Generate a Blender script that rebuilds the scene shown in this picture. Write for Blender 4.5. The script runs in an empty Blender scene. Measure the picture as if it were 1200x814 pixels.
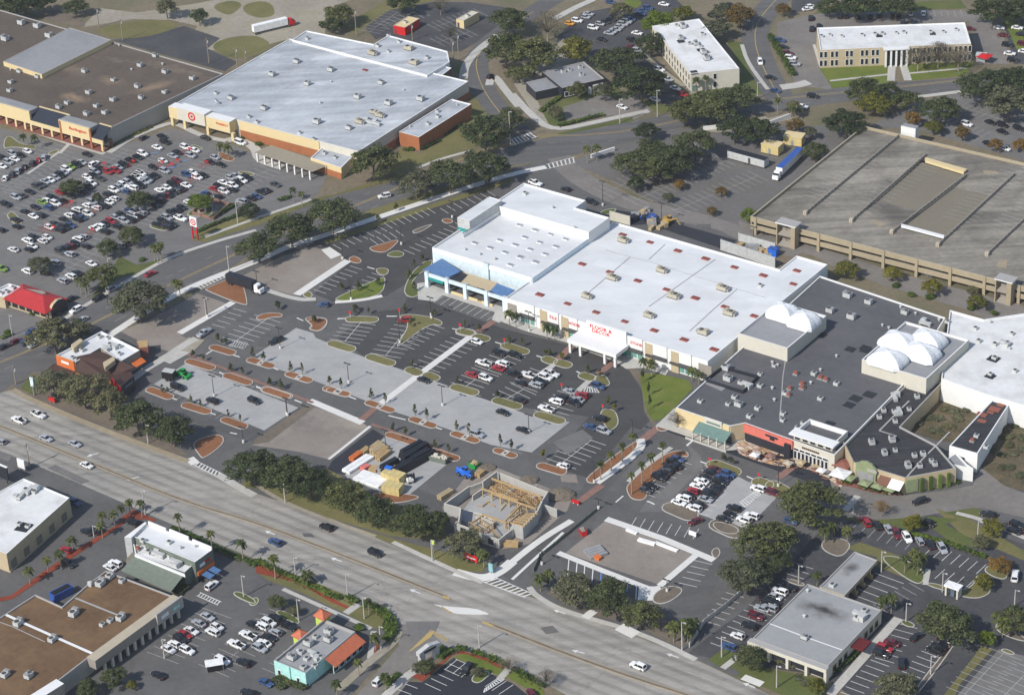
import bpy, math, random
from mathutils import Vector, Matrix
R = math.radians
C = bpy.context.scene.collection
# ------------------------------------------------------------------ camera, sky, sun, exposure
F_PX, TH, RO, H = 3000.0, R(30), R(3.0), 410.0
cs, sn = math.cos(TH), math.sin(TH)
_r0, _u0, _f = Vector((1, 0, 0)), Vector((0, sn, cs)), Vector((0, cs, -sn))
CR = math.cos(RO)*_r0 - math.sin(RO)*_u0
CU = math.sin(RO)*_r0 + math.cos(RO)*_u0
CAMP = Vector((0, 0, H))
cam = bpy.data.objects.new('camera', bpy.data.cameras.new('camera')); C.objects.link(cam)
m = Matrix((CR, CU, -_f)).transposed().to_4x4(); m.translation = CAMP
cam.matrix_world = m
cam.data.sensor_width = 36; cam.data.lens = F_PX/1200*36
cam.data.clip_start = 5; cam.data.clip_end = 20000
sc = bpy.context.scene
sc.camera = cam
SUN_AZ, SUN_EL = R(228), R(40)      # compass bearing the sun stands at (0 = +Y, clockwise), height
w = bpy.data.worlds.new('World'); sc.world = w; w.use_nodes = True
nt = w.node_tree
sky = nt.nodes.new('ShaderNodeTexSky'); sky.sky_type = 'NISHITA'; sky.sun_disc = False
sky.sun_elevation = SUN_EL; sky.sun_rotation = SUN_AZ; sky.altitude = 100; sky.air_density = 1.0; sky.dust_density = 1.0
nt.links.new(sky.outputs[0], nt.nodes['Background'].inputs[0]); nt.nodes['Background'].inputs[1].default_value = 0.10
sl = bpy.data.lights.new('sun', 'SUN'); sl.energy = 3.4; sl.angle = R(0.5); sl.color = (1, .955, .89)
so = bpy.data.objects.new('sun', sl); C.objects.link(so)
sd = Vector((math.sin(SUN_AZ)*math.cos(SUN_EL), math.cos(SUN_AZ)*math.cos(SUN_EL), math.sin(SUN_EL)))
so.rotation_euler = sd.to_track_quat('Z', 'Y').to_euler(); so.location = (0, 500, 600)
sc.view_settings.view_transform = 'Standard'; sc.view_settings.look = 'None'
sc.view_settings.exposure = 0.47; sc.view_settings.gamma = 1; sc.view_settings.use_curve_mapping = False
rnd = random.Random(7)
# ------------------------------------------------------------------ photo measurements -> points of the place
def P(x, y, z=0.0):
    """where the survey ray through photo point (x, y) meets the level z"""
    d = CR*(x-600) - CU*(y-407) + _f*F_PX
    t = (z-H)/d.z
    p = CAMP + d*t
    return Vector((p.x, p.y, z))
def Q(ox, oy, s=3.99):
    return lambda *a: [(ox+a[i]/s, oy+a[i+1]/s) for i in range(0, len(a), 2)]
TL = {}
for i, c in enumerate('abcd'):
    for j, yy in enumerate((0, 204, 408, 610)): TL[c+str(j+1)] = Q(300*i, yy)
a1,a2,a3,a4,b1,b2,b3,b4,c1,c2,c3,c4,d1,d2,d3,d4 = [TL[c+str(j)] for c in 'abcd' for j in (1,2,3,4)]
T1,T2,T3,T4,T5,T6,T7,T8 = [Q(ox,oy,6.667) for ox,oy in ((0,130),(150,150),(0,230),(500,520),(390,490),(300,690),(740,510),(450,730))]
S1,S2,S3,S4,S5,S6,S7,S8 = [Q(ox,oy,8) for ox,oy in ((630,350),(490,280),(180,110),(0,100),(780,460),(920,490),(55,380),(130,600))]
U1,U2,U3,U4 = [Q(ox,oy,5.985) for ox,oy in ((520,360),(360,360),(220,340),(150,400))]
ID = lambda *a: [(a[i], a[i+1]) for i in range(0, len(a), 2)]
def W(pts, z=0.0): return [P(x, y, z) for x, y in pts]
# ------------------------------------------------------------------ materials
MT = {}
def principled(name):
    m = bpy.data.materials.new(name); m.use_nodes = True
    b = m.node_tree.nodes['Principled BSDF']; MT[name] = m
    return m, m.node_tree, b
def nd(nt, t, **k):
    n = nt.nodes.new(t)
    for a, v in k.items():
        if a.startswith('i_'): n.inputs[int(a[2:])].default_value = v
        else: setattr(n, a, v)
    return n
def posnode(nt, rot=0, scale=(1,1,1)):
    g = nd(nt, 'ShaderNodeNewGeometry'); mp = nd(nt, 'ShaderNodeMapping')
    nt.links.new(g.outputs['Position'], mp.inputs['Vector'])
    mp.inputs['Rotation'].default_value = (0, 0, rot); mp.inputs['Scale'].default_value = scale
    return mp.outputs[0]
def noise(nt, vec, scale, detail=3, rough=.55):
    n = nd(nt, 'ShaderNodeTexNoise'); nt.links.new(vec, n.inputs['Vector'])
    n.inputs['Scale'].default_value = scale; n.inputs['Detail'].default_value = detail; n.inputs['Roughness'].default_value = rough
    return n.outputs['Fac']
def ramp(nt, fac, stops):
    r = nd(nt, 'ShaderNodeValToRGB'); nt.links.new(fac, r.inputs[0])
    e = r.color_ramp.elements
    while len(e) < len(stops): e.new(.5)
    for k, (p, c) in enumerate(stops):
        e[k].position = p; e[k].color = (*c, 1) if len(c) == 3 else c
    return r.outputs[0]
def mix(nt, fac, a, b, mode='MIX'):
    n = nd(nt, 'ShaderNodeMix', data_type='RGBA', blend_type=mode)
    for i, v in ((0, fac), (6, a), (7, b)):
        if isinstance(v, (int, float)): n.inputs[i].default_value = v
        elif isinstance(v, tuple): n.inputs[i].default_value = (*v, 1)
        else: nt.links.new(v, n.inputs[i])
    return n.outputs[2]
def val(c, k): return tuple(min(1, x*k) for x in c)
def surf(name, col, rough=.85, var=.25, s1=.05, s2=.6, s3=6.0, tint=None, tamt=.5, seam=None, rot=0, metal=0, streak=None, cracks=0, bump=0, blobs=(), lanes=None):
    """weathered flat surface: three octaves of wear, optional second tint in patches, joints, streaks and cracks"""
    m, nt, b = principled(name)
    v = posnode(nt, rot)
    lo, hi = val(col, 1-var), val(col, 1+var)
    c = ramp(nt, noise(nt, v, s1, 4), [(.3, lo), (.7, hi)])
    c = mix(nt, .5, c, ramp(nt, noise(nt, v, s2, 4), [(.3, val(col, 1-var)), (.7, val(col, 1+var))]))
    if tint: c = mix(nt, ramp(nt, noise(nt, posnode(nt, rot+.7), s1*1.7, 5, .65), [(.45, (0,0,0)), (.7, (tamt,)*3)]), c, tint)
    c = mix(nt, 1.0, c, ramp(nt, noise(nt, v, s3, 2), [(.25, (1-.6*var,)*3), (.75, (1+.6*var if var < .6 else 1.3,)*3)]), 'MULTIPLY')
    if streak:
        sx, sy, amt = streak
        c = mix(nt, 1.0, c, ramp(nt, noise(nt, posnode(nt, rot, (sx, sy, 1)), 1.0, 4, .6), [(.35, (1-amt,)*3), (.65, (1,1,1))]), 'MULTIPLY')
    if lanes:
        wd, amt, off = lanes; sp = nd(nt, 'ShaderNodeSeparateXYZ'); nt.links.new(v, sp.inputs[0])
        jt = nd(nt, 'ShaderNodeMath', operation='MULTIPLY_ADD'); nt.links.new(noise(nt, posnode(nt, rot, (.02, .02, 1)), 1.0, 2), jt.inputs[0]); jt.inputs[1].default_value = 2.0; nt.links.new(sp.outputs['Y'], jt.inputs[2])
        k = nd(nt, 'ShaderNodeMath', operation='MULTIPLY_ADD'); nt.links.new(jt.outputs[0], k.inputs[0]); k.inputs[1].default_value = 2*math.pi/wd; k.inputs[2].default_value = off
        si = nd(nt, 'ShaderNodeMath', operation='SINE'); nt.links.new(k.outputs[0], si.inputs[0]); hv = nd(nt, 'ShaderNodeMath', operation='MULTIPLY_ADD'); nt.links.new(si.outputs[0], hv.inputs[0]); hv.inputs[1].default_value = .5; hv.inputs[2].default_value = .5
        br2 = ramp(nt, hv.outputs[0], [(.35, (1,1,1)), (.95, (1-amt,)*3)])
        c = mix(nt, ramp(nt, noise(nt, posnode(nt, rot, (.012, .1, 1)), 1.0, 3), [(.3, (.25,)*3), (.65, (1,1,1))]), c, mix(nt, 1.0, c, br2, 'MULTIPLY'))
    for (cx, cy, rx, ry, ba, amt, bc) in blobs:
        mp = nd(nt, 'ShaderNodeMapping', vector_type='TEXTURE'); g2 = nd(nt, 'ShaderNodeNewGeometry')
        wn = nd(nt, 'ShaderNodeTexNoise'); nt.links.new(g2.outputs['Position'], wn.inputs['Vector']); wn.inputs['Scale'].default_value = .35; wn.inputs['Detail'].default_value = 4
        sm2 = nd(nt, 'ShaderNodeVectorMath', operation='MULTIPLY_ADD'); nt.links.new(wn.outputs['Color'], sm2.inputs[0]); sm2.inputs[1].default_value = (rx*1.1, ry*1.1, 0); sm2.inputs[2].default_value = (-rx*.55, -ry*.55, 0)
        ad = nd(nt, 'ShaderNodeVectorMath', operation='ADD'); nt.links.new(g2.outputs['Position'], ad.inputs[0]); nt.links.new(sm2.outputs[0], ad.inputs[1])
        nt.links.new(ad.outputs[0], mp.inputs['Vector']); mp.inputs['Location'].default_value = (cx, cy, 0); mp.inputs['Rotation'].default_value = (0, 0, ba); mp.inputs['Scale'].default_value = (rx, ry, 1e6)
        ln = nd(nt, 'ShaderNodeVectorMath', operation='LENGTH'); nt.links.new(mp.outputs[0], ln.inputs[0])
        c = mix(nt, ramp(nt, ln.outputs['Value'], [(.15, (amt,)*3), (1.0, (0,0,0))]), c, bc)
    if seam:
        bw, bh, mw, mc = seam
        br = nd(nt, 'ShaderNodeTexBrick'); nt.links.new(v, br.inputs['Vector'])
        br.inputs['Scale'].default_value = 1; br.inputs['Brick Width'].default_value = bw; br.inputs['Row Height'].default_value = bh
        br.inputs['Mortar Size'].default_value = mw; br.inputs['Mortar Smooth'].default_value = .3
        br.inputs['Color1'].default_value = (1,1,1,1); br.inputs['Color2'].default_value = (.93,.93,.93,1); br.inputs['Mortar'].default_value = (mc,mc,mc,1)
        c = mix(nt, 1.0, c, br.outputs['Color'], 'MULTIPLY')
    if cracks:
        vo = nd(nt, 'ShaderNodeTexVoronoi', feature='DISTANCE_TO_EDGE')
        wv = nd(nt, 'ShaderNodeVectorMath', operation='ADD'); nz = nd(nt, 'ShaderNodeTexNoise'); nt.links.new(v, nz.inputs['Vector']); nz.inputs['Scale'].default_value = .25
        sm = nd(nt, 'ShaderNodeVectorMath', operation='SCALE'); nt.links.new(nz.outputs['Color'], sm.inputs[0]); sm.inputs['Scale'].default_value = 5
        nt.links.new(v, wv.inputs[0]); nt.links.new(sm.outputs[0], wv.inputs[1]); nt.links.new(wv.outputs[0], vo.inputs['Vector'])
        vo.inputs['Scale'].default_value = cracks
        c = mix(nt, 1.0, c, ramp(nt, vo.outputs['Distance'], [(.0, (.84,)*3), (.006, (1,1,1))]), 'MULTIPLY')
    nt.links.new(c, b.inputs['Base Color']); b.inputs['Roughness'].default_value = rough; b.inputs['Metallic'].default_value = metal
    b.inputs['Specular IOR Level'].default_value = .3
    if bump:
        bp = nd(nt, 'ShaderNodeBump'); bp.inputs['Strength'].default_value = bump; bp.inputs['Distance'].default_value = .3
        nt.links.new(noise(nt, v, 1.3, 5), bp.inputs['Height']); nt.links.new(bp.outputs[0], b.inputs['Normal'])
    return m
def plain(name, col, rough=.6, metal=0, emit=None):
    m, nt, b = principled(name)
    v = posnode(nt)
    c = ramp(nt, noise(nt, v, .9, 4), [(.3, val(col, .86)), (.7, val(col, 1.1))])
    nt.links.new(c, b.inputs['Base Color']); b.inputs['Roughness'].default_value = rough; b.inputs['Metallic'].default_value = metal
    b.inputs['Specular IOR Level'].default_value = .35
    return m
def leafmat(name, dark, mid, light, tr=.12):
    m, nt, b = principled(name)
    g = nd(nt, 'ShaderNodeNewGeometry'); oi = nd(nt, 'ShaderNodeObjectInfo')
    c = ramp(nt, g.outputs['Random Per Island'], [(.0, dark), (.55, mid), (1.0, light)])
    c = mix(nt, 1.0, c, ramp(nt, oi.outputs['Random'], [(0, (.68,.74,.72)), (.5, (1,1,1)), (1, (1.3,1.2,1.0))]), 'MULTIPLY')
    c = mix(nt, 1.0, c, ramp(nt, noise(nt, posnode(nt), .35, 3), [(.3, (.6,.65,.6)), (.7, (1.25,1.25,1.15))]), 'MULTIPLY')
    nt.links.new(c, b.inputs['Base Color']); b.inputs['Roughness'].default_value = .75
    b.inputs['Specular IOR Level'].default_value = .15
    return m
# ------------------------------------------------------------------ mesh building
class MB:
    def __init__(s): s.v = []; s.f = []; s.m = []; s.mats = []
    def mi(s, mat):
        mat = MT[mat] if isinstance(mat, str) else mat
        if mat not in s.mats: s.mats.append(mat)
        return s.mats.index(mat)
    def poly(s, pts, mat):
        k = len(s.v); s.v += [tuple(p) for p in pts]; s.f.append(tuple(range(k, k+len(pts)))); s.m.append(s.mi(mat)); return s
    def hexa(s, b, t, mat, bottom=True, topmat=None):
        """prism between two loops of equal length (counter-clockwise seen from above)"""
        n = len(b); k = len(s.v); i = s.mi(mat)
        s.v += [tuple(p) for p in b]+[tuple(p) for p in t]
        for j in range(n):
            j2 = (j+1) % n; s.f.append((k+j, k+j2, k+n+j2, k+n+j)); s.m.append(i)
        s.f.append(tuple(k+n+j for j in range(n))); s.m.append(s.mi(topmat) if topmat else i)
        if bottom: s.f.append(tuple(k+j for j in reversed(range(n)))); s.m.append(i)
        return s
    def box(s, c, u, su, sv, z0, z1, mat, topmat=None, taper=1.0):
        """box centred at c (x,y), su along unit u, sv across, from z0 to z1"""
        ux, uy = u; vx, vy = -uy, ux
        L = lambda k, z: [(c[0]+a*su*k/2*ux+b*sv*k/2*vx, c[1]+a*su*k/2*uy+b*sv*k/2*vy, z) for a, b in ((-1,-1),(1,-1),(1,1),(-1,1))]
        return s.hexa(L(1, z0), L(taper, z1), mat, True, topmat)
    def tube(s, p, q, r0, r1, mat, n=6, cap=True):
        p, q = Vector(p), Vector(q); d = (q-p)
        if d.length < 1e-6: return s
        a = d.orthogonal().normalized(); b = d.normalized().cross(a)
        L = lambda o, r: [o+(a*math.cos(2*math.pi*j/n)+b*math.sin(2*math.pi*j/n))*r for j in range(n)]
        return s.hexa(L(p, r0), L(q, r1), mat, cap)
    def dome(s, c, rx, ry, rz, mat, u=(1,0), n=14, k=6):
        i = s.mi(mat); b = len(s.v)
        for a in range(k):
            t = math.pi/2*a/k
            for j in range(n):
                ph = 2*math.pi*j/n; x = rx*math.cos(t)*math.cos(ph); y = ry*math.cos(t)*math.sin(ph)
                s.v.append((c[0]+x*u[0]-y*u[1], c[1]+x*u[1]+y*u[0], c[2]+rz*math.sin(t)))
        s.v.append((c[0], c[1], c[2]+rz)); top = len(s.v)-1
        for a in range(k):
            for j in range(n):
                j2 = (j+1) % n
                if a < k-1: s.f.append((b+a*n+j, b+a*n+j2, b+(a+1)*n+j2, b+(a+1)*n+j))
                else: s.f.append((b+a*n+j, b+a*n+j2, top))
                s.m.append(i)
        return s
    def mesh(s, name, o=(0,0,0)):
        me = bpy.data.meshes.new(name)
        me.from_pydata([(x-o[0], y-o[1], z-o[2]) for x, y, z in s.v], [], s.f)
        for mm in s.mats: me.materials.append(mm)
        if s.m: me.polygons.foreach_set('material_index', s.m)
        me.update(); return me
    def build(s, name, parent=None):
        o = (0,0,0)
        if parent is not None:
            q = parent
            o = Vector((0,0,0))
            while q is not None: o = o + q.location; q = q.parent
        ob = bpy.data.objects.new(name, s.mesh(name, o)); C.objects.link(ob)
        if parent is not None: ob.parent = parent
        return ob
def tag(o, label=None, cat=None, group=None, kind=None):
    if label: o['label'] = label
    if cat: o['category'] = cat
    if group: o['group'] = group
    if kind: o['kind'] = kind
    return o
def thing(name, label, cat, loc, group=None, rz=0):
    o = bpy.data.objects.new(name, None); C.objects.link(o); o.empty_display_size = .5
    o.location = loc; o.rotation_euler = (0, 0, rz)
    return tag(o, label, cat, group)
def solo(mb, name, label, cat, loc=None, group=None):
    """a thing that is one mesh, its origin at its base"""
    loc = loc or Vector(mb.v[0])
    me = mb.mesh(name, loc); o = bpy.data.objects.new(name, me); o.location = loc; C.objects.link(o)
    return tag(o, label, cat, group)
def area(pts):
    return sum(pts[i][0]*pts[(i+1) % len(pts)][1]-pts[(i+1) % len(pts)][0]*pts[i][1] for i in range(len(pts)))/2
def ccw(pts): return pts if area(pts) > 0 else pts[::-1]
def chaikin(pts, n=2, closed=True):
    for _ in range(n):
        o = []; N = len(pts)
        if not closed: o.append(pts[0])
        for i in range(N if closed else N-1):
            p, q = Vector(pts[i]), Vector(pts[(i+1) % N]); o += [p*.75+q*.25, p*.25+q*.75]
        if not closed: o.append(pts[-1])
        pts = o
    return pts
def offset(pts, d):
    """inset a ccw loop by d"""
    n = len(pts); o = []
    for i in range(n):
        p, a, b = Vector(pts[i]).to_2d(), Vector(pts[i-1]).to_2d(), Vector(pts[(i+1) % n]).to_2d()
        e1, e2 = (p-a), (b-p)
        if e1.length < 1e-6 or e2.length < 1e-6: o.append(p); continue
        e1.normalize(); e2.normalize(); n1, n2 = Vector((-e1.y, e1.x)), Vector((-e2.y, e2.x))
        k = n1+n2
        q = p+k*(d/max(.35, 1+n1.dot(n2)))
        o.append(q)
    return o
def snapped(pts, ang=None):
    """straighten a traced outline onto two perpendicular directions"""
    n = len(pts); P2 = [Vector((p[0], p[1])) for p in pts]
    if ang is None:
        sx = sy = 0
        for i in range(n):
            e = P2[(i+1) % n]-P2[i]; a = math.atan2(e.y, e.x); l = e.length**2
            sx += l*math.cos(4*a); sy += l*math.sin(4*a)
        ang = math.atan2(sy, sx)/4
    u = Vector((math.cos(ang), math.sin(ang))); v = Vector((-u.y, u.x))
    co = [[p.dot(u), p.dot(v)] for p in P2]
    kind = []
    for i in range(n):
        e = P2[(i+1) % n]-P2[i]; kind.append(abs(e.dot(u)) > abs(e.dot(v)))
    for ax in (0, 1):
        par = list(range(n))
        def fd(i):
            while par[i] != i: i = par[i]
            return i
        for i in range(n):
            if kind[i] == bool(ax): par[fd(i)] = fd((i+1) % n)
        gr = {}
        for i in range(n): gr.setdefault(fd(i), []).append(i)
        for g in gr.values():
            mval = sum(co[i][ax] for i in g)/len(g)
            for i in g: co[i][ax] = mval
    return [u*c[0]+v*c[1] for c in co], u
# flat layers of the setting
_lay = [0]
def lift():
    _lay[0] += 1
    return (_lay[0]*.618034 % 1)*.0187
def sheet(name, pts, z, mat, kind='structure', smooth=0):
    p = [Vector((q[0], q[1])) for q in pts]
    if smooth: p = chaikin(p, smooth)
    p = ccw(p); z += lift()
    mb = MB().poly([(q[0], q[1], z) for q in p], mat)
    return tag(mb.build(name), kind=kind)
def ribbon(mb, pts, wd, z, mat, closed=False):
    """strip of width wd along a polyline of world points"""
    n = len(pts); L = []; Rr = []; z += lift()*.5
    for i in range(n):
        a = Vector(pts[i-1 if (i > 0 or closed) else 0]).to_2d(); b = Vector(pts[(i+1) % n if (i < n-1 or closed) else n-1]).to_2d()
        t = (b-a)
        if t.length < 1e-6: t = Vector((1, 0))
        t.normalize(); nn = Vector((-t.y, t.x))*(wd/2); p = Vector(pts[i]).to_2d()
        L.append(p+nn); Rr.append(p-nn)
    for i in range(n if closed else n-1):
        j = (i+1) % n
        mb.poly([(*Rr[i], z), (*Rr[j], z), (*L[j], z), (*L[i], z)], mat)
    return mb
def island(name, pts, fill, label=None, smooth=2, kw=.28, kmat='kerb', hk=.15):
    p = [Vector((q[0], q[1])) for q in pts]
    if smooth: p = chaikin(p, smooth)
    p = ccw(p); q = offset(p, kw); mb = MB(); n = len(p); hk += lift()
    for i in range(n):
        j = (i+1) % n
        mb.poly([(*p[i], 0), (*p[j], 0), (*p[j], hk), (*p[i], hk)], kmat)
        mb.poly([(*p[i], hk), (*p[j], hk), (*q[j], hk), (*q[i], hk)], kmat)
    mb.poly([(*a, hk-.01) for a in q], fill)
    return tag(mb.build(name), kind='structure')
class Fr:
    """a facade: origin o, u along the wall, n outwards; boxes are given in metres on it"""
    def __init__(s, p, q, flip=False):
        s.o = Vector((p[0], p[1])); d = Vector((q[0], q[1]))-s.o; s.L = d.length; s.u = d.normalized(); s.n = Vector((s.u.y, -s.u.x))
        if flip: s.n = -s.n
    def at(s, a, d, z): w = s.o+s.u*a+s.n*d; return (w.x, w.y, z)
    def U(s, x, y, z=0): return (P(x, y, z).to_2d()-s.o).dot(s.u)
    def box(s, mb, a0, a1, z0, z1, d0, d1, mat, topmat=None):
        b = [s.at(a0, d0, z0), s.at(a1, d0, z0), s.at(a1, d1, z0), s.at(a0, d1, z0)]
        if area(b) < 0: b = b[::-1]
        return mb.hexa(b, [(x, y, z1) for x, y, _ in b], mat, True, topmat)
    def slope(s, mb, a0, a1, d0, z0, d1, z1, th, mat):
        """slab sloping from (d0,z0) at the wall to (d1,z1) outside"""
        b = [s.at(a0, d0, z0-th), s.at(a1, d0, z0-th), s.at(a1, d1, z1-th), s.at(a0, d1, z1-th)]
        if area(b) < 0: b = b[::-1]
        return mb.hexa(b, [(x, y, z+th) for x, y, z in b], mat)
def text_on(fr, s, a, z, h, d, mat, parent, name='sign_lettering', width=None, back=False):
    cu = bpy.data.curves.new(name, 'FONT'); cu.body = s; cu.size = 1; cu.align_x = 'CENTER'; cu.extrude = .02; cu.offset = .012; cu.space_line = .85
    t = bpy.data.objects.new(name, cu); C.objects.link(t)
    bpy.context.view_layer.update()
    me = bpy.data.meshes.new_from_object(t.evaluated_get(bpy.context.evaluated_depsgraph_get()))
    C.objects.unlink(t); bpy.data.objects.remove(t)
    xs = [v.co.x for v in me.vertices]; ys = [v.co.y for v in me.vertices]
    sy = h/(max(ys)-min(ys)); sx = (width/(max(xs)-min(xs))) if width else sy
    cx, cy = (max(xs)+min(xs))/2, (max(ys)+min(ys))/2
    o = Vector((0,0,0)); q = parent
    while q is not None: o = o+q.location; q = q.parent
    # reading direction: left to right as seen from outside the wall
    rt = Vector((-fr.n.y, fr.n.x))
    for v in me.vertices:
        w2 = fr.o+fr.u*a+rt*((v.co.x-cx)*sx)+fr.n*(d+v.co.z*2)
        v.co = Vector((w2.x, w2.y, z+(v.co.y-cy)*sy))-o
    me.materials.clear(); me.materials.append(MT[mat])
    ob = bpy.data.objects.new(name, me); C.objects.link(ob); ob.parent = parent
    return ob
class Bld: pass
def block(root, pts, h, wall, roof, par=.7, cap='cap_white', z0=0.0, snap=True, ang=None, wname='wall', rname='roof', ct=.35):
    """walls from z0 up to the parapet, a roof surface par below it"""
    w2 = [Vector((p[0], p[1])) for p in pts]; u = None
    if snap: w2, u = snapped(w2, ang)
    w2 = ccw(w2); n = len(w2); q = offset(w2, ct)
    mb = MB()
    for i in range(n):
        j = (i+1) % n
        mb.poly([(*w2[i], z0), (*w2[j], z0), (*w2[j], h), (*w2[i], h)], wall)
        mb.poly([(*w2[i], h), (*w2[j], h), (*q[j], h), (*q[i], h)], cap)
        mb.poly([(*q[j], h-par), (*q[i], h-par), (*q[i], h), (*q[j], h)], cap)
    wo = mb.build(wname, root)
    ro = MB().poly([(*a, h-par) for a in q], roof).build(rname, root)
    b = Bld(); b.root = root; b.pts = w2; b.h = h; b.zr = h-par; b.u = u or (w2[1]-w2[0]).normalized(); b.roof = ro; b.wall = wo
    return b
def building(name, label, cat, roofpx, h, wall, roof, group=None, **k):
    pts = W(roofpx, h)
    c = sum((p.to_2d() for p in pts), Vector((0,0)))/len(pts)
    root = thing(name, label, cat, (c.x, c.y, 0), group)
    return block(root, pts, h, wall, roof, **k)
# roof gear shared by many roofs
_unit = {}
def unit_mesh(kind):
    if kind in _unit: return _unit[kind]
    mb = MB(); e = (1, 0)
    if kind == 'big':
        mb.box((0,0), e, 3.6, 2.2, 0, .25, 'metal_dark'); mb.box((0,0), e, 3.5, 2.1, .25, 1.45, 'unit_tan')
        mb.box((-1.0,0), e, 1.2, 1.9, 1.45, 1.75, 'unit_tan'); mb.tube((.7,0,1.45), (.7,0,1.6), .7, .7, 'metal_dark', 10)
        mb.box((2.1,0), e, .8, 1.4, .3, 1.0, 'metal_mid')
    elif kind == 'grey':
        mb.box((0,0), e, 2.6, 2.0, 0, .2, 'metal_dark'); mb.box((0,0), e, 2.4, 1.8, .2, 1.5, 'metal_light')
        mb.tube((.5,0,1.5), (.5,0,1.65), .65, .65, 'metal_dark', 10); mb.box((-.9,0), e, .9, 1.6, 1.5, 1.8, 'metal_mid')
    elif kind == 'small':
        mb.box((0,0), e, 1.5, 1.3, 0, .9, 'metal_light'); mb.tube((0,0,.9), (0,0,1.05), .5, .5, 'metal_dark', 8)
    elif kind == 'vent':
        mb.tube((0,0,0), (0,0,.7), .3, .3, 'metal_light', 8); mb.tube((0,0,.7), (0,0,.95), .55, .2, 'metal_light', 8)
    elif kind == 'red':
        mb.box((0,0), e, 2.5, 1.6, 0, .35, 'hatch_red'); mb.box((.1,0), e, 1.9, .3, .35, .42, 'hatch_dark')
    elif kind == 'sky':
        mb.box((0,0), e, 2.6, 1.7, 0, .3, 'cap_white'); mb.box((0,0), e, 2.3, 1.4, .3, .42, 'skylight')
    elif kind == 'dark':
        mb.box((0,0), e, 3.2, 3.0, 0, .14, 'roof_patch')
    elif kind == 'redvent':
        mb.box((0,0), e, 1.6, 1.4, 0, .5, 'metal_mid'); mb.tube((0,0,.5), (0,0,1.2), .75, .6, 'rust', 9)
    elif kind == 'duct':
        mb.box((0,0), e, 4.0, 1.2, .4, 1.2, 'metal_light'); mb.box((1.7,0), e, .9, 1.2, 0, .4, 'metal_mid'); mb.box((-1.7,0), e, .9, 1.2, 0, .4, 'metal_mid'); mb.box((-1.2,1.3), e, 1.6, 1.5, 0, 1.5, 'metal_light')
    elif kind == 'dish':
        mb.tube((0,0,0), (0,0,1.2), .1, .1, 'metal_light'); mb.tube((0,0,1.1), (-.35,-.35,1.6), .35, 1.2, 'cap_white', 12)
    me = mb.mesh('roof_'+kind); _unit[kind] = me; return me
NAMES = dict(big='rooftop_unit', grey='rooftop_unit', small='rooftop_unit', vent='roof_vent', red='roof_hatch', sky='skylight', dark='roof_patch', redvent='roof_fan', duct='roof_duct', dish='satellite_dish')
def units(b, kind, pts, s=1.0, turn=0):
    """roof gear, fixed to the roof: sub-parts of it"""
    for i, (x, y) in enumerate(pts):
        w2 = P(x, y, b.zr+.4)
        o = bpy.data.objects.new(NAMES[kind], unit_mesh(kind)); C.objects.link(o); o.parent = b.roof
        o.location = (w2.x-b.root.location.x, w2.y-b.root.location.y, b.zr-b.root.location.z)
        o.rotation_euler = (0, 0, math.atan2(b.u[1], b.u[0])+turn+rnd.uniform(-.02, .02)+rnd.choice((0, math.pi))); k = s*rnd.uniform(.9, 1.1); o.scale = (k, k, k)
# ------------------------------------------------------------------ palette
GA = 0.0
def _gridang():
    p, q = P(600, 351.4, 7), P(833, 424.3, 7); return math.atan2((q-p).y, (q-p).x)
GA = _gridang()
surf('earth', (.17,.14,.095), var=.35, tint=(.095,.105,.045), tamt=.8, s1=.02)
surf('asphalt', (.102,.099,.097), var=.2, tint=(.135,.132,.128), tamt=.7, cracks=.05)
surf('asphalt_new', (.102,.099,.098), var=.2, s1=.03, tint=(.10,.099,.098), tamt=.6, streak=(.015,.22,.15), rot=-GA+math.pi/2)
surf('asphalt_dark', (.062,.060,.060), var=.14, s1=.03, tint=(.085,.083,.082), tamt=.6, streak=(.015,.22,.15), rot=-GA+math.pi/2)
surf('asphalt_black', (.028,.03,.038), var=.2)
surf('asphalt_navy', (.058,.058,.062), var=.28, tint=(.10,.098,.095), tamt=.6)
surf('asphalt_old', (.155,.150,.146), var=.16, tint=(.20,.19,.175), tamt=.6, cracks=.07, streak=(.015,.25,.12), rot=-GA+1.2)
surf('asphalt_warm', (.19,.175,.16), var=.2, tint=(.13,.12,.11), tamt=.6, cracks=.06)
surf('road_grey', (.125,.122,.12), var=.13, streak=(.01,.35,.22), rot=-R(46))
surf('concrete_lot', (.375,.374,.366), var=.09, tint=(.31,.315,.32), tamt=.6, streak=(.03,.2,.1), seam=(5.4,5.4,.05,.86), rot=-GA)
surf('concrete_walk', (.46,.445,.41), var=.12, seam=(1.8,1.8,.05,.8), rot=-GA)
surf('concrete_white', (.62,.61,.58), var=.08)
surf('brick_paving', (.26,.15,.12), var=.15, seam=(.8,.4,.06,.7), rot=-GA)
surf('kerb', (.44,.425,.39), var=.12)
surf('dirt_pad', (.225,.195,.17), var=.14, tint=(.30,.27,.235), tamt=.7, s1=.035, bump=.3)
surf('dirt_dark', (.14,.115,.09), var=.25, tint=(.2,.17,.12), tamt=.7, bump=.4)
surf('gravel_old', (.135,.128,.125), var=.22, tint=(.12,.115,.09), tamt=.8, s1=.03, cracks=.1)
surf('sand', (.29,.26,.21), var=.28, tint=(.26,.24,.15), tamt=.7)
surf('sandy_fill', (.30,.19,.10), var=.35, s1=.1, s2=1.2, tint=(.22,.13,.07), tamt=.7)
surf('mulch', (.225,.10,.046), var=.35, s2=1.5)
surf('mulch_red', (.22,.045,.022), var=.3, s2=1.5)
surf('grass', (.085,.105,.028), var=.3, tint=(.15,.14,.05), tamt=.55, s2=1.2)
surf('grass_dry', (.155,.14,.055), var=.3, tint=(.09,.105,.03), tamt=.7, s2=1.2)
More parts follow.
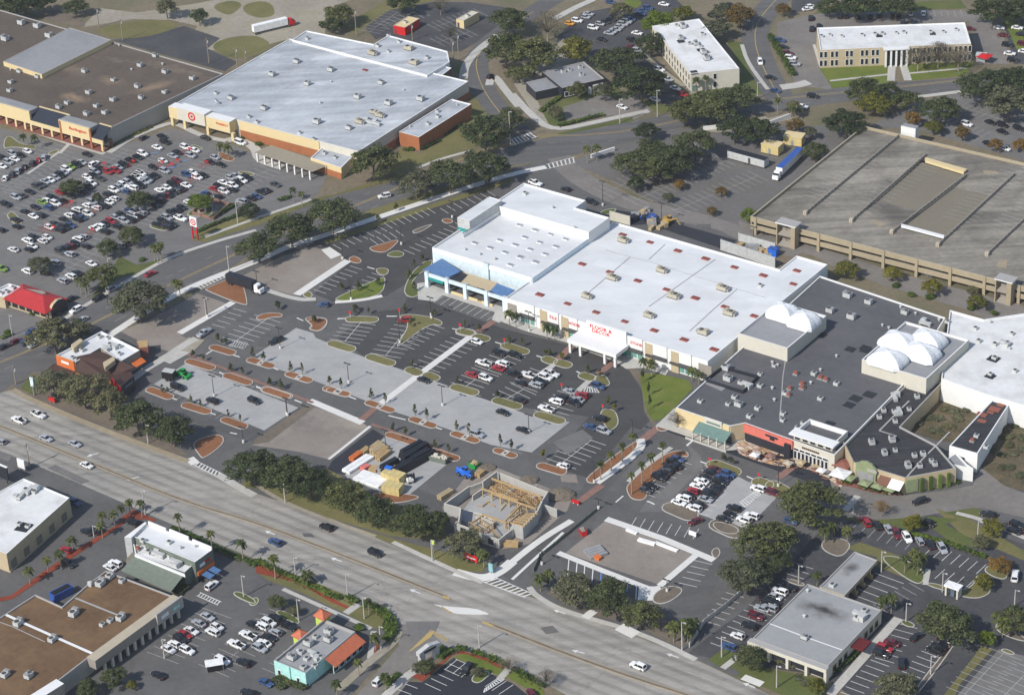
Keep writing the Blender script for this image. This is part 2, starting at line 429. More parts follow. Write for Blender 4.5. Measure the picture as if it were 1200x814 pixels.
surf('grass_lush', (.11,.145,.022), var=.3, tint=(.17,.165,.045), tamt=.6, s1=.1, s2=1.2)
surf('scrub', (.09,.076,.042), var=.5, tint=(.18,.13,.085), tamt=.8, s1=.09, s2=.8, bump=.8)
surf('paint_white', (.62,.62,.60), var=.15); surf('paint_faded', (.36,.36,.35), var=.2); surf('paint_yellow', (.42,.31,.12), var=.2); surf('paint_blue', (.12,.28,.55), var=.2)
surf('median_tan', (.30,.25,.175), var=.2)
HWA = None
def highway_mat():
    p, q = P(125, 502), P(655, 710); a = math.atan2((q-p).y, (q-p).x)
    surf('highway', (.365,.345,.31), var=.10, s1=.03, tint=(.24,.23,.215), tamt=.6, seam=(7.0,3.7,.05,.72), streak=(.006,.36,.25), cracks=.03, lanes=(3.7, .30, .8), rot=-a)
highway_mat()
# roofs and walls
surf('roof_white', (.70,.715,.725), rough=.6, var=.035, s1=.03, tint=(.56,.57,.565), tamt=.6, streak=(.02,.2,.09), rot=-GA, seam=(30,6.0,.06,.88))
surf('roof_white_worn', (.46,.49,.525), rough=.65, var=.16, s1=.035, tint=(.62,.645,.67), tamt=.9, seam=(400,3.0,.1,.86), streak=(.03,.25,.3), rot=-GA+math.pi/2)
surf('roof_white_old', (.66,.665,.66), rough=.7, var=.10, tint=(.42,.41,.39), tamt=.55, s1=.08)
surf('roof_dark', (.098,.098,.106), var=.16, tint=(.135,.132,.135), tamt=.5, seam=(400,3.0,.06,1.15), rot=-GA)
surf('roof_black', (.045,.045,.05), var=.2, tint=(.09,.09,.095), tamt=.5, streak=(.05,.9,.4), rot=-GA)
def bl(q, z, rx, ry, amt, col, a=None):
    p = P(*q, z); return (p.x, p.y, rx, ry, GA if a is None else a, amt, col)
surf('roof_brown', (.098,.078,.062), var=.25, tint=(.155,.12,.09), tamt=.45, s1=.035, blobs=[bl(a1(345,455)[0], 7, 9, 4, .8, (.30,.21,.13)), bl(a1(720,405)[0], 7, 11, 4, .7, (.28,.20,.13), GA+1.2), bl(a1(520,375)[0], 7, 8, 4, .6, (.26,.19,.12)), bl(a1(330,320)[0], 7, 12, 5, .5, (.24,.18,.13)), bl(a1(600,285)[0], 7, 30, 2, .5, (.2,.16,.12), GA+.25), bl(a1(860,335)[0], 7, 20, 2.5, .5, (.2,.16,.12)), bl(a1(450,520)[0], 7, 5, 3, .6, (.06,.05,.045)), bl(a1(200,430)[0], 7, 12, 8, .5, (.07,.055,.045))])
surf('roof_bank', (.28,.285,.29), var=.12, tint=(.36,.36,.355), tamt=.5, blobs=[bl(d4(255,415)[0], 4.4, 10, 4.2, .75, (.09,.085,.08)), bl(d4(255,415)[0], 4.4, 6, 1.6, .9, (.03,.03,.03)), bl(d4(385,222)[0], 3.8, 2.5, 4, .8, (.05,.045,.045))])
surf('pad_ringed', (.225,.195,.17), var=.16, tint=(.30,.27,.235), tamt=.8, s1=.045, bump=.3, blobs=[bl(b3(270,410)[0], 0, 16, 14, .5, (.19,.165,.145)), bl(b3(470,345)[0], 0, 9, 5, .7, (.34,.30,.24)), bl(b3(160,330)[0], 0, 20, 5, .6, (.14,.125,.11))])
surf('roof_brown_warm', (.135,.08,.042), var=.32, tint=(.22,.14,.07), tamt=.7, s1=.05)
surf('roof_grey', (.26,.265,.275), var=.12, tint=(.18,.185,.20), tamt=.5, s1=.04)
surf('roof_grey_lot', (.27,.275,.28), var=.12, tint=(.36,.36,.35), tamt=.5)
surf('deck', (.285,.262,.22), var=.28, tint=(.145,.13,.11), tamt=.95, s1=.035, streak=(.02,.35,.4), rot=-GA+math.pi/2, cracks=.05)
surf('cap_white', (.72,.72,.71), rough=.6, var=.06); surf('cap_grey', (.35,.34,.33), var=.1); surf('cap_tan', (.42,.37,.28), var=.1)
surf('wall_cream', (.62,.50,.28), var=.06); surf('wall_white', (.70,.70,.68), var=.05); surf('wall_tan', (.45,.37,.24), var=.08)
surf('wall_grey', (.36,.35,.32), var=.08); surf('wall_pale', (.55,.52,.44), var=.06); surf('wall_garage', (.34,.285,.19), var=.14)
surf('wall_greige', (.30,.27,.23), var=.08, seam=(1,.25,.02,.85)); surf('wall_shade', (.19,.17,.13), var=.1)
surf('brick', (.36,.135,.055), var=.14, seam=(.6,.25,.04,.8)); surf('brick_dark', (.17,.085,.055), var=.14)
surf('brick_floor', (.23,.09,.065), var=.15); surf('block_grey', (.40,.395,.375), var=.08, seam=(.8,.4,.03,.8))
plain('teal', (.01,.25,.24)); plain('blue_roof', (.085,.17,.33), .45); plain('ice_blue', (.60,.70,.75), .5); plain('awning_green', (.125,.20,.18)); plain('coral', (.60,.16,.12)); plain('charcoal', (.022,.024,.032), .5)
plain('navy_roof', (.02,.025,.04)); plain('red', (.55,.012,.012), .5); plain('red_roof', (.40,.028,.03)); plain('maroon', (.12,.015,.015)); plain('orange', (.60,.15,.035)); plain('brown_roof', (.065,.035,.026))
plain('tile_orange', (.45,.13,.065)); plain('lime', (.48,.60,.10)); plain('aqua', (.38,.66,.62)); plain('aqua_deep', (.22,.42,.42)); plain('sage', (.24,.28,.15)); plain('glassgreen', (.14,.30,.26), .2); plain('glass', (.018,.022,.028), .12); plain('glass_blue', (.10,.14,.18), .15)
plain('metal_light', (.46,.47,.46), .5); plain('metal_mid', (.28,.28,.28), .5); plain('metal_dark', (.07,.07,.07), .6); plain('unit_tan', (.40,.37,.29), .6); plain('hatch_red', (.27,.085,.065)); plain('hatch_dark', (.10,.03,.03)); plain('skylight', (.27,.28,.33), .3); plain('roof_patch', (.022,.025,.03)); plain('rust', (.26,.09,.06))
plain('wood', (.42,.29,.14)); plain('wood_pale', (.42,.33,.19)); plain('slate_green', (.14,.165,.135)); plain('dome_white', (.72,.74,.76), .4); plain('yellow', (.46,.28,.06)); plain('yellow_pale', (.56,.45,.20)); plain('blue', (.02,.14,.60), .4); plain('blue_deep', (.03,.09,.34), .4); plain('green_machine', (.015,.30,.06), .4); plain('black', (.012,.012,.014), .5); plain('tarp_black', (.012,.013,.018), .45); plain('white', (.78,.78,.77), .5); plain('pole_dark', (.05,.045,.045), .5); plain('pole_pale', (.44,.42,.39), .7); plain('pole_wood', (.27,.23,.18), .9); plain('pink', (.62,.16,.14))
plain('tyre', (.014,.014,.014), .9); plain('rim', (.35,.35,.36), .35, .6); plain('bark', (.13,.10,.075), .95); plain('bark_pale', (.26,.22,.17), .95); plain('skin', (.42,.25,.17)); plain('cloth_dark', (.03,.035,.06)); plain('cloth_red', (.4,.03,.03)); plain('lamp_lens', (.6,.6,.55), .3); plain('taillight', (.35,.01,.01), .3)
leafmat('leaf_oak', (.031,.040,.016), (.064,.076,.031), (.118,.128,.062))
leafmat('leaf_dark', (.023,.032,.014), (.046,.060,.025), (.088,.100,.046))
leafmat('leaf_olive', (.052,.054,.031), (.098,.100,.060), (.16,.155,.10))
leafmat('leaf_yellow', (.045,.048,.008), (.115,.115,.018), (.20,.175,.03))
leafmat('leaf_lime', (.04,.06,.008), (.09,.13,.014), (.15,.19,.025))
leafmat('leaf_autumn', (.07,.04,.012), (.16,.09,.02), (.25,.16,.05))
leafmat('twig', (.07,.058,.045), (.13,.11,.085), (.20,.17,.14))
leafmat('leaf_palm', (.025,.034,.010), (.062,.076,.024), (.12,.12,.05))
leafmat('leaf_hedge', (.018,.033,.006), (.05,.082,.014), (.10,.14,.025))
def carpaint():
    m, nt, b = principled('car_paint')
    oi = nd(nt, 'ShaderNodeObjectInfo'); nt.links.new(oi.outputs['Color'], b.inputs['Base Color'])
    b.inputs['Roughness'].default_value = .28; b.inputs['Coat Weight'].default_value = .6; b.inputs['Coat Roughness'].default_value = .06
carpaint()

def terrace_mat():
    m, nt, b = principled('terrace_paving'); v = posnode(nt, -GA+.4)
    br = nd(nt, 'ShaderNodeTexBrick'); nt.links.new(v, br.inputs['Vector']); br.inputs['Scale'].default_value = 1; br.inputs['Brick Width'].default_value = 2.6; br.inputs['Row Height'].default_value = 2.0; br.inputs['Mortar Size'].default_value = .12; br.inputs['Bias'].default_value = -.1
    br.inputs['Color1'].default_value = (.52,.34,.17,1); br.inputs['Color2'].default_value = (.66,.62,.56,1); br.inputs['Mortar'].default_value = (.22,.10,.07,1)
    c = mix(nt, 1.0, br.outputs['Color'], ramp(nt, noise(nt, v, .5, 4), [(.35, (.55,.5,.5)), (.65, (1.1,1.1,1.1))]), 'MULTIPLY'); nt.links.new(c, b.inputs['Base Color']); b.inputs['Roughness'].default_value = .8
terrace_mat()
# ------------------------------------------------------------------ ground
big = 6000
sheet('ground', [(-big,-800),(big,-800),(big,9000),(-big,9000)], 0, 'earth')
Z1, Z2, Z3, Z4, Z5 = .02, .04, .06, .08, .10
def pave(name, px, z, mat, smooth=0): return sheet(name, W(px), z, mat, smooth=smooth)
# broad paved areas
pave('parking_lot', ID(15,452, 60,423, 150,385, 240,338, 262,320, 300,300, 375,280, 440,253, 600,197, 655,183, 690,215, 770,250, 870,278, 905,285, 905,345, 1360,440, 1360,640, 1300,700, 860,792, 800,764, 655,708, 600,688, 560,676, 533,670, 393,609, 283,572, 218,539, 125,502, 50,471), Z1, 'asphalt')
pave('parking_lot', ID(-170,102, 30,158, 121,180, 150,168, 200,150, 262,165, 300,182, 384,206, 372,228, 345,244, 250,285, 160,321, 103,354, 75,371, 30,392, -14,415, -170,492), Z1, 'asphalt_old')
pave('parking_lot', b1(510,130, 620,50, 830,10, 1000,12, 1197,40, 1120,150, 960,240, 890,242, 620,168, 560,186), Z1, 'asphalt_navy')
pave('service_yard', ID(208,60, 240,20, 262,-4, 420,-4, 381,12, 381,42, 330,48, 296,58), Z1, 'sand')
pave('service_yard', a1(380,130, 470,40, 640,60, 900,20, 1010,0, 1200,20, 1200,150, 1000,140, 800,95, 620,90), Z1, 'sand')
pave('parking_lot', a1(700,170, 860,122, 1030,180, 970,228, 1112,292, 1050,335, 520,188, 620,180), Z2, 'asphalt_navy')
pave('grass', a1(420,140, 620,95, 790,95, 850,125, 690,175, 540,185), Z2, 'grass_dry', 2)
pave('grass', a1(980,30, 1080,0, 1140,20, 1100,60, 1060,75), Z2, 'grass_dry', 2)
pave('grass', b1(-60,20, 60,0, 100,70, 20,90, -60,60), Z2, 'grass_dry', 2)
pave('grass', b1(380,130, 620,0, 850,0, 620,50, 500,130, 470,160), Z1, 'grass_dry')
pave('grass', a1(980,230, 1030,182, 1200,160, 1290,220, 1110,290), Z1, 'grass_dry', 2)
pave('grass', b1(680,690, 770,720, 1000,560, 1010,430, 1090,520, 1170,560, 1010,700, 760,790, 600,814), Z1, 'grass_dry')
pave('grass', b1(920,330, 1000,260, 1110,180, 1150,150, 1000,300, 980,370), Z1, 'grass')
pave('parking_lot', c1(220,165, 330,60, 500,30, 560,-10, 760,-10, 830,60, 700,80, 600,210, 850,440, 740,492, 640,470, 500,330, 200,215), Z1, 'asphalt_navy')
pave('dirt_lot', c1(10,395, 240,180, 330,300, 150,330, 92,415, 155,550, 190,612, 100,530), Z1, 'sand')
pave('parking_lot', c1(240,500, 430,440, 500,470, 520,430, 560,440, 660,520, 570,560, 480,540, 250,560), Z2, 'asphalt_warm')
pave('grass', c1(130,520, 250,440, 500,400, 520,470, 240,500, 260,600, 170,600), Z1, 'grass')
pave('grass', c1(210,625, 560,548, 570,568, 250,642), Z2, 'grass')
pave('grass', c1(600,460, 700,490, 760,500, 700,530, 640,520), Z2, 'grass')
pave('grass', c1(620,240, 680,300, 850,440, 1080,340, 1000,190, 1080,200, 1180,440, 900,480, 800,450), Z1, 'grass')
pave('grass', c1(500,0, 620,0, 580,50), Z2, 'grass_lush', 2)
pave('parking_lot', d1(40,105, 250,60, 500,40, 860,50, 1040,60, 1110,190, 1130,300, 980,300, 940,100, 220,130, 250,310, 300,420, 130,400, 50,200), Z1, 'asphalt_warm')
pave('parking_lot', d1(110,0, 260,0, 210,50, 110,60), Z1, 'asphalt_navy')
pave('parking_lot', d1(1100,100, 1200,60, 1220,300, 1150,300), Z1, 'asphalt_navy')
pave('grass', d1(205,70, 280,30, 480,20, 900,0, 930,40, 640,50, 250,62), Z2, 'grass')
pave('grass', d1(240,320, 560,305, 580,395, 300,412), Z1, 'grass_lush')
pave('grass', d1(640,300, 970,290, 920,355, 660,378), Z1, 'grass_lush')
pave('grass', d1(1090,65, 1170,60, 1210,250, 1160,230), Z2, 'grass_lush')
pave('parking_lot', ID(668,190, 715,172, 792,152, 845,148, 920,146, 940,148, 1015,147, 945,205, 900,242, 872,266, 830,252, 775,240, 705,207), Z2, 'gravel_old')
pave('parking_lot', d1(690,480, 930,430, 1100,480, 1230,540, 1230,760, 690,605, 470,592), Z1, 'asphalt_old')
pave('service_road', ID(865,258, 960,290, 1060,322, 1215,362, 1215,402, 1130,362, 1040,336, 975,312, 955,300, 905,290, 870,280), Z2, 'asphalt_warm')
# south of the highway
pave('parking_lot', ID(-240,440, -14,532, 20,536, 60,552, 133,584, 300,657, 408,700, 445,712, 462,730, 466,752, 400,828, 330,910, -240,910), Z1, 'asphalt')
pave('parking_lot', T8(100,430, 200,455, 300,460, 545,268, 1010,470, 1300,700, -100,700, -60,660), Z2, 'asphalt_black')
pave('parking_lot', d4(-380,620, -90,400, 0,300, 150,150, 230,60, 300,40, 420,-20, 620,-60, 780,10, 1500,270, 1800,900, 1500,1100, 500,900, 250,720, 20,690), Z2, 'asphalt_navy')
# streets
HN = ID(-300,338, -14,448, 0,460, 17,456, 50,471, 125,502, 218,539, 283,572, 393,609, 533,670, 600,692, 655,710, 720,736, 800,765, 905,815, 960,842, 1250,972)
HS = ID(-300,400, -14,518, 0,528, 60,552, 133,584, 215,620, 300,655, 408,698, 445,708, 462,722, 470,755, 430,824, 385,850, 340,900)
HS2 = ID(420,880, 465,816, 500,770, 520,757, 560,770, 600,784, 650,806, 700,836, 760,870, 1100,1030)
pave('highway', HN+HS2[::-1]+HS[::-1], Z2, 'highway')
pave('driveway', ID(462,730, 468,756, 420,812, 405,828, 455,828, 500,772, 522,757, 500,735), Z3, 'asphalt_warm')
R2N = ID(-160,490, -14,412, 0,405, 75,370, 103,353, 160,320, 200,298, 300,264, 345,245, 400,228, 463,213, 560,186, 600,171, 650,160, 743,142, 785,134, 860,124, 900,117, 975,104, 1050,97, 1130,91, 1215,84, 1360,72)
R2S = ID(-160,540, -14,470, 15,450, 60,424, 125,391, 200,345, 240,328, 262,318, 300,296, 373,272, 430,247, 481,230, 560,206, 600,194, 675,181, 740,166, 800,150, 900,132, 975,121, 1080,111, 1215,99, 1360,88)
pave('road', R2N+R2S[::-1], Z3, 'road_grey')
R3 = ID(618,165, 592,140, 570,112, 560,90, 557,72, 566,56, 590,36, 625,14, 660,-8)
sheet_mb = ribbon(MB(), chaikin([p for p in W(R3)], 2, False), 9.5, Z2+.005, 'road_grey'); tag(sheet_mb.build('road'), kind='structure')
R4 = ID(915,118, 893,78, 884,50, 886,28, 905,4, 925,-14)
tag(ribbon(MB(), chaikin(W(R4), 2, False), 11, Z2+.005, 'road_grey').build('road'), kind='structure')
tag(ribbon(MB(), chaikin(W(ID(655,184, 668,200, 690,216, 730,236, 790,252, 850,262, 872,275, 940,296)), 2, False), 9, Z2+.005, 'asphalt_warm').build('service_road'), kind='structure')
pave('loading_yard', c2(470,165, 620,190, 1050,310, 1010,360, 640,235, 560,240), Z3, 'asphalt_black')
pave('service_road', ID(232,345, 262,322, 300,336, 345,355, 400,352, 450,340, 480,345, 470,362, 400,370, 340,368, 300,362), Z2, 'asphalt_new')
# east loop road and the bank's drive
pave('road', d3(290,620, 480,650, 620,690, 850,662, 960,640, 990,560, 1060,590, 1100,640, 1230,690, 1230,800, 1000,745, 800,770, 640,800, 470,800, 330,760), Z4, 'asphalt_warm')
pave('driveway', d4(780,-30, 1230,120, 1230,270, 1130,180, 1040,120, 860,75, 690,40, 640,-10), Z3, 'asphalt_navy')
# newly paved parts of the mall's front
pave('drive', ID(160,470, 185,447, 300,500, 420,545, 560,600, 640,632, 690,560, 740,500, 770,510, 680,610, 600,680, 575,668, 610,640, 450,575, 300,520), Z2, 'asphalt_new')
pave('parking_lot', ID(470,345, 500,352, 590,385, 680,408, 735,430, 755,462, 762,492, 735,520, 690,560, 640,545, 690,488, 560,470, 430,420, 395,395), Z2, 'asphalt_dark')
pave('parking_lot', b2(330,330, 560,240, 860,150, 1080,75, 1140,110, 960,230, 790,440, 690,520, 610,570, 370,600, 270,560, 440,410), Z2, 'asphalt_dark')
pave('parking_lot', U4(180,300, 405,155, 1195,465, 955,625), Z3, 'concrete_lot')
pave('parking_lot', U3(475,455, 760,265, 880,300)+U2(60,215, 400,350, 700,450, 1000,555)+U1(0,552, 340,662, 640,772)+c3(110,318, 270,345, 92,487)+b3(1100,452, 880,372, 640,295, 440,217, 240,140, 40,80), Z3, 'concrete_lot')
pave('parking_lot', T5(405,150, 640,225, 740,260, 890,360, 540,645, 120,470, 95,440), Z3, 'concrete_lot')
pave('parking_lot', T7(830,320, 1140,480, 880,745, 640,655, 500,605), Z3, 'concrete_lot')
pave('parking_lot', T7(430,60, 470,170, 250,420, 130,500, 60,600, 250,600, 330,480, 560,250, 540,160), Z3, 'asphalt_old')
pave('driveway', T5(312,85, 402,138, 95,440, -60,420, 0,330), Z3, 'asphalt_black')
pave('road', ID(780,505, 800,512, 985,578, 995,565, 900,530, 810,497), Z3, 'asphalt_black')
pave('parking_lot', c4(430,-30, 700,0, 950,120, 1060,130, 960,280, 880,470, 730,400, 830,300, 950,190), Z2, 'asphalt_new')
pave('parking_lot', c4(235,175, 640,330, 620,380, 240,270), Z2, 'asphalt_new')
# building pads
pave('dirt_pad', b2(-90,490, 120,385, 300,330, 400,380, 430,408, 190,570, 30,530), Z4, 'dirt_pad')
pave('concrete_slab', b2(305,355, 345,342, 400,378, 350,398), Z5, 'concrete_white')
pave('dirt_pad', ID(140,388, 175,375, 232,344, 272,358, 212,393, 228,401, 205,414, 172,404), Z4, 'dirt_pad')
pave('dirt_pad', b3(235,262, 490,345, 530,370, 340,520, 200,485, -20,452, 0,425), Z4, 'pad_ringed')
pave('dirt_pad', b3(235,262, 275,275, 60,440, -20,452, 0,425), Z5, 'dirt_dark')
pave('dirt_pad', c4(250,150, 435,2, 860,152, 690,300), Z4, 'dirt_pad')
pave('dirt_pad', T4(380,160, 560,190, 960,350, 1140,420, 1100,520, 800,780, 560,830, 200,640, 120,500), Z4, 'dirt_pad')
pave('scrub', d3(650,380, 800,240, 1000,250, 1230,320, 1230,680, 1100,640, 1000,560, 960,450, 780,430), Z5+.02, 'scrub')
pave('grass_lawn', c3(590,115, 690,120, 870,160, 770,270, 670,355, 630,300, 610,200), Z4, 'grass_lush', 1)
pave('mulch_bed', c3(545,75, 600,115, 620,220, 640,310, 675,352, 660,362, 620,300, 605,180, 540,95), Z4, 'dirt_dark')
# verges
pave('leaf_litter', a1(150,60, 330,40, 420,130, 330,125, 200,90), Z2+.005, 'dirt_dark', 2)
pave('verge', a3(80,200, 150,110, 270,110, 450,200, 800,440, 880,500, 760,490, 500,370), Z4, 'dirt_dark')
pave('verge', a3(90,190, 150,120, 190,150, 160,220), Z5, 'grass')
pave('verge', b3(-80,650, 0,570, 330,560, 560,690, 880,830, 900,900, 640,880, 330,790, 0,655), Z4, 'grass_dry')
pave('verge', b4(370,5, 700,100, 900,150, 1080,200, 1060,240, 930,235, 640,110), Z4, 'grass_dry')
pave('verge', c4(160,340, 240,270, 640,380, 830,570, 780,590, 560,480, 360,440), Z4, 'dirt_dark')
pave('verge', b2(300,318, 560,225, 840,135, 1197,18, 1197,40, 860,150, 560,248, 330,330), Z4, 'grass_dry')
pave('verge', b2(-60,240, 0,200, 260,120, 400,85, 640,0, 690,-20, 700,20, 380,95, 240,150, 0,245), Z5, 'grass_dry')
pave('verge', b2(420,240, 520,172, 720,110, 900,60, 1197,-30, 1197,-10, 800,120, 500,230), Z5, 'grass_dry')
pave('verge', a2(420,590, 560,385, 640,425, 770,395, 650,465, 560,485), Z4, 'grass')
pave('verge', a2(900,310, 940,250, 1130,200, 1197,190, 1197,240, 960,320), Z4, 'grass_dry')
pave('verge', b4(0,180, 220,265, 430,350, 470,380, 430,440, 200,330, 60,280, 0,240), Z4, 'grass_dry')
pave('verge', T6(830,110, 960,140, 1080,270, 1080,330, 900,300, 720,200), Z4, 'grass_dry')
pave('verge', T8(-60,620, 0,520, 200,350, 240,380, 60,560, -20,660), Z4, 'grass')
pave('verge', T8(545,265, 620,230, 800,270, 960,360, 1000,430, 840,390, 680,320), Z4, 'grass_lush')
pave('verge', T8(980,430, 1010,360, 1250,520, 1250,590), Z4, 'grass_lush')
pave('verge', d4(-30,680, 0,690, 250,740, 260,830, 100,830, -150,720), Z4, 'grass')
pave('verge', c4(915,650, 1000,590, 1090,630, 1060,680, 985,690), Z4, 'grass')
pave('verge', c4(1020,680, 1060,640, 1197,700, 1230,800, 1100,730), Z4, 'grass')
pave('verge', d4(360,130, 430,100, 620,165, 735,225, 720,300, 500,210, 510,170, 400,140), Z4, 'grass_dry')
pave('verge', d3(820,770, 960,745, 1040,770, 950,800), Z5, 'grass')
pave('verge', d3(330,785, 480,803, 620,795, 760,785, 900,800, 800,830, 700,845, 500,838), Z5+.01, 'grass')
pave('verge', d4(720,0, 800,0, 960,90, 1000,130, 860,105), Z4, 'grass')
pave('verge', d4(780,-60, 960,0, 1230,160, 1230,200, 900,60), Z4, 'grass_dry')
pave('verge', d4(810,830, 950,650, 1000,580, 1050,600, 900,760, 870,830), Z4, 'grass_dry')
pave('parking_lot', d4(870,830, 1080,600, 1230,640, 1230,830), Z4, 'asphalt_old')
# pavements for walking
def walk(px, wd, name='pavement', mat='concrete_walk', z=Z5+.03, sm=2):
    return tag(ribbon(MB(), chaikin(W(px), sm, False), wd, z, mat).build(name), kind='structure')
walk(ID(118,400, 190,353, 240,329, 300,307, 335,290, 375,278, 425,261, 500,236, 560,216, 605,203, 640,196), 3.0, mat='concrete_white')
walk(ID(40,400, 75,374, 103,356, 160,323, 200,301, 250,284, 300,270), 1.8)
walk(ID(240,278, 300,256, 330,246, 365,234), 1.6)
walk(a3(60,195, 130,235, 500,390, 880,530), 2.2, mat='median_tan')
walk(a3(880,535, 920,520), 4.0, mat='concrete_white'); walk(a3(1020,590, 1100,640, 1190,690), 2.6, mat='concrete_walk')
walk(b3(0,640, 130,720, 330,800, 560,880), 1.4, mat='sand'); walk(b4(640,100, 930,235, 1060,290), 1.6, mat='concrete_walk')
walk(b4(930,240, 1060,275, 1140,240, 1200,190), 3.4, mat='concrete_white')
walk(c4(-20,210, 130,90, 280,0), 2.2, mat='concrete_white')
walk(c4(80,310, 110,350, 230,420, 520,500, 700,570, 860,650), 1.8)
walk(c4(500,495, 580,535), 3.6, mat='concrete_white'); walk(c4(345,430, 380,445), 4, mat='concrete_white')
walk(c4(985,690, 1050,640, 1120,580), 1.8); walk(c4(1080,730, 1170,765), 2.5, mat='concrete_white')
walk(b1(760,785, 860,745, 1010,705), 1.6); walk(b1(970,370, 975,310, 1030,240, 1130,165), 3.5)
walk(b1(1090,400, 1105,340, 1180,440, 1230,500), 3.2, mat='concrete_walk')
walk(c1(0,440, 90,540, 190,615, 400,570, 560,535, 640,520), 3)
walk(c1(200,90, 290,40, 380,0), 3.4); walk(c1(570,215, 660,300, 850,440), 2.2, mat='sand'); walk(c1(1075,210, 1100,290, 1180,400, 1197,420), 1.6)
walk(c1(895,600, 980,610, 1080,590, 1200,555), 5, mat='sand'); walk(d1(0,570, 110,545), 5, mat='sand')
walk(d1(580,300, 575,380), 3); walk(d1(630,300, 655,378), 3); walk(d1(290,380, 560,350), 1.4); walk(d1(660,345, 930,320), 1.4); walk(d1(215,210, 245,310), 1.2)
walk(d1(60,410, 140,400, 190,385), 5); walk(d1(700,455, 900,430), 2.5, mat='kerb')
walk(a1(510,715, 620,640, 790,575, 830,580, 950,640, 1060,660), 2.6); walk(S4(-20,300, 400,470, 980,645), 2.2, mat='kerb')
walk(S3(690,440, 760,420, 960,500, 980,620, 1200,690), 4); walk(S4(560,640, 660,540), 1.6); walk(a1(130,814, 280,710), 1.2, mat='kerb')
walk(b3(250,245, 500,350), 2.6, mat='concrete_white'); walk(b3(535,365, 340,520), 1.0, mat='concrete_white', sm=0)
walk(b3(360,-10, 0,0), .1)
walk(b2(190,565, 430,405), 3.0, mat='concrete_white', sm=0); walk(b2(20,535, 200,590, 280,585), 2.2, mat='kerb')
walk(b2(370,600, 500,590, 590,570), 1.8, mat='concrete_white')
walk(a2(840,745, 1090,600), 2.6, mat='concrete_white', sm=0); walk(a2(920,770, 860,830), 6, mat='sand', sm=0)
walk(U2(500,690, 850,425, 1180,180), 2.4, mat='concrete_white', sm=0)
walk(U1(690,470, 800,380), 2.0, sm=0); walk(U1(940,590, 1060,480), 2.0, sm=0)
walk(U1(800,370, 900,270), 2.4, mat='brick_paving', sm=0); walk(U1(1080,470, 1190,390), 2.4, mat='brick_paving', sm=0); walk(U1(240,175, 350,100), 2.4, mat='brick_paving', sm=0)
walk(U2(380,790, 480,705), 2.4, mat='brick_paving', sm=0); walk(c3(610,430, 690,365), 2.8, mat='brick_paving', sm=0); walk(c3(310,720, 420,640), 2.4, mat='brick_paving', sm=0)
walk(U3(0,450, 280,560, 560,670, 880,790), 1.2, mat='brick_paving'); walk(b3(540,355, 780,440, 950,510), 1.2, mat='brick_paving'); walk(S5(1060,800, 1200,690), 2.4, mat='brick_paving', sm=0)
walk(U4(0,290, 130,190, 240,130, 400,20, 480,-20), 3.0, mat='concrete_walk'); walk(U4(250,140, 410,50), 6, mat='concrete_walk', sm=0)
# store fronts
pave('forecourt', S2(-10,420, 60,410, 280,490, 800,640, 850,720, 760,790, 690,760, 720,690, 230,530, 160,590, 0,570), Z5+.05, 'concrete_walk')
pave('forecourt', U1(360,85, 560,165, 880,255, 940,290, 1180,370, 1220,350, 1220,250, 420,0), Z5+.05, 'concrete_walk')
pave('forecourt', S1(330,440, 480,500, 720,590, 830,660, 1000,650, 1200,720, 1250,640, 870,480, 350,350), Z5+.055, 'concrete_walk')
pave('forecourt', c3(670,365, 760,280, 830,330, 1100,410, 1120,470, 1000,480, 840,420, 720,380), Z5+.05, 'concrete_walk')
pave('terrace', S5(650,490, 690,575, 850,640, 1050,690)+S6(110,455, 300,505, 400,565, 480,635, 525,650, 570,560, 450,430, 110,345)+S5(1190,590, 770,440, 690,465), Z5+.06, 'terrace_paving')
pave('terrace', S6(480,440, 600,500, 860,650, 1110,700, 1080,730, 820,700, 640,650, 480,620), Z5+.07, 'brick_floor')
walk(c4(215,150, 420,232, 645,320), 2.0, mat='concrete_white', sm=0); walk(c4(440,-8, 700,82, 945,185), 2.4, mat='concrete_white', sm=0); walk(c4(868,155, 690,305), 2.0, mat='concrete_white', sm=0); walk(Q(640,630,6.667)(810,380, 800,490), 6, mat='concrete_white', sm=0); walk(Q(640,630,6.667)(850,380, 880,430), 2.5, mat='concrete_white', sm=0)
walk(d4(610,455, 480,600, 290,814), 2.6, mat='concrete_walk', sm=0); walk(d4(750,225, 735,300), 1.5)
walk(T6(1110,330, 1080,420, 880,570, 640,790), 2.6, mat='sand'); walk(T6(700,190, 800,120), 2.2); walk(T6(210,0, 610,180, 900,310), 1.4, mat='kerb'); walk(T6(920,330, 890,540), 1.6, mat='kerb')
walk(T8(-60,640, 150,430, 240,370), 2.6); walk(T8(900,440, 980,350), 2)
walk(d3(880,770, 1000,800, 1230,900), 1.6); walk(d3(420,690, 360,760), 2)
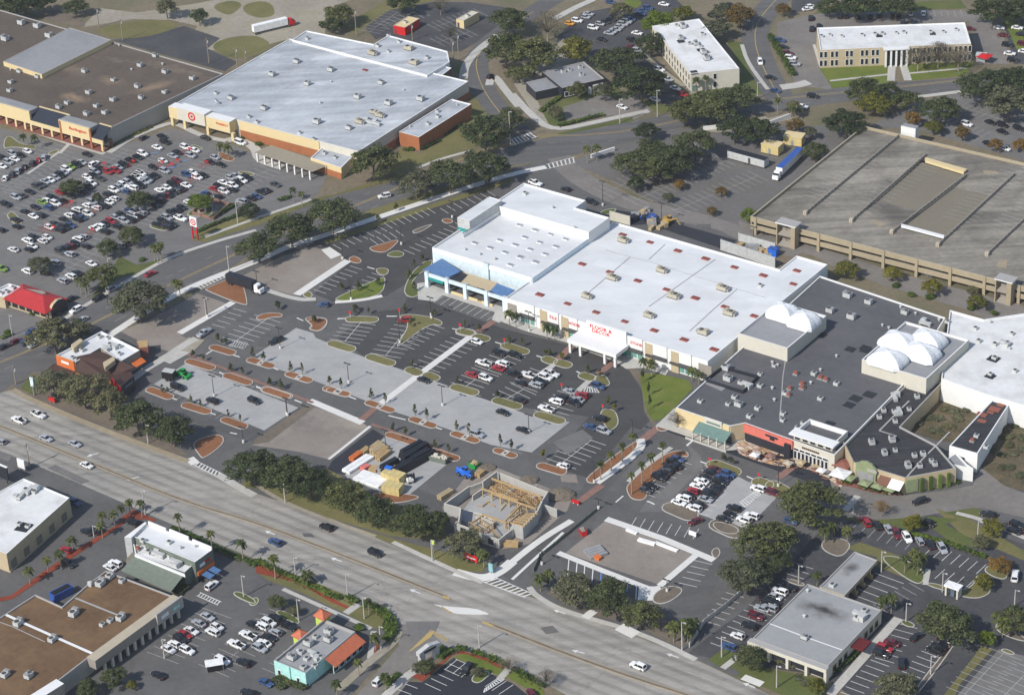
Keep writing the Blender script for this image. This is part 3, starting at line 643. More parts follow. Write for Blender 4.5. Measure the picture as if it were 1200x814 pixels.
# ------------------------------------------------------------------ kerbed islands
def pill(name, a, b, wd, fill, **k):
    p, q = P(*a).to_2d(), P(*b).to_2d(); d = (q-p).normalized(); n = Vector((-d.y, d.x))*(wd/2); r = wd/2
    L = []
    for k2 in range(7):
        t = -math.pi/2+math.pi*k2/6; L.append(q+d*(r*math.cos(t))+n.normalized()*(r*math.sin(t)))
    for k2 in range(7):
        t = math.pi/2+math.pi*k2/6; L.append(p+d*(r*math.cos(t))+n.normalized()*(r*math.sin(t)))
    return island(name, L, fill, smooth=0, **k)
def pills(fill, wd, flat, gap=False):
    for i in range(0, len(flat), 2):
        pill('planting_island', flat[i], flat[i+1], wd, fill)
        if gap:
            p, q = P(*flat[i]).to_2d(), P(*flat[i+1]).to_2d(); d = (q-p).normalized(); c = p.lerp(q, .5); mb = ribbon(MB(), [c-d*.9, c+d*.9], wd*.8, .185, 'concrete_walk'); ribbon(mb, [c-d*.4, c+d*.4], .9, .2, 'metal_dark'); tag(mb.build('kerb_inlet'), kind='structure')
pills('grass_dry', 4.2, U1(85,562, 205,598, 380,655, 510,695, 675,755, 810,797, 440,270, 560,312, 125,170, 175,182, 240,208, 285,222, 725,365, 755,378, 812,390, 860,405, 985,480, 1025,495, 1100,500, 1120,535))
pills('grass_dry', 4.2, U2(180,255, 300,292, 450,350, 580,392, 725,440, 770,460, 850,478, 890,497, 310,85, 460,88, 1085,165, 1140,180))
pills('mulch', 3.4, U3(445,490, 580,532, 715,590, 845,632, 980,690, 1115,730), True); pills('mulch', 3.6, U3(185,402, 305,438, 15,500, 160,545, 280,600, 420,648, 548,695, 700,745))
pills('mulch', 3.6, U4(160,340, 285,388, 410,448, 550,492, 685,550, 805,595)); pills('mulch', 3.2, b3(350,195, 420,215, 530,255, 630,290, 735,332, 825,362, 930,400, 1025,432, 1130,478, 1200,502), True); pills('mulch', 3.4, b3(50,195, 140,225, 625,405, 735,440, 825,480, 930,515))
pills('mulch', 3.6, c3(140,550, 230,578)); pill('planting_island', c3(705,362)[0], c3(705,372)[0], 4, 'mulch')
pills('dirt_dark', 5.6, T7(310,565, 450,625)); pills('dirt_dark', 6.5, T7(690,700, 810,755)); pills('grass_dry', 5.5, T7(650,230, 790,285)); pills('grass_dry', 5, T7(1000,365, 1050,385, 1110,390, 1180,430))
island('planting_island', W(c3(345,600, 590,420, 605,445, 600,480, 400,632, 350,630)), 'mulch'); island('planting_island', W(c3(535,640, 620,560, 740,478, 820,480, 830,510, 790,505, 640,640, 630,710, 560,710, 535,670)), 'mulch')
walk(c3(395,630, 560,510, 608,460, 600,425), 2.6, mat='concrete_white', z=.19); walk(c3(545,625, 610,560, 745,465), 1.6, mat='concrete_walk', z=.19)
island('planting_island', W(c3(400,290, 480,280, 505,350, 470,385, 440,380)), 'grass_dry'); island('planting_island', W(a3(890,440, 1000,400, 1048,412, 1045,450, 950,520, 930,500)), 'mulch')
island('planting_island', W(U3(465,200, 530,160, 660,160, 670,190, 590,190, 520,215)), 'mulch'); island('planting_island', W(U3(820,210, 970,190, 985,240, 930,295, 840,275, 880,250)), 'mulch'); island('planting_island', W(U2(-40,70, 130,70, 150,110, 80,175, 0,150, 40,130)), 'mulch')
island('planting_island', W(U2(630,70, 690,45, 860,65, 955,100, 940,135, 860,115, 640,280, 625,270, 725,110)), 'grass_dry')
island('planting_island', W(b2(360,590, 400,565, 590,480, 610,490, 590,570, 420,595)), 'grass_lush'); island('planting_island', W(b2(555,440, 625,440, 615,475, 570,470)), 'grass_dry'); island('planting_island', W(b2(430,395, 460,380, 500,405, 480,420, 440,412)), 'mulch')
island('planting_island', W(b2(525,345, 560,335, 680,300, 640,345, 600,370, 545,362)), 'mulch'); island('planting_island', W(b2(605,380, 650,355, 700,370, 680,390, 630,388)), 'grass'); island('planting_island', W(b2(720,265, 850,225, 750,285)), 'dirt_dark')
island('planting_island', W(b2(860,215, 900,205, 930,225, 890,235)), 'mulch'); island('planting_island', W(b2(690,540, 720,470, 780,410, 830,400, 820,430, 760,470, 720,520, 790,545, 740,580, 700,570)), 'grass')
island('planting_island', W(b2(210,565, 245,545, 270,565, 250,585)), 'grass_dry'); island('planting_island', W(a2(1090,480, 1130,490, 1160,600, 1150,620, 960,545, 960,535)), 'mulch')
island('planting_island', W(c2(410,180, 440,165, 500,160, 460,190, 420,190)), 'grass'); island('planting_island', W(b3(800,690, 560,670, 540,690, 600,720, 680,725)), 'mulch')
island('planting_island', W(c4(660,340, 730,300, 800,315, 790,345, 720,390, 655,385)), 'dirt_dark'); island('planting_island', W(c4(925,145, 960,120, 980,150, 950,185)), 'dirt_dark'); island('planting_island', W(c4(930,20, 960,0, 1060,30, 1060,65, 980,60)), 'dirt_dark')
island('planting_island', W(a2(40,210, 30,190, 60,170, 110,230, 80,245)), 'grass_dry'); island('planting_island', W(a2(690,245, 720,235, 790,260, 760,268)), 'grass'); island('planting_island', W(a2(860,190, 960,130, 1000,145, 990,200, 905,200)), 'grass')
island('planting_island', W(S3(590,560, 640,545, 700,570, 770,600, 740,640, 640,620)), 'mulch'); island('planting_island', W(S3(780,740, 820,720, 960,750, 930,775, 850,760)), 'grass_dry'); island('planting_island', W(S3(340,490, 370,475, 470,510, 450,525)), 'grass')
island('planting_island', W(S4(30,600, 40,500, 100,470, 200,560, 350,560, 330,610, 230,590, 100,580)), 'grass_dry'); island('planting_island', W(S4(440,660, 470,620, 560,600, 540,640)), 'grass_dry')
island('planting_island', W(T6(140,180, 200,160, 340,230, 340,280, 230,240)), 'grass'); island('planting_island', W(T6(-60,90, 0,60, 30,85, 0,130, -50,130)), 'grass_lush'); island('planting_island', W(a4(1080,345, 1110,325, 1200,370, 1190,395)), 'grass')
island('planting_island', W(T8(680,430, 720,390, 820,370, 830,400, 750,470, 690,460)), 'grass_lush'); island('planting_island', W(d4(510,165, 610,165, 740,235, 720,305, 640,270)), 'grass')
island('planting_island', W(d4(240,110, 290,70, 400,100, 350,175, 270,150)), 'dirt_dark'); island('planting_island', W(d4(735,300, 830,330, 960,370, 1040,345, 1040,300, 980,240, 960,300, 900,330, 760,285)), 'grass_dry'); island('planting_island', W(d4(1000,235, 1040,200, 1120,200, 1125,270, 1080,275)), 'grass_dry')
island('planting_island', W(d4(615,470, 640,460, 690,485, 680,500, 640,492)), 'grass'); island('planting_island', W(d4(75,280, 90,265, 180,295, 160,310)), 'dirt_dark'); island('planting_island', W(d4(690,830, 890,560, 870,555, 680,790)), 'dirt_dark'); island('planting_island', W(d4(1055,500, 1080,470, 1200,540, 1210,570, 1110,540)), 'dirt_dark')
island('planting_island', W(d4(1080,605, 1110,595, 1160,620, 1140,630)), 'grass_dry')
# mulch edging
for px in (a3(560,800, 620,760, 720,800), b4(0,245, 200,290, 340,375, 440,420, 430,400, 230,300, 60,210, 0,190), T6(880,540, 900,500, 940,420, 960,450, 930,500), T8(205,410, 300,455, 545,240, 530,232, 330,400, 230,395), T8(540,235, 600,215, 780,260, 950,350, 900,350, 780,290, 640,240)):
    pave('mulch_bed', px, Z5+.01, 'mulch_red')
pave('mulch_bed', a4(-10,380, 60,365, 200,270, 330,180, 600,0, 580,0, 330,150, 200,240, 50,350, -10,360), Z5+.01, 'mulch_red')
pave('mulch_bed', a3(560,814, 570,790, 620,755, 730,800, 720,812, 620,775), Z5+.012, 'mulch_red')
# ------------------------------------------------------------------ painted markings
def stalls(mb, a, b, n, depth=5.4, both=True, mat='paint_white', skew=0.0, centre=True, wd=.16, side=1, z=Z5):
    """n stalls along the line a-b (photo points); depth in metres to each side"""
    p, q = P(*a).to_2d(), P(*b).to_2d(); d = (q-p).normalized(); v = Vector((-d.y, d.x))*side
    ln = (v+d*skew).normalized()*depth*math.sqrt(1+skew*skew)
    for i in range(n+1):
        c = p+(q-p)*(i/n)
        for s in ((1, -1) if both else (1,)):
            e = c+(ln if s == 1 else (-v+d*skew).normalized()*depth*math.sqrt(1+skew*skew))
            ribbon(mb, [c, e], wd, z, mat)
    if both and centre: ribbon(mb, [p, q], wd, z+.004, mat)
def nst(a, b, w2=2.75): return max(1, round((P(*a)-P(*b)).length/w2))
def row(mb, px, both=True, **k): stalls(mb, px[0], px[1], nst(px[0], px[1]), both=both, **k)
def hatch(mb, px, n=8, mat='paint_white', z=Z5, wd=.35):
    a, b, c, d = W(px)
    ribbon(mb, [a, b], .2, z, mat); ribbon(mb, [d, c], .2, z, mat)
    for i in range(n+1):
        t = i/n; ribbon(mb, [a.lerp(b, t), d.lerp(c, min(1, t+.0))], wd, z+.004, mat)
mk = MB()
for px in (U3(300,385, 560,200), U2(265,240, 375,110), U2(550,340, 715,140), U2(640,275, 640,275), U2(800,455, 1170,190), U1(150,560, 290,455), U1(430,650, 560,575), U1(740,755, 900,615), U1(310,440, 480,320), U1(560,560, 700,460)):
    if px[0] != px[1]: row(mk, px)
row(mk, U2(660,265, 870,120), both=False, side=-1)
for px in (U3(620,510, 900,345), U3(780,600, 1060,400), U2(220,575, 500,370), U2(520,680, 790,480), b3(780,340, 990,200), b3(975,405, 1180,260), c3(-20,470, 120,360)):
    row(mk, px, mat='paint_faded', z=Z5)
row(mk, c3(230,540, 370,430), z=Z5); row(mk, U3(170,240, 320,130), both=False, side=-1)
for px in (b2(360,330, 570,245), b2(600,230, 800,160), b2(860,160, 1080,80)): row(mk, px, both=False, side=-1)
row(mk, b2(570,330, 690,290), both=False, side=1); row(mk, b2(690,355, 930,228), both=False, side=-1); row(mk, b2(270,540, 440,430), both=False, side=-1); row(mk, b2(490,560, 600,480), both=False, side=1)
row(mk, S2(240,535, 740,700), both=False, side=-1)
for px in (U4(330,330, 700,490), U4(470,210, 1000,430)): row(mk, px, mat='paint_faded')
for px in (U4(420,300, 560,200), U4(650,390, 800,290), U4(890,490, 1030,390)): row(mk, px, mat='paint_faded')
row(mk, T7(470,600, 700,260), both=True); row(mk, T7(60,440, 350,190), both=False, side=-1); row(mk, T7(790,700, 1050,400), both=True, mat='paint_faded')
row(mk, T7(-10,720, 480,810), both=False, side=1); VS = Q(640,630,6.667)
for i_ in range(0, 20, 2):
    q_ = VS(178,172, 168,290, 242,195, 232,310, 302,215, 294,330, 367,238, 358,345, 430,262, 424,370, 512,290, 508,395, 560,312, 552,400, 640,345, 630,430, 708,372, 700,480, 772,388, 768,490)[i_:i_+2]; ribbon(mk, [p.to_2d() for p in W(q_)], .28, Z5, 'paint_blue' if i_ in (8, 10, 12, 14) else 'paint_white')
row(mk, c4(870,160, 780,290), both=False, side=1, depth=.1); row(mk, c4(870,160, 780,290), both=False, side=1); row(mk, c4(1000,335, 890,465), both=False, side=1)
row(mk, T5(600,430, 760,300), both=False, mat='paint_faded', side=-1)
tag(mk.build('parking_markings'), kind='structure')
mk = MB()      # the big west lot
ROWS_W = [(a2(10,70, 420,-190), 1), (a2(70,200, 600,-110), 1), (a2(130,310, 760,-70), 1), (a2(230,420, 1000,-60), 1), (a2(270,470, 520,330), 1), (a2(700,240, 1080,-10), 1), (a2(1000,110, 1260,-20), 1)]
for px, _ in ROWS_W: row(mk, px, mat='paint_faded')
row(mk, T1(-40,480, 330,280), both=True, mat='paint_faded'); row(mk, T1(100,660, 640,390), both=False, mat='paint_faded')
tag(mk.build('parking_markings'), kind='structure')
mk = MB()      # the lots along the south and east
for px in (a4(760,640, 1010,430), a4(1000,700, 1330,440), a4(1300,720, 1460,590)): row(mk, px, mat='paint_faded')
row(mk, T6(-20,430, 160,220), mat='paint_faded')
row(mk, T8(320,470, 560,280), both=False, side=-1); row(mk, T8(570,285, 700,340), both=False, side=-1); row(mk, T8(850,390, 1010,480), both=False, side=-1); row(mk, T8(-20,600, 130,460), both=False, side=-1)
row(mk, d4(395,345, 500,245), both=False, side=-1, depth=9); row(mk, d4(780,115, 1020,205), both=False, side=-1); row(mk, d4(500,640, 610,480), both=False, side=-1); row(mk, d4(690,760, 870,570), both=False, side=1); row(mk, d4(340,800, 480,650), both=False, side=-1)
row(mk, d4(780,270, 960,340), both=False, side=1); row(mk, d4(-90,440, 130,200), both=False, side=-1); row(mk, d4(560,430, 730,330), both=False, mat='paint_faded'); row(mk, c4(1010,600, 1190,420), both=False, side=1)
row(mk, d4(920,810, 1100,620), both=True, mat='paint_faded'); row(mk, d4(1090,830, 1230,690), both=True, mat='paint_faded'); row(mk, d4(420,10, 680,90), both=False, side=-1, mat='paint_faded')
row(mk, d1(280,70, 900,50), both=False, side=-1, mat='paint_faded'); row(mk, b1(590,120, 780,60), mat='paint_faded'); row(mk, b1(830,130, 1050,60), mat='paint_faded'); row(mk, b1(850,200, 1000,150), mat='paint_faded'); row(mk, b1(530,150, 660,60), mat='paint_faded'); [row(mk, px, mat='paint_faded') for px in (c2(430,90, 900,-120), c2(560,130, 1000,-60), c2(760,170, 1150,10), d1(760,560, 1000,640), d1(900,500, 1190,590))]
tag(mk.build('parking_markings'), kind='structure')
mk = MB()      # street markings
def dash(px, L=3.0, G=9.0, wd=.14, mat='paint_faded', z=Z5):
    p = [v.to_2d() for v in W(px)]; s = 0
    for i in range(len(p)-1):
        d = p[i+1]-p[i]; n = d.length; d.normalize(); t = 0
        while t < n: ribbon(mk, [p[i]+d*t, p[i]+d*min(n, t+L)], wd, z, mat); t += L+G
def line(px, wd=.15, mat='paint_white', z=Z5, sm=0): ribbon(mk, chaikin(W(px), sm, False) if sm else W(px), wd, z, mat)
MEDL = ID(-300,372, -10,496, 0,499, 113,545, 213,587, 300,612, 400,650, 480,682, 523,699); MEDR = ID(572,730, 600,741, 640,757, 683,773, 745,795, 812,816, 900,850, 1200,985)
def shift(px, dx, dy): return [(x+dx, y+dy) for x, y in px]
allm = MEDL+MEDR
for k in (11, 23): dash(shift(allm, k*.5, -k*1.0))
for k in (12, 24): dash(shift(allm, -k*.5, k*1.0))
line(shift(MEDL, 1.0, -3.2), .11, mat='median_tan'); line(shift(MEDL, -1.0, 3.2), .11, mat='median_tan'); line(shift(MEDR, 1.0, -3.2), .11, mat='median_tan'); line(shift(MEDR, -1.0, 3.2), .11, mat='median_tan')
cl = []
for (x, y), (x2, y2) in zip(R2N[3:16], R2S[3:16]): cl.append(((x+x2)/2+2, (y+y2)/2))
cl = a2(0,880, 380,725, 540,645, 850,490, 1197,330)+b2(300,200, 520,130)+b1(1197,640)+c1(430,630, 740,575)+d1(0,470, 270,440, 600,410, 920,372)
line(shift(cl, 0, -.6), .22, 'paint_yellow', sm=1); line(shift(cl, 0, .8), .22, 'paint_yellow', sm=1)
dash(shift(cl, -4, -8)); dash(shift(cl, 5, 8))
line(R3[:-1], .3, 'paint_yellow', sm=2, z=Z5); line(R4, .3, 'paint_yellow', sm=2, z=Z5)
def arrow(x, y, x2, y2):
    p, q = P(x, y).to_2d(), P(x2, y2).to_2d(); d = (q-p).normalized(); n = Vector((-d.y, d.x)); z = Z5+.01
    mk.poly([(*(p+n*.2), z), (*(p-n*.2), z), (*(p+d*2.2-n*.2), z), (*(p+d*2.2+n*.2), z)], 'paint_white'); mk.poly([(*(p+d*2.2+n*.75), z), (*(p+d*2.2-n*.75), z), (*(p+d*3.8), z)], 'paint_white')
for px in (b4(400,190, 370,180), b4(770,340, 730,325), b4(90,65, 50,50), c4(250,435, 220,425), c4(340,620, 300,610), c4(780,640, 750,630), d4(-60,780, -90,768), a3(650,600, 620,610), a3(460,490, 410,505)): arrow(*px[0], *px[1])
def xwalk(px, n, z=Z5+.02, mat='paint_white', w2=.5):
    a, b, c, d = W(px)
    for i in range(n):
        t = (i+.5)/n; ribbon(mk, [a.lerp(b, t), d.lerp(c, t)], w2, z, mat)
    ribbon(mk, [a, b], .25, z-.005, mat); ribbon(mk, [d, c], .25, z-.005, mat)
xwalk(a3(905,545, 1025,605, 1035,585, 925,530), 8); xwalk(b4(1060,285, 1260,360, 1300,345, 1120,265), 9); xwalk(a2(935,540, 1060,480, 1040,470, 915,530), 8); xwalk(c1(10,680, 120,640, 90,620, -10,655), 7)
xwalk(c1(170,790, 300,760, 295,735, 160,770), 7); xwalk(U1(600,545, 790,400, 770,390, 640,480), 9); xwalk(a4(920,350, 1020,395, 1035,380, 935,335), 8, w2=.3); xwalk(S3(120,700, 150,690, 200,690, 170,700), 2, mat='paint_blue')
hatch(mk, T8(200,220, 360,110, 390,60, 350,75), 11, 'paint_yellow'); hatch(mk, T8(350,70, 490,140, 500,120, 370,55), 8, 'paint_yellow')
hatch(mk, T7(890,560, 1010,460, 960,440, 850,520), 7, 'paint_white'); hatch(mk, U1(960,590, 1090,600, 1060,560, 990,555), 6); hatch(mk, T8(780,540, 940,440, 900,430, 790,510), 8); hatch(mk, U3(290,395, 400,405, 420,370, 320,350), 6, 'paint_faded')
for px in (U1(60,150, 100,160), U1(360,245, 410,260), U1(650,340, 710,360), U1(930,450, 985,475), U2(215,80, 280,80), U2(560,65, 620,65), U3(1055,200, 1115,200), U3(765,195, 810,215), U3(600,545, 635,560), U3(1130,745, 1180,765), U4(300,395, 345,410), U4(560,495, 615,515), U4(765,650, 715,640), U4(640,215, 680,235), U4(900,315, 945,335), U3(480,680, 530,695), U3(750,770, 800,790), U3(130,450, 170,425), U3(320,455, 365,470), b2(380,678, 420,675), b2(610,665, 660,665), b2(520,435, 555,445), S5(200,500, 255,450), T7(430,80, 480,40), T7(540,205, 620,235), T7(900,320, 980,355), T7(130,515, 180,540), T7(205,100, 285,125), c3(630,715, 660,725), c3(485,720, 520,690)): line(px, .5)
line(c4(0,275, 240,55), .9, 'concrete_white'); line(b3(620,315, 700,335), .5); line(b3(840,370, 870,380), .5)
for px in (T2(180,200, 240,190), T2(340,310, 410,290), T2(430,265, 470,250), T2(540,195, 580,185)): line(px, .45, 'paint_blue', z=Z5+.01)
tag(mk.build('road_markings'), kind='structure')
# medians of the highway
def median(px, wd):
    p = chaikin(W(px), 2, False); l = []; r = []
    for i in range(len(p)):
        a, b = p[max(0, i-1)].to_2d(), p[min(len(p)-1, i+1)].to_2d(); t = (b-a).normalized(); n = Vector((-t.y, t.x))*wd/2
        l.append(p[i].to_2d()+n); r.append(p[i].to_2d()-n)
    island('highway_median', l+r[::-1], 'dirt_dark', smooth=0, kw=.3, kmat='median_tan', hk=.18)
median(MEDL, 1.1); median(MEDR, 1.2)
island('traffic_island', W(b4(820,388, 900,402, 1020,408, 1095,435, 1080,440, 960,438, 920,432, 870,405)), 'concrete_white', smooth=1, kw=.08)
for px in (b4(872,350, 910,362, 908,370, 880,366), b4(1055,470, 1112,490, 1105,497, 1060,482), b4(865,398, 915,430, 905,432, 870,408)): pave('median_nose', px, .21, 'paint_yellow')
# rough patches on the highway and old paving
for px, mt in ((a3(220,560, 260,545, 420,620, 380,635), 'asphalt_old'), (a3(0,480, 60,500, 40,530, 0,520), 'asphalt_old'), (b4(215,60, 260,60, 275,78, 225,75), 'asphalt'), (b4(700,470, 860,470, 830,540, 720,560), 'asphalt_old'), (c4(130,500, 190,490, 220,520, 160,530), 'gravel_old'), (c3(225,590, 300,590, 310,630, 230,625), 'dirt_pad'), (c2(860,235, 930,235, 930,255, 880,265), 'asphalt'), (U3(300,380, 400,390, 430,340, 350,320), 'asphalt'), (c3(190,440, 330,380, 380,420, 260,500), 'asphalt_old')):
    pave('road_patch', px, Z5-.005, mt)
# ------------------------------------------------------------------ buildings
def edge(b, x, y, z=None):
    """the wall of block b nearest to a photo point at its top"""
    p = P(x, y, b.h if z is None else z).to_2d(); best = None
    for i in range(len(b.pts)):
        a, c = b.pts[i], b.pts[(i+1) % len(b.pts)]; d = c-a
        t = max(0, min(1, (p-a).dot(d)/max(d.length_squared, 1e-6))); r = (a+d*t-p).length
        if best is None or r < best[0]: best = (r, a, c)
    return Fr(best[1], best[2])
def slab(mb, px, zs, th, mat):
    """a sloping panel: photo points with their heights"""
    if isinstance(zs, (int, float)): zs = [zs]*len(px)
    t = [P(x, y, z) for (x, y), z in zip(px, zs)]
    if area(t) < 0: t = t[::-1]
    mb.hexa([(p.x, p.y, p.z-th) for p in t], t, mat); return mb
def hip(mb, px, z, rise, mat, eave=.0, th=.15):
    """hipped or pyramid roof over four photo points at eave height"""
    q = [Vector((p.x, p.y)) for p in W(px, z)]; q = ccw(q); c = sum(q, Vector((0,0)))/4
    i = 0 if (q[1]-q[0]).length >= (q[2]-q[1]).length else 1
    a0, a9, b0, b1 = q[i], q[(i+1) % 4], q[(i+2) % 4], q[(i+3) % 4]
    Lg, Sh = (a9-a0).length, (b0-a9).length; m0, m1 = (a0+b1)/2, (a9+b0)/2; k = min(.5, Sh/2/Lg)
    r0, r1 = m0.lerp(m1, k), m0.lerp(m1, 1-k); zz = z+rise; V3 = lambda p, h: (p.x, p.y, h)
    mb.poly([V3(a0,z), V3(a9,z), V3(r1,zz), V3(r0,zz)], mat); mb.poly([V3(a9,z), V3(b0,z), V3(r1,zz)], mat)
    mb.poly([V3(b0,z), V3(b1,z), V3(r0,zz), V3(r1,zz)], mat); mb.poly([V3(b1,z), V3(a0,z), V3(r0,zz)], mat)
    mb.poly([V3(b1,z-th), V3(b0,z-th), V3(a9,z-th), V3(a0,z-th)], mat); return mb
def cols(mb, fr, us, wd, z0, z1, d0, d1, mat):
    for a in us: fr.box(mb, a-wd/2, a+wd/2, z0, z1, d0, d1, mat)
def part(mb, name, root): return mb.build(name, root)
def windows(root, fr, us, wd, z0, z1, frame='cap_white', glass='glass', d=.0):
    """each window a part, its pane a sub-part"""
    for a in us:
        m1 = MB(); t = .12
        fr.box(m1, a-wd/2-t, a-wd/2, z0-t, z1+t, d, d+.12, frame); fr.box(m1, a+wd/2, a+wd/2+t, z0-t, z1+t, d, d+.12, frame)
        fr.box(m1, a-wd/2, a+wd/2, z1, z1+t, d, d+.12, frame); fr.box(m1, a-wd/2, a+wd/2, z0-t, z0, d, d+.16, frame)
        w2 = m1.build('window', root); m2 = MB(); fr.box(m2, a-wd/2, a+wd/2, z0, z1, d+.01, d+.06, glass)
        o = m2.build('pane', None); off = root.location; o.data.transform(Matrix.Translation(-off)); o.parent = w2
# ---- the big store with the red lettering
b = building('store_building', 'big white flat-roofed store with red block lettering over its white entrance canopy', 'store',
    [(600,351.4), (833,424.3), (966,309), (930,298), (914,319), (714,255)], 7.5, 'wall_white', 'roof_white', par=.5, ang=GA)
store = b; rt = b.root
fr = edge(b, 715, 388)
def seg(mb, fr, x0, x1, q, z0, z1, d0, d1, mat, zz=4):
    a0, a9 = fr.U(*q(x0[0], x0[1])[0], zz), fr.U(*q(x1[0], x1[1])[0], zz); fr.box(mb, min(a0,a9), max(a0,a9), z0, z1, d0, d1, mat); return (a0+a9)/2, abs(a9-a0)
L = fr.L
def X(x, y, q=S1, z=6): return fr.U(*q(x, y)[0], z)
sgn = 1 if X(1000,400) > X(100,150) else -1
for x, y, q in ((52,150,S1), (242,220,S1), (1025,470,S1), (730,60,c3)): a = X(x, y, q); mb = MB(); fr.box(mb, a-1.4, a+1.4, 0, 7.45, 0, .5, 'wall_tan'); part(mb, 'pilaster', rt)
mb = MB()
for x0, x1, y in ((845,960,620),): a, c = X(x0, y, S2, 5), X(x1, y, S2, 5); fr.box(mb, min(a,c), max(a,c), .8, 6, 0, .25, 'wall_greige')
part(mb, 'grey_wall_panel', rt); mb = MB()
a, c = X(845,90,c3), X(905,110,c3); fr.box(mb, min(a,c), max(a,c), .8, 6, 0, .25, 'wall_greige')
part(mb, 'grey_wall_panel', rt)
for i, (x0, y0, x1, y1, q) in enumerate(((1005,620,1150,660,S2), (80,140,215,200,S1), (270,210,400,250,S1), (850,390,1000,450,S1), (1055,450,1230,520,S1), (745,40,840,70,c3))):
    a, c = sorted((X(x0, y0, q, 5), X(x1, y1, q, 5)))
    mb = MB(); fr.box(mb, a, c, 3.9, 7.9, 0, .35, 'wall_white', 'cap_white'); part(mb, 'sign_panel', rt)
    mb = MB(); fr.box(mb, a, c, 3.2, 3.7, .02, 1.4, 'metal_dark'); part(mb, 'awning', rt)
    if q is not S1 or x0 != 1055: windows(rt, fr, [a+(c-a)*(k+.5)/3 for k in range(3)], (c-a)/3-.35, .5, 2.7, 'wall_white', 'glassgreen', .02)
a0, a9 = sorted((X(395,330), X(805,420)))
mb = MB(); fr.box(mb, a0, a9, 3.6, 9.2, .0, .9, 'wall_white', 'cap_white'); part(mb, 'entrance_sign_panel', rt)
text_on(fr, 'FLOOR &\nDECOR', X(617,310), 7.0, 2.7, .95, 'red', rt, width=abs(X(720,345)-X(515,280)))
text_on(fr, 'TILE', X(150,170), 5.9, 1.0, .38, 'red', rt, width=abs(X(185,180)-X(115,155))); text_on(fr, 'WOOD', X(340,235), 5.9, 1.0, .38, 'red', rt, width=abs(X(390,250)-X(290,215))); text_on(fr, 'STONE', X(925,420), 5.9, 1.0, .38, 'red', rt, width=abs(X(980,435)-X(870,400)))
c0, c9 = sorted((fr.U(*S1(345,340)[0], 4.5), fr.U(*S1(855,445)[0], 4.5)))
mb = MB(); fr.box(mb, c0, c9, 3.7, 5.0, .9, 8.0, 'wall_white', 'cap_white'); part(mb, 'entrance_canopy', rt)
for k in (.04, .25, .75, .96): mb = MB(); fr.box(mb, c0+(c9-c0)*k-.4, c0+(c9-c0)*k+.4, 0, 3.7, 7.0, 7.8, 'wall_white'); part(mb, 'column', rt)
mb = MB(); fr.box(mb, c0+1.5, c9-1.5, 0, 3.4, .02, .3, 'teal'); fr.box(mb, c0+2.5, c9-2.5, .1, 2.6, .3, .4, 'glass'); part(mb, 'entrance_doors', rt)
units(b, 'big', c2(520,310, 470,485, 350,570, 700,450, 755,570, 985,535, 1015,650, 640,660, 895,740)); units(b, 'small', c2(1160,520))
units(b, 'red', c2(517,280, 645,315, 775,355, 905,392, 1040,432, 1175,470, 328,417, 457,455, 588,495, 722,536, 857,576, 995,617, 1133,660, 130,560, 260,602, 393,642, 527,685, 665,727, 805,770)+d2(135,448, 118,510)+c3(945,2))
mb = MB()
for px in (c2(640,400, 715,330), c2(830,735, 945,630, 1050,540), c2(640,620, 950,400), c2(440,355, 480,370, 640,410, 860,480, 1060,540, 1190,580), c2(340,570, 550,390)):
    wp = [p.to_2d() for p in W(px, b.zr)]
    for i in range(len(wp)-1): mb.tube((*wp[i], b.zr+.12), (*wp[i+1], b.zr+.12), .07, .07, 'metal_mid', 5, False)
o = mb.build('gas_pipe'); o.data.transform(Matrix.Translation(-rt.location)); o.parent = b.roof
# ---- the store with the blue front canopies
b = building('store_building', 'white flat-roofed store with blue front canopies and rows of grey skylights', 'store',
    [(510.5,292.5), (626,325), (692,277), (574,240)], 9, 'ice_blue', 'roof_white', par=.6, ang=GA)
rt = b.root
units(b, 'sky', c2(35,235, 108,258, 180,278, 60,292, 130,315, 205,335, 15,327, 85,348, 155,370, 37,385, 110,407, 250,300)+S2(530,30, 675,75, 815,118, 960,160, 1105,205, 765,5, 908,45, 865,235), .85); units(b, 'vent', S2(440,95, 580,140, 720,185))
bb = block(rt, W(c2(-88,145, 357,268, 458,205, 312,160, 325,122, 50,35), 11.5), 11.5, 'wall_white', 'roof_white', par=.5, ang=GA, wname='rear_block_wall', rname='rear_block_roof')
units(bb, 'vent', c2(190,155, 290,250)); units(bb, 'small', c2(60,90))
bt = block(rt, W(b2(945,203, 1000,222, 1142,122, 1090,103), 13), 13, 'metal_light', 'roof_white', par=.1, ang=GA, wname='corner_tower_wall', rname='corner_tower_roof')
mb = MB(); f2 = edge(bt, *b2(960,212)[0]); f2.box(mb, .3, f2.L-.3, 6.5, 9.5, .02, .35, 'teal'); part(mb, 'tower_sign_box', rt)
mb = MB(); f2 = edge(b, *b2(1000,245)[0])
for k in range(26): a = 2+k*.8; f2.box(mb, a, a+.15, 8.4, 10.0, -4.0, -3.8, 'metal_mid')
f2.box(mb, 2, 23, 10, 10.15, -4.05, -3.75, 'metal_mid'); f2.box(mb, 2, 23, 8.4, 9.6, -4.3, -4.15, 'cap_white'); part(mb, 'roof_screen', rt)
fr = edge(b, 565, 308)
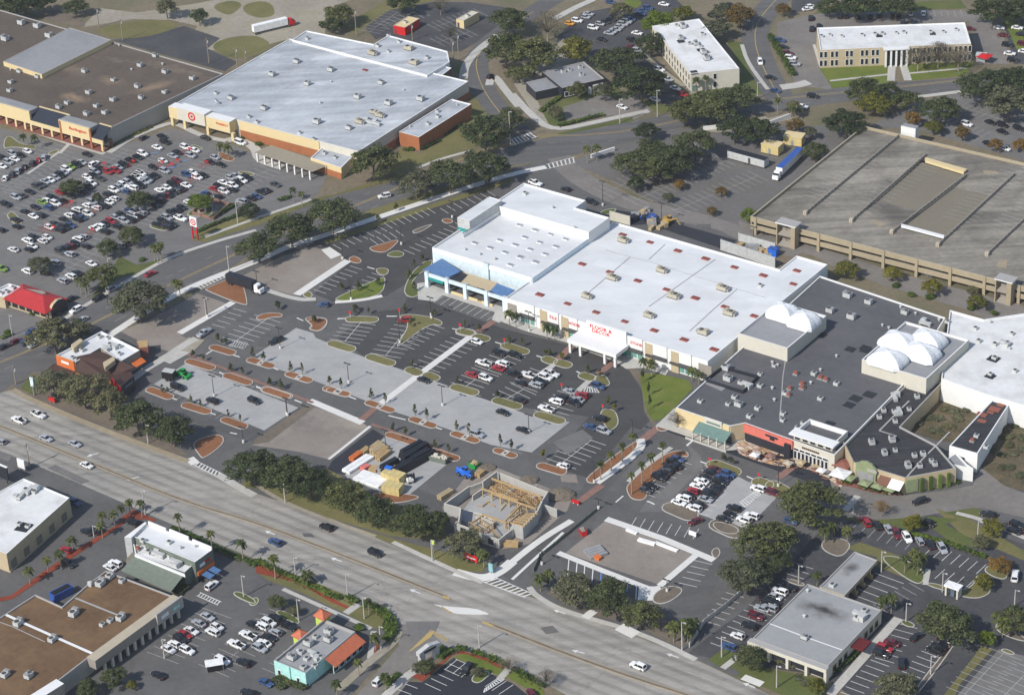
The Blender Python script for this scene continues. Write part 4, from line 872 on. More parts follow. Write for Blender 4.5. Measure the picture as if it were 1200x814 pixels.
for px, zs, mt, nm in ((S2(45,285, 272,362, 400,300, 222,182), (5.2,5.2,6.2,6.2), 'blue_roof', 'left_canopy_roof'), (S2(285,372, 690,482, 745,408, 392,300), (5.0,5.0,5.3,5.3), 'wall_tan', 'middle_canopy_roof'), (S2(680,480, 805,548, 910,480, 740,415), (5.2,5.2,6.2,6.2), 'blue_roof', 'right_canopy_roof'), (S2(285,372, 400,405, 465,335, 395,302), (5.08,5.08,5.38,5.38), 'charcoal', 'canopy_opening')):
    part(slab(MB(), px, zs, .35 if nm != 'canopy_opening' else .06, mt), nm, rt)
f3 = Fr(P(*S2(265,375)[0], 5.2), P(*S2(805,548)[0], 5.2)); 
mb = MB(); f3.box(mb, -9, f3.L, 4.0, 5.25, -.3, .25, 'ice_blue'); part(mb, 'canopy_fascia', rt)
for x, y in ((70,330), (265,385), (452,430), (655,490), (805,560)):
    a = f3.U(*S2(x, y)[0], 5); mb = MB(); f3.box(mb, a-.7, a+.7, 0, 5.7, -.5, .55, 'ice_blue', 'metal_light'); part(mb, 'column', rt)
mb = MB(); a0, a9 = f3.U(*S2(80,340)[0], 4), f3.U(*S2(245,390)[0], 4); f3.box(mb, a0, a9, 2.8, 4.0, -.2, .2, 'teal'); part(mb, 'sign_band', rt)
mb = MB(); f3.box(mb, -8, f3.L, .02, 3.9, -6, -5.6, 'glass'); part(mb, 'shopfront_glass', rt)
mb = MB()
for x0, x1 in ((310,440), (470,640), (670,790)): a0, a9 = f3.U(*S2(x0,500)[0], .5), f3.U(*S2(x1,560)[0], .5); f3.box(mb, a0, a9, 0, .9, -.6, -.2, 'wall_cream'); 
part(mb, 'low_wall', rt)
a = fr.U(*S2(645,260)[0], 8); mb = MB(); fr.box(mb, a-1.0, a+1.0, 0, 9.6, 0, .7, 'ice_blue', 'metal_light'); part(mb, 'pier', rt)
mb = MB(); fr.box(mb, .4, fr.L-.4, 7.4, 8.8, .02, .3, 'white'); part(mb, 'facade_band', rt)
# ---- the mall with the dark roof
b = building('mall_building', 'wide mall wing under a dark grey roof, with a coral front and a green awning', 'mall',
    [(792,477.5), (855,499), (873,495.5), (930,516), (978,533), (1062,447), (1108,372), (961,323)], 6.2, 'wall_pale', 'roof_dark', par=.5, snap=False)
mall = b; rt = b.root
units(b, 'grey', c3(1000,95, 1010,145, 1060,265)+d2(372,570, 470,600, 290,640, 390,670, 640,648)); units(b, 'duct', c3(1100,170)+d2(735,700))
units(b, 'small', c3(1160,175, 1148,280, 1110,318, 1010,260, 880,247, 1040,228, 1160,120, 1070,160)+d3(70,305, 68,335, 165,350, 140,372, 30,80, 245,235, 320,165, 215,118, 80,210)); units(b, 'redvent', d3(130,118, 245,138, 270,146, 160,165, 100,187, 160,185, 95,218)); units(b, 'vent', d3(20,65, 45,78, 200,160, 245,100, 20,185, 30,240, 320,35)); units(b, 'dark', d3(380,260, 410,229, 475,211, 288,348, 385,0, 460,5)+d2(250,748, 455,808)); units(b, 'vent', d2(535,705, 565,718, 690,650, 620,620, 800,680))
mb = MB(); q = W(c3(985,90, 1150,135, 1080,205, 905,150), 6.2)
for i in range(4):
    f2 = Fr(q[i], q[(i+1) % 4]); f2.box(mb, 0, f2.L, 5.7, 6.8, -.15, .15, 'charcoal')
o = mb.build('equipment_screen'); o.data.transform(Matrix.Translation(-rt.location)); o.parent = b.roof
mb = MB(); wp = W(d3(55,330, 70,130, 90,0), b.zr); ribbon(mb, wp, .3, b.zr+.05, 'cap_grey'); wp = W(c3(915,150, 1000,185, 980,200, 900,165), b.zr+.1); mb.poly([(p.x, p.y, b.zr+.12) for p in wp], 'metal_mid'); o = mb.build('roof_seam'); o.data.transform(Matrix.Translation(-rt.location)); o.parent = b.roof
fr = edge(b, 825, 488)
mb = MB(); fr.box(mb, 0, fr.L, 0, 6.1, 0, .25, 'wall_cream'); part(mb, 'cream_front', rt)
mb = MB(); a0, a9 = fr.U(*S5(360,215)[0], 7.3), fr.U(*S5(530,265)[0], 7.3); fr.box(mb, a0, a9, 4.6, 6.8, .25, .6, 'wall_pale', 'cap_white'); a0, a9 = fr.U(*S5(385,255)[0], 6), fr.U(*S5(510,300)[0], 6); fr.box(mb, a0, a9, 5.2, 5.8, .6, .7, 'awning_green'); part(mb, 'sign_panel', rt)
a0, a9 = fr.U(*S5(285,275)[0], 5), fr.U(*S5(600,370)[0], 5)
mb = MB(); fr.slope(mb, a0, a9, .25, 4.4, 4.2, 2.7, .1, 'awning_green'); part(mb, 'green_awning', rt)
mb = MB(); cols(mb, fr, [a0+(a9-a0)*k/4 for k in range(5)], .35, 0, 3, 3.7, 4.0, 'wall_pale'); part(mb, 'awning_posts', rt)
windows(rt, fr, [a0+(a9-a0)*(k+.5)/4 for k in range(4)], 3.0, .4, 2.6, 'awning_green', 'glass', .25)
mb = MB(); fr.box(mb, a0-2, a9+1, 0, .6, 4.6, 4.9, 'concrete_walk'); part(mb, 'low_wall', rt)
fr = edge(b, 864, 497); mb = MB(); fr.box(mb, .3, fr.L-.2, 1, 6.4, 0, .3, 'wall_tan', 'cap_white'); part(mb, 'corner_panel', rt)
fr = edge(b, 900, 506)
mb = MB(); fr.box(mb, 0, fr.L, 3.4, 6.2, 0, .7, 'coral', 'coral'); part(mb, 'coral_front', rt)
mb = MB(); fr.box(mb, .3, fr.L, 0, 3.4, 0, .3, 'charcoal'); a = fr.U(*S5(1165,530)[0], 3); fr.box(mb, a-1.4, a+.6, 0, 5, .3, 1.5, 'charcoal'); part(mb, 'dark_shopfront', rt)
mb = MB(); a = fr.U(*S5(980,405)[0], 6); z = 5.0; fr.box(mb, a-2.2, a+2.2, z, z+.6, .72, .85, 'charcoal'); fr.box(mb, a-.6, a+1.0, z-.9, z, .72, .85, 'charcoal'); part(mb, 'sign_emblem', rt)
q = W(S6(80,125, 435,255, 590,120, 240,5), 7.9)
b2_ = block(rt, q, 7.9, 'wall_pale', 'roof_dark', par=1.6, cap='cap_white', ang=GA, wname='corner_shop_wall', rname='corner_shop_roof')
fr = edge(b2_, *S6(260,190)[0])
mb = MB(); fr.box(mb, -1, fr.L+1, 7.65, 8.05, -2.5, 1.3, 'cap_white'); part(mb, 'cornice', rt)
windows(rt, fr, [fr.L*(k+.5)/5 for k in range(5)], fr.L/5-.9, 6.0, 7.2, 'wall_pale', 'glass', .02)
fu = edge(mall, 954, 524); o0 = (fr.o-fu.o).dot(fu.u); fr0 = fr; fr = Fr(fu.o+fu.u*max(0, o0), fu.o+fu.u*min(fu.L, o0+fr0.L)) if fr0.u.dot(fu.u) > 0 else fu
windows(rt, fr, [fr.L*(k+.5)/9 for k in range(9)], fr.L/9-.5, .3, 2.9, 'cap_white', 'glass', .02)
windows(rt, fr, [fr.L*(k+.5)/6 for k in range(6)], fr.L/6-.3, 3.2, 3.9, 'cap_white', 'glass', .02)
mb = MB()
for k in range(9): a = fr.L*(.25+.5*k/9); fr.box(mb, a, a+fr.L*.04, 4.7, 5.2, .02, .2, 'brown_roof')
part(mb, 'sign_lettering', rt)
fr = edge(b2_, *S6(500,200)[0]); mb = MB(); fr.box(mb, fr.L*.1, fr.L*.6, 0, 5.5, .02, .1, 'glass'); part(mb, 'side_window', rt)
for nm, q, hh, dm in (('vault_base_wall', ID(868,391, 925,409, 966,369, 908,352), 10.5, (d2(70,640)[0], d2(168,680)[0])), ('skylight_base_wall', ID(1011.5,422, 1088,444, 1133,398, 1060,375), 10.5, (d2(610,775)[0], d2(745,770)[0], d3(560,45)[0], d3(715,15)[0]))):
    bx = block(rt, W(q, hh), hh, 'wall_pale', 'roof_grey', par=.8, ang=GA, wname=nm, rname=nm.replace('wall', 'roof'))
    for (x, y) in dm:
        p = P(x, y, hh+1); mb = MB()
        rx, ry = (6.0, 4.6) if len(dm) == 4 else (4.9, 4.6)
        N = 20; K = 7
        u = Vector(bx.u); vv = Vector((-u.y, u.x))
        for i in range(K):
            for j in range(N):
                t0, t1 = math.pi/2*i/K, math.pi/2*(i+1)/K; f0, f1 = 2*math.pi*j/N, 2*math.pi*(j+1)/N
                def pt(t, f):
                    sq = 1/max(abs(math.cos(f)), abs(math.sin(f)))**.6; w_ = (1+.06*math.cos(f*4+math.pi))
                    xy = p.to_2d()+(u*rx*math.cos(f)+vv*ry*math.sin(f))*math.cos(t)*sq*w_; return (xy.x, xy.y, hh-.5+4.2*math.sin(t)*(1-.1*abs(math.cos(2*f))*math.cos(t)))
                mb.poly([pt(t0,f0), pt(t0,f1), pt(t1,f1), pt(t1,f0)], 'dome_white')
        part(mb, 'tensile_dome', rt)
# white mall roof at the right
b = building('mall_building', 'white-roofed mall building at the right edge beside the tented domes', 'mall', [(1113,363), (1153,374), (1240,361), (1260,400), (1260,492), (1157,462), (1103,443)], 8, 'wall_white', 'roof_white_old', par=.6, snap=False)
units(b, 'small', d2(970,720, 1140,745, 1120,790, 840,690, 985,780, 1060,795)+d3(1155,105, 1060,45, 1040,120)); units(b, 'duct', d2(1110,790)); units(b, 'dark', d3(1055,45, 1040,125)); units(b, 'vent', d3(1195,170, 1130,0)+d2(1040,690))
# restaurant wing
b = building('restaurant_building', 'low restaurant wing with sage green gable front and black roof at the mall corner', 'restaurant', d3(355,440, 400,532, 640,605, 880,560, 785,450, 620,365, 822,152, 650,168), 5.6, 'wall_tan', 'roof_black', par=.5, snap=False, cap='cap_grey')
rt = b.root
units(b, 'grey', d3(485,440, 580,428, 545,490, 655,550), .9); units(b, 'small', d3(595,475, 685,500, 725,492, 780,540, 765,525, 710,548, 590,295, 540,290, 520,320)); units(b, 'duct', d3(590,230, 615,295)); units(b, 'small', d3(697,225, 660,283, 595,340))
mb = MB()
for px in (d3(650,600, 720,520, 785,455, 850,390), d3(520,385, 600,410, 580,440), d3(520,385, 660,245)):
    wp = W(px, b.zr); ribbon(mb, wp, .5, b.zr+.06, 'cap_grey')
o = mb.build('roof_seam'); o.data.transform(Matrix.Translation(-rt.location)); o.parent = b.roof
fr = edge(b, *d3(520,570)[0])
a0, a9 = fr.U(*S6(665,420)[0], 6), fr.U(*S6(860,470)[0], 6); am = (a0+a9)/2
mb = MB(); pr = [(a0, 0), (a9, 0), (a9, 5.8), (a9-1.2, 6.8), (am+2, 7.0), (am, 7.6), (am-2, 7.0), (a0+1.2, 6.6), (a0, 6.2)]
k0 = [fr.at(a, .02, z) for a, z in pr]; k1 = [fr.at(a, .8, z) for a, z in pr]; mb.poly(k1, 'sage'); mb.poly(k0[::-1], 'sage')
for i in range(len(pr)): j = (i+1) % len(pr); mb.poly([k0[i], k0[j], k1[j], k1[i]], 'sage')
fr.box(mb, am-2.6, am+2.6, 0, 4.0, .8, .95, 'metal_mid'); fr.box(mb, am+.5, am+3.6, 4.6, 5.6, .82, 1.0, 'wall_grey'); part(mb, 'gable_front', rt)
fr2 = edge(b, *d3(375,490)[0]); mb = MB(); fr2.box(mb, 0, fr2.L, 0, 5.9, 0, .4, 'wall_tan'); part(mb, 'side_gable', rt)
a0, a9 = fr.U(*S6(880,560)[0], 3.5), fr.U(*S6(985,600)[0], 3.5); mb = MB(); fr.slope(mb, a0, a9, .1, 4.2, 3.0, 2.8, .08, 'brick_dark'); part(mb, 'red_awning', rt)
a2_, a3_ = fr.U(*S6(990,590)[0], 3.5), fr.U(*S6(1095,640)[0], 3.5); mb = MB(); fr.slope(mb, a2_, a3_, .1, 4.2, 3.2, 2.8, .08, 'white'); part(mb, 'white_awning', rt)
fr = edge(b, *d3(760,585)[0]); mb = MB(); fr.box(mb, .3, fr.L*.25, .5, 4.8, .02, .4, 'sage'); part(mb, 'green_panel', rt)
mb = MB(); cols(mb, fr, [fr.L*.33, fr.L*.5, fr.L*.68, fr.L*.85], .9, .2, 4.6, .02, .9, 'leaf_hedge'); part(mb, 'climbing_plants', rt)
b = building('mall_building', 'narrow white-walled building with rust-stained dark roof standing in the cleared scrubland', 'building', d3(848,455, 980,492, 1135,250, 1062,226), 6.5, 'wall_white', 'roof_black', par=.4, snap=False)
units(b, 'redvent', d3(955,430)); units(b, 'small', d3(975,408, 1020,460))
mb = MB()
for (x, y) in d3(1090,265, 1040,300, 1000,340, 1000,310, 1060,285): p = P(x, y, b.zr); mb.box(p.to_2d(), b.u, rnd.uniform(2,4), rnd.uniform(1,3), b.zr, b.zr+.2, 'rust')
o = mb.build('roof_debris'); o.data.transform(Matrix.Translation(-b.root.location)); o.parent = b.roof
fr = edge(b, *d3(910,470)[0]); windows(b.root, fr, [fr.L*.5], 1.2, 2.2, 4.0)
# a low screen wall and passage by it
b3_ = building('mall_building', 'small low grey-roofed link with white parapet beside the narrow white-walled building', 'building', d3(815,530, 880,485, 930,540, 960,560, 870,545), 4.6, 'wall_white', 'roof_grey', par=.5, snap=False)
# ---- parking garage
p0, p1, p3 = P(880,253,6.6).to_2d(), P(1215,339,6.6).to_2d(), P(1015,148,6.6).to_2d()
u = (p1-p0).normalized(); v = Vector((-u.y, u.x)); dv = (p3-p0).dot(v); Lg = 150; shift_ = (p3-p0).dot(u)
gar = thing('parking_garage', 'two-level tan concrete parking garage with empty weathered top deck', 'parking garage', (p0.x, p0.y, 0))
g = [p0, p0+u*Lg, p0+u*Lg+v*dv, p0+v*dv]
def GU(q): w_ = P(*q, 5.6).to_2d()-p0; return w_.dot(u), w_.dot(v)
wl_ = [(GU(d2(390,215)[0])[0]+GU(d1(740,720)[0])[0])/2, (GU(d2(580,268)[0])[0]+GU(d2(930,0)[0])[0])/2, (GU(d2(795,328)[0])[0]+GU(d2(1150,0)[0])[0])/2]
vA0, vA1 = GU(d2(470,230)[0])[1], GU(d1(830,765)[0])[1]; vB0 = GU(d2(725,262)[0])[1]
def dk(u0, u1, v0, v1, z0, z1, m0='deck'):
    q = [(p0+u*a+v*b, z) for a, b, z in ((u0,v0,z0), (u1,v0,z0), (u1,v1,z1), (u0,v1,z1))]; mb = MB(); mb.hexa([(*w_, z-.5) for w_, z in q], [(*w_, z) for w_, z in q], 'wall_garage', True, m0); return mb
for a_ in ((0, wl_[0], 0, dv, 5.5, 5.5), (wl_[2], Lg, 0, dv, 5.5, 5.5), (wl_[0], wl_[1], 0, vA0+8, 5.5, 5.5), (wl_[0], wl_[1], vA1, dv, 5.5, 5.5), (wl_[1], wl_[2], 0, vB0, 5.5, 5.5), (wl_[1], wl_[2], vA1-4, dv, 5.5, 5.5)): part(dk(*a_), 'top_deck', gar)
part(dk(wl_[0], wl_[1], vA0+8, vA1, 5.5, 3.0), 'ramp', gar); part(dk(wl_[1], wl_[2], vB0, vA1-4, 3.2, 5.5), 'ramp', gar)
mb = MB(); gi = offset(g, .3); mb.hexa([(*p, 2.4) for p in gi], [(*p, 2.8) for p in gi], 'wall_garage', True, 'deck'); part(mb, 'middle_deck', gar)
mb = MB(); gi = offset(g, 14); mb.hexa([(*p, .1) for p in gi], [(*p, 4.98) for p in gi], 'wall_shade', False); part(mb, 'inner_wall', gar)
fr = Fr(g[0], g[1]); mb = MB(); fr.box(mb, 0, Lg, 4.6, 6.6, 0, .35, 'wall_garage', 'cap_tan'); fr.box(mb, 0, Lg, 1.9, 3.6, 0, .3, 'wall_garage', 'cap_tan'); part(mb, 'front_parapet', gar)
for k in range(13): mb = MB(); fr.box(mb, k*12.2-.5+2, k*12.2+.5+2, 0, 6.62, .02, .7, 'wall_garage'); part(mb, 'column', gar)
for i in (1, 2, 3): f2 = Fr(g[i], g[(i+1) % 4]); mb = MB(); f2.box(mb, 0, f2.L, 1.9, 6.5, -.3, .1, 'wall_garage', 'cap_tan'); part(mb, 'side_parapet', gar)
for px in (d2(175,180, 400,0)+d1(620,625), d2(390,215, 690,0)+d1(740,720), d2(580,268, 930,0), d2(795,328, 1150,0), d2(1025,372, 1260,150)):
    mb = MB(); wp = [p.to_2d() for p in W(px, 6.2)]
    q0, q1 = wp[0], wp[-1]; f2 = Fr(q0, q1); n = int(f2.L/2.4); f2.box(mb, 0, f2.L, 5.5, 5.85, -.2, .2, 'wall_greige'); f2.box(mb, 0, f2.L, 6.35, 6.6, -.17, .17, 'wall_greige')
    for k in range(n+1): f2.box(mb, k*2.4-.7, k*2.4+.7, 5.8, 6.45, -.18, .18, 'wall_greige')
    f2.box(mb, -.6, .6, 5.5, 6.9, -.6, .6, 'cap_tan'); part(mb, 'ramp_wall', gar)
mb = MB(); slab(mb, d2(625,232, 825,285, 822,296, 622,243), 6.9, .5, 'cap_white'); part(mb, 'ramp_beam', gar)
mb = MB(); slab(mb, d1(735,735, 930,790, 915,805, 735,750), 6.6, .9, 'wall_cream'); part(mb, 'ramp_beam', gar)
for px in (d2(475,215, 500,213, 555,235, 520,245), d2(1085,400, 1120,400, 1115,440, 1065,430), d1(790,770, 830,775, 880,800, 820,790), d1(1005,795, 1070,800, 1080,814, 1010,814)): part(slab(MB(), px, 5.53, .02, 'median_tan'), 'painted_arrow_box', gar)
mb = MB()
for px in (d2(230,180, 450,10), d2(450,220, 780,0), d2(880,280, 1197,20), d2(1080,330, 1260,190)):
    row(mb, [(x, y) for x, y in px], mat='paint_faded', z=5.53, centre=False)
part(mb, 'bay_lines', gar)
for (x0, x1, y) in ((75,170,300), (1100,1180,555)):
    a0, a9 = fr.U(*d2(x0,y)[0]), fr.U(*d2(x1,y+15)[0]); mb = MB()
    fr.box(mb, a9-1.6, a9, 0, 8.4, .7, 3.4, 'wall_garage'); fr.box(mb, a0, a0+.4, 0, 8.4, .7, 3.4, 'wall_garage'); fr.box(mb, a0, a9, 0, 8.4, .1, .7, 'wall_greige'); t = part(mb, 'stair_tower', gar)
    mb = MB(); fr.box(mb, a0-.3, a9+.4, 8.4, 8.8, -.8, 3.7, 'cap_white', 'cap_grey'); part(mb, 'tower_roof', gar)
    mb = MB()
    for k in range(4): fr.slope(mb, a0+.5, a9-1.7, .8, 1+k*2.0, 3.3, (0 if k % 2 == 0 else 2.2)+k*2.2*.95, .15, 'wall_greige')
    part(mb, 'stair_flights', gar)
mb = MB(); fq = W(d1(622,588, 690,602, 705,588, 640,575), 8.5); mb.hexa([(p.x, p.y, 0) for p in ccw(fq)], ccw(fq), 'wall_white', False, 'roof_grey'); part(mb, 'rear_stair_tower', gar)
# ---- office slabs at the back
b = building('office_building', 'long two-storey cream office with white roof and tall white entrance columns', 'office building', d1(228,130, 245,235, 950,205, 920,105), 7.6, 'wall_tan', 'roof_white_old', par=.4, snap=False)
rt = b.root; fr = edge(b, *d1(600,220)[0])
units(b, 'small', d1(250,170, 290,165, 345,170, 440,165, 500,160, 535,158, 600,155, 635,153, 760,150, 820,150, 880,140)); units(b, 'dark', d1(520,165, 770,155), .8)
for x in (258, 310, 380, 452, 503): 
    a = fr.U(*d1(x, 270)[0], 4)
    for dx in (-.85, .85): windows(rt, fr, [a+dx], 1.1, .8, 3.2, 'wall_white'); windows(rt, fr, [a+dx], 1.1, 4.4, 6.8, 'wall_white')
for x in (690, 740, 790, 840, 890, 935):
    a = fr.U(*d1(x, 250)[0], 4)
    for dx in (-.85, .85): windows(rt, fr, [a+dx], 1.1, .8, 3.2, 'wall_white'); windows(rt, fr, [a+dx], 1.1, 4.4, 6.8, 'wall_white')
a0, a9 = fr.U(*d1(548,260)[0], 4), fr.U(*d1(645,255)[0], 4); mb = MB(); fr.box(mb, a0, a9, 0, 7.0, .02, .2, 'glass'); part(mb, 'entrance_glazing', rt)
for k in range(5): mb = MB(); a = a0+(a9-a0)*k/4; fr.box(mb, a-.35, a+.35, 0, 7.2, 1.2, 1.9, 'wall_white'); part(mb, 'column', rt)
mb = MB(); fr.box(mb, a0-1, a9+1, 7.2, 7.65, 0.02, 2.3, 'cap_white'); part(mb, 'porch_roof', rt)
fr = edge(b, *d1(935,155)[0]); windows(rt, fr, [fr.L*(k+.5)/6 for k in range(6)], 1.4, .8, 3.2); windows(rt, fr, [fr.L*(k+.5)/6 for k in range(6)], 1.4, 4.4, 6.8)
b = building('office_building', 'cream two-storey office block with dirty white roof and dark vertical windows', 'office building', c1(655,122, 835,345, 1063,320, 875,88), 7.6, 'wall_pale', 'roof_white_old', par=.25, snap=False)
rt = b.root; fr = edge(b, *c1(740,230)[0]); n = 14
units(b, 'grey', c1(790,180, 800,125, 895,245, 910,275, 860,205)); units(b, 'dark', c1(790,190, 880,230, 850,335), .9); units(b, 'small', c1(770,120, 880,215, 890,160, 830,205, 920,265))
for z in (.9, 4.3): windows(rt, fr, [fr.L*(k+.5)/n for k in range(n)], 1.3, z, z+2.3, 'wall_pale')
fr = edge(b, *c1(950,330)[0])
for z in (.9, 4.3): windows(rt, fr, [fr.L*.5], 1.2, z, z+2.2)
mb = MB(); fr.box(mb, .5, 2.3, 0, 2.6, .02, .3, 'awning_green'); part(mb, 'side_door', rt)
# ---- grey flat restaurant up the middle
b = building('restaurant_building', 'low dark grey flat-roofed restaurant among trees below the cream office block', 'restaurant', c1(140,335, 335,288, 432,368, 235,412), 4.6, 'charcoal', 'roof_grey', par=.35, cap='cap_grey', snap=False)
b2_ = block(b.root, W(c1(65,385, 165,362, 228,405, 110,430), 3.6), 3.6, 'charcoal', 'roof_grey', par=.3, cap='cap_grey', snap=False, wname='porch_wall', rname='porch_roof')
units(b, 'small', c1(240,335, 270,328, 320,315, 325,350))
fr = edge(b, *c1(330,390)[0]); mb = MB(); fr.box(mb, fr.L*.72, fr.L*.98, 0, 3, .02, .3, 'wall_white'); part(mb, 'white_side_wall', b.root)
mb = MB(); fr.box(mb, fr.L*.60, fr.L*.65, 0, 2.6, .02, 1.6, 'wall_white'); part(mb, 'porch_pier', b.root)
windows(b.root, fr, [fr.L*k for k in (.1,.2,.3,.4,.5)], 1.6, .8, 2.6)
# ---- strip mall, top left
b = building('strip_mall', 'brown-roofed strip mall with cream arcade front at the top left', 'strip mall', a1(-260,377, 500,605, 1045,345, -260,-28), 7.2, 'wall_grey', 'roof_brown', par=.35, cap='cap_grey', snap=False)
rt = b.root
units(b, 'grey', a1(395,335, 530,375, 655,307, 725,262, 772,338, 900,368, 643,406, 770,432, 415,434, 528,468, 660,458, 315,483, 450,497, 490,528, 405,535, 275,503, 50,385, 45,425, 90,335, 175,360), .85); units(b, 'grey', a1(100,110, 175,125, 25,185, 230,170), 1.2); units(b, 'vent', a1(557,212, 210,240, 50,325, 615,325, 760,300))
gb = block(rt, W(a1(15,288, 195,348, 520,187, 325,130), 8.8), 8.8, 'wall_cream', 'roof_grey', par=.1, cap='cap_grey', snap=False, wname='raised_wall', rname='raised_roof')
fr = Fr(P(*S4(0,345)[0]), P(*S4(975,625)[0])); n = -1 if fr.n.y > 0 else 1
if fr.n.y > 0: fr = Fr(P(*S4(975,625)[0]), P(*S4(0,345)[0]))
def XS(x, y, z=0): return fr.U(*S4(x, y)[0], z)
def both(f, a, c): return min(f(*a), f(*c)), max(f(*a), f(*c))
for (x0, y0, x1, y1, kind) in ((-400,210,320,420,'tall'), (320,420,600,505,'awn'), (590,500,870,590,'tall'), (870,590,975,625,'awn')):
    a0, a1_ = both(XS, (x0,y0), (x1,y1)); mb = MB()
    if kind == 'tall':
        fr.box(mb, a0, a1_, 3.0, 8.4, -.9, 0, 'wall_cream', 'cap_grey'); part(mb, 'tall_fascia', rt); mb = MB(); fr.box(mb, a0, a1_, 6.6, 8.2, -5, -.92, 'metal_mid', 'roof_grey'); part(mb, 'fascia_roof', rt)
    else:
        fr.box(mb, a0, a1_, 2.8, 4.6, -.7, 0, 'wall_cream'); part(mb, 'low_fascia', rt); mb = MB(); fr.slope(mb, a0+.1, a1_-.1, -5.5, 7.9, -.1, 4.7, .12, 'navy_roof'); part(mb, 'mansard_roof', rt)
        mb = MB(); fr.box(mb, a0, a1_, 7.0, 8.2, -6, -5.5, 'wall_cream'); part(mb, 'mansard_top', rt)
a0, a1_ = both(XS, (-400,210), (975,625)); n = 17
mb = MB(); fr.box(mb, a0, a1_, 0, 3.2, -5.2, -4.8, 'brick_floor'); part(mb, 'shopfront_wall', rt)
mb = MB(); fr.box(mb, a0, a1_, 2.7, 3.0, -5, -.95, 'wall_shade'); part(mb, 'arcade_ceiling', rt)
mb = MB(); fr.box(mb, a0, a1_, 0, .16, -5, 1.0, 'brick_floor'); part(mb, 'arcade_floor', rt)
for x, y in ((70,365), (155,390), (240,415), (320,420), (425,450), (510,478), (600,505), (690,535), (785,562), (870,590), (968,620), (-20,335), (-100,310), (-180,290)):
    a = XS(x, y); mb = MB(); big_ = x in (600, 870); fr.box(mb, a-.45, a+.45, .1, 8.0 if big_ else 2.95, -.6, .12, 'brick' if big_ else 'wall_cream'); part(mb, 'column', rt)
text_on(fr, 'Burlington', XS(720,430,6), 6.0, 1.5, .06, 'red', rt, width=abs(XS(795,455,6)-XS(645,405,6)))
# ---- discount store with the bullseye
b = building('store_building', 'sprawling grey-white roofed store with red bullseye sign and orange brick walls', 'store', [a1(790,492)[0], b1(475,693)[0], b1(1015,383)[0], b1(166,185)[0]], 7, 'wall_pale', 'roof_white_worn', par=.35, cap='cap_white', snap=True)
rt = b.root; u = b.u
units(b, 'grey', b1(75,350, 190,290, 350,328, 240,393, 585,388, 475,455, 620,485, 435,600, 285,572, 38,508, 770,465)+a1(1080,460), 1.0); units(b, 'big', b1(485,570, 550,525, 580,540), .9); units(b, 'duct', b1(520,570, 560,580)); units(b, 'dish', a1(1010,485)); units(b, 'small', a1(1165,545, 1010,435)+b1(205,620, 270,650, 5,570)); units(b, 'red', b1(510,325)); units(b, 'vent', b1(350,380, 690,420, 300,480))
for px, h2, wm in ((b1(170,187, 750,342, 900,330, 865,350, 915,320, 820,290, 895,240, 620,165, 550,205, 450,188, 235,143), 7.5, 'wall_white'),):
    bb = block(rt, W(b1(170,187, 800,352, 905,290, 895,240, 620,165, 550,207, 235,143), h2), h2, wm, 'roof_white_worn', par=.4, snap=False, wname='rear_block_wall', rname='rear_block_roof')
    units(bb, 'big', b1(545,250, 715,228, 740,295)); units(bb, 'small', b1(240,180, 620,165, 670,195, 570,215, 800,270, 620,240))
bb = block(rt, W(b1(820,295, 760,340, 870,352, 915,318), 6.5), 6.5, 'brick_dark', 'roof_white_worn', par=.3, snap=False, wname='dock_wall', rname='dock_roof')
bb = block(rt, W(b1(668,617, 765,642, 995,492, 925,457), 5.6), 5.6, 'brick', 'roof_white_worn', par=.4, snap=True, wname='brick_annex_wall', rname='brick_annex_roof'); units(bb, 'small', b1(850,520, 805,578, 850,545)); units(bb, 'vent', b1(720,590, 940,490))
bb = block(rt, W(b1(308,690, 255,738, 398,785, 482,700), 4.6), 4.6, 'wall_cream', 'roof_white_worn', par=.4, snap=False, wname='front_annex_wall', rname='front_annex_roof'); units(bb, 'small', b1(320,715, 370,735, 440,720, 375,680))
f2 = edge(bb, *b1(325,765)[0]); mb = MB(); f2.box(mb, 0, f2.L, 0, 2.4, .02, .2, 'brick'); part(mb, 'brick_base', rt)
fr = edge(b, 270, 146)
def XT(x, y, z=4): return fr.U(*S3(x, y)[0], z)
e0, e1 = both(XT, (760,350), (1575,504)); mb = MB(); fr.box(mb, e0, e1, 0, 3.2, .02, .35, 'brick'); part(mb, 'brick_base', rt)
mb = MB(); fr.box(mb, e0, e1, 3.3, 7.0, .02, .3, 'wall_cream'); part(mb, 'cream_band', rt)
mb = MB(); e0, e1 = both(XT, (145,200), (235,220)); fr.box(mb, e0, e1, 3, 7.6, 0, 4.2, 'wall_cream', 'cap_white'); s0, s1 = both(XT, (480,300), (700,360)); fr.box(mb, s0, s1, 3, 7.6, 0, 4.2, 'wall_cream', 'cap_white'); part(mb, 'entrance_fascia', rt)
mb = MB(); t0, t1 = both(XT, (235,220), (475,300)); fr.box(mb, t0, t1, 3.4, 8.4, 0, 4.6, 'wall_pale', 'cap_white'); part(mb, 'bullseye_panel', rt)
for x, y in ((160,260), (262,300), (475,360), (695,430)): a = XT(x, y, 2); mb = MB(); fr.box(mb, a-.6, a+.6, 0, 3.4, 3.2, 4.5, 'wall_cream'); part(mb, 'column', rt)
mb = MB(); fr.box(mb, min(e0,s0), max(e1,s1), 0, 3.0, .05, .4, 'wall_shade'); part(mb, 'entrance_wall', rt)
mb = MB(); a = XT(350,220,6); zc = 6.1
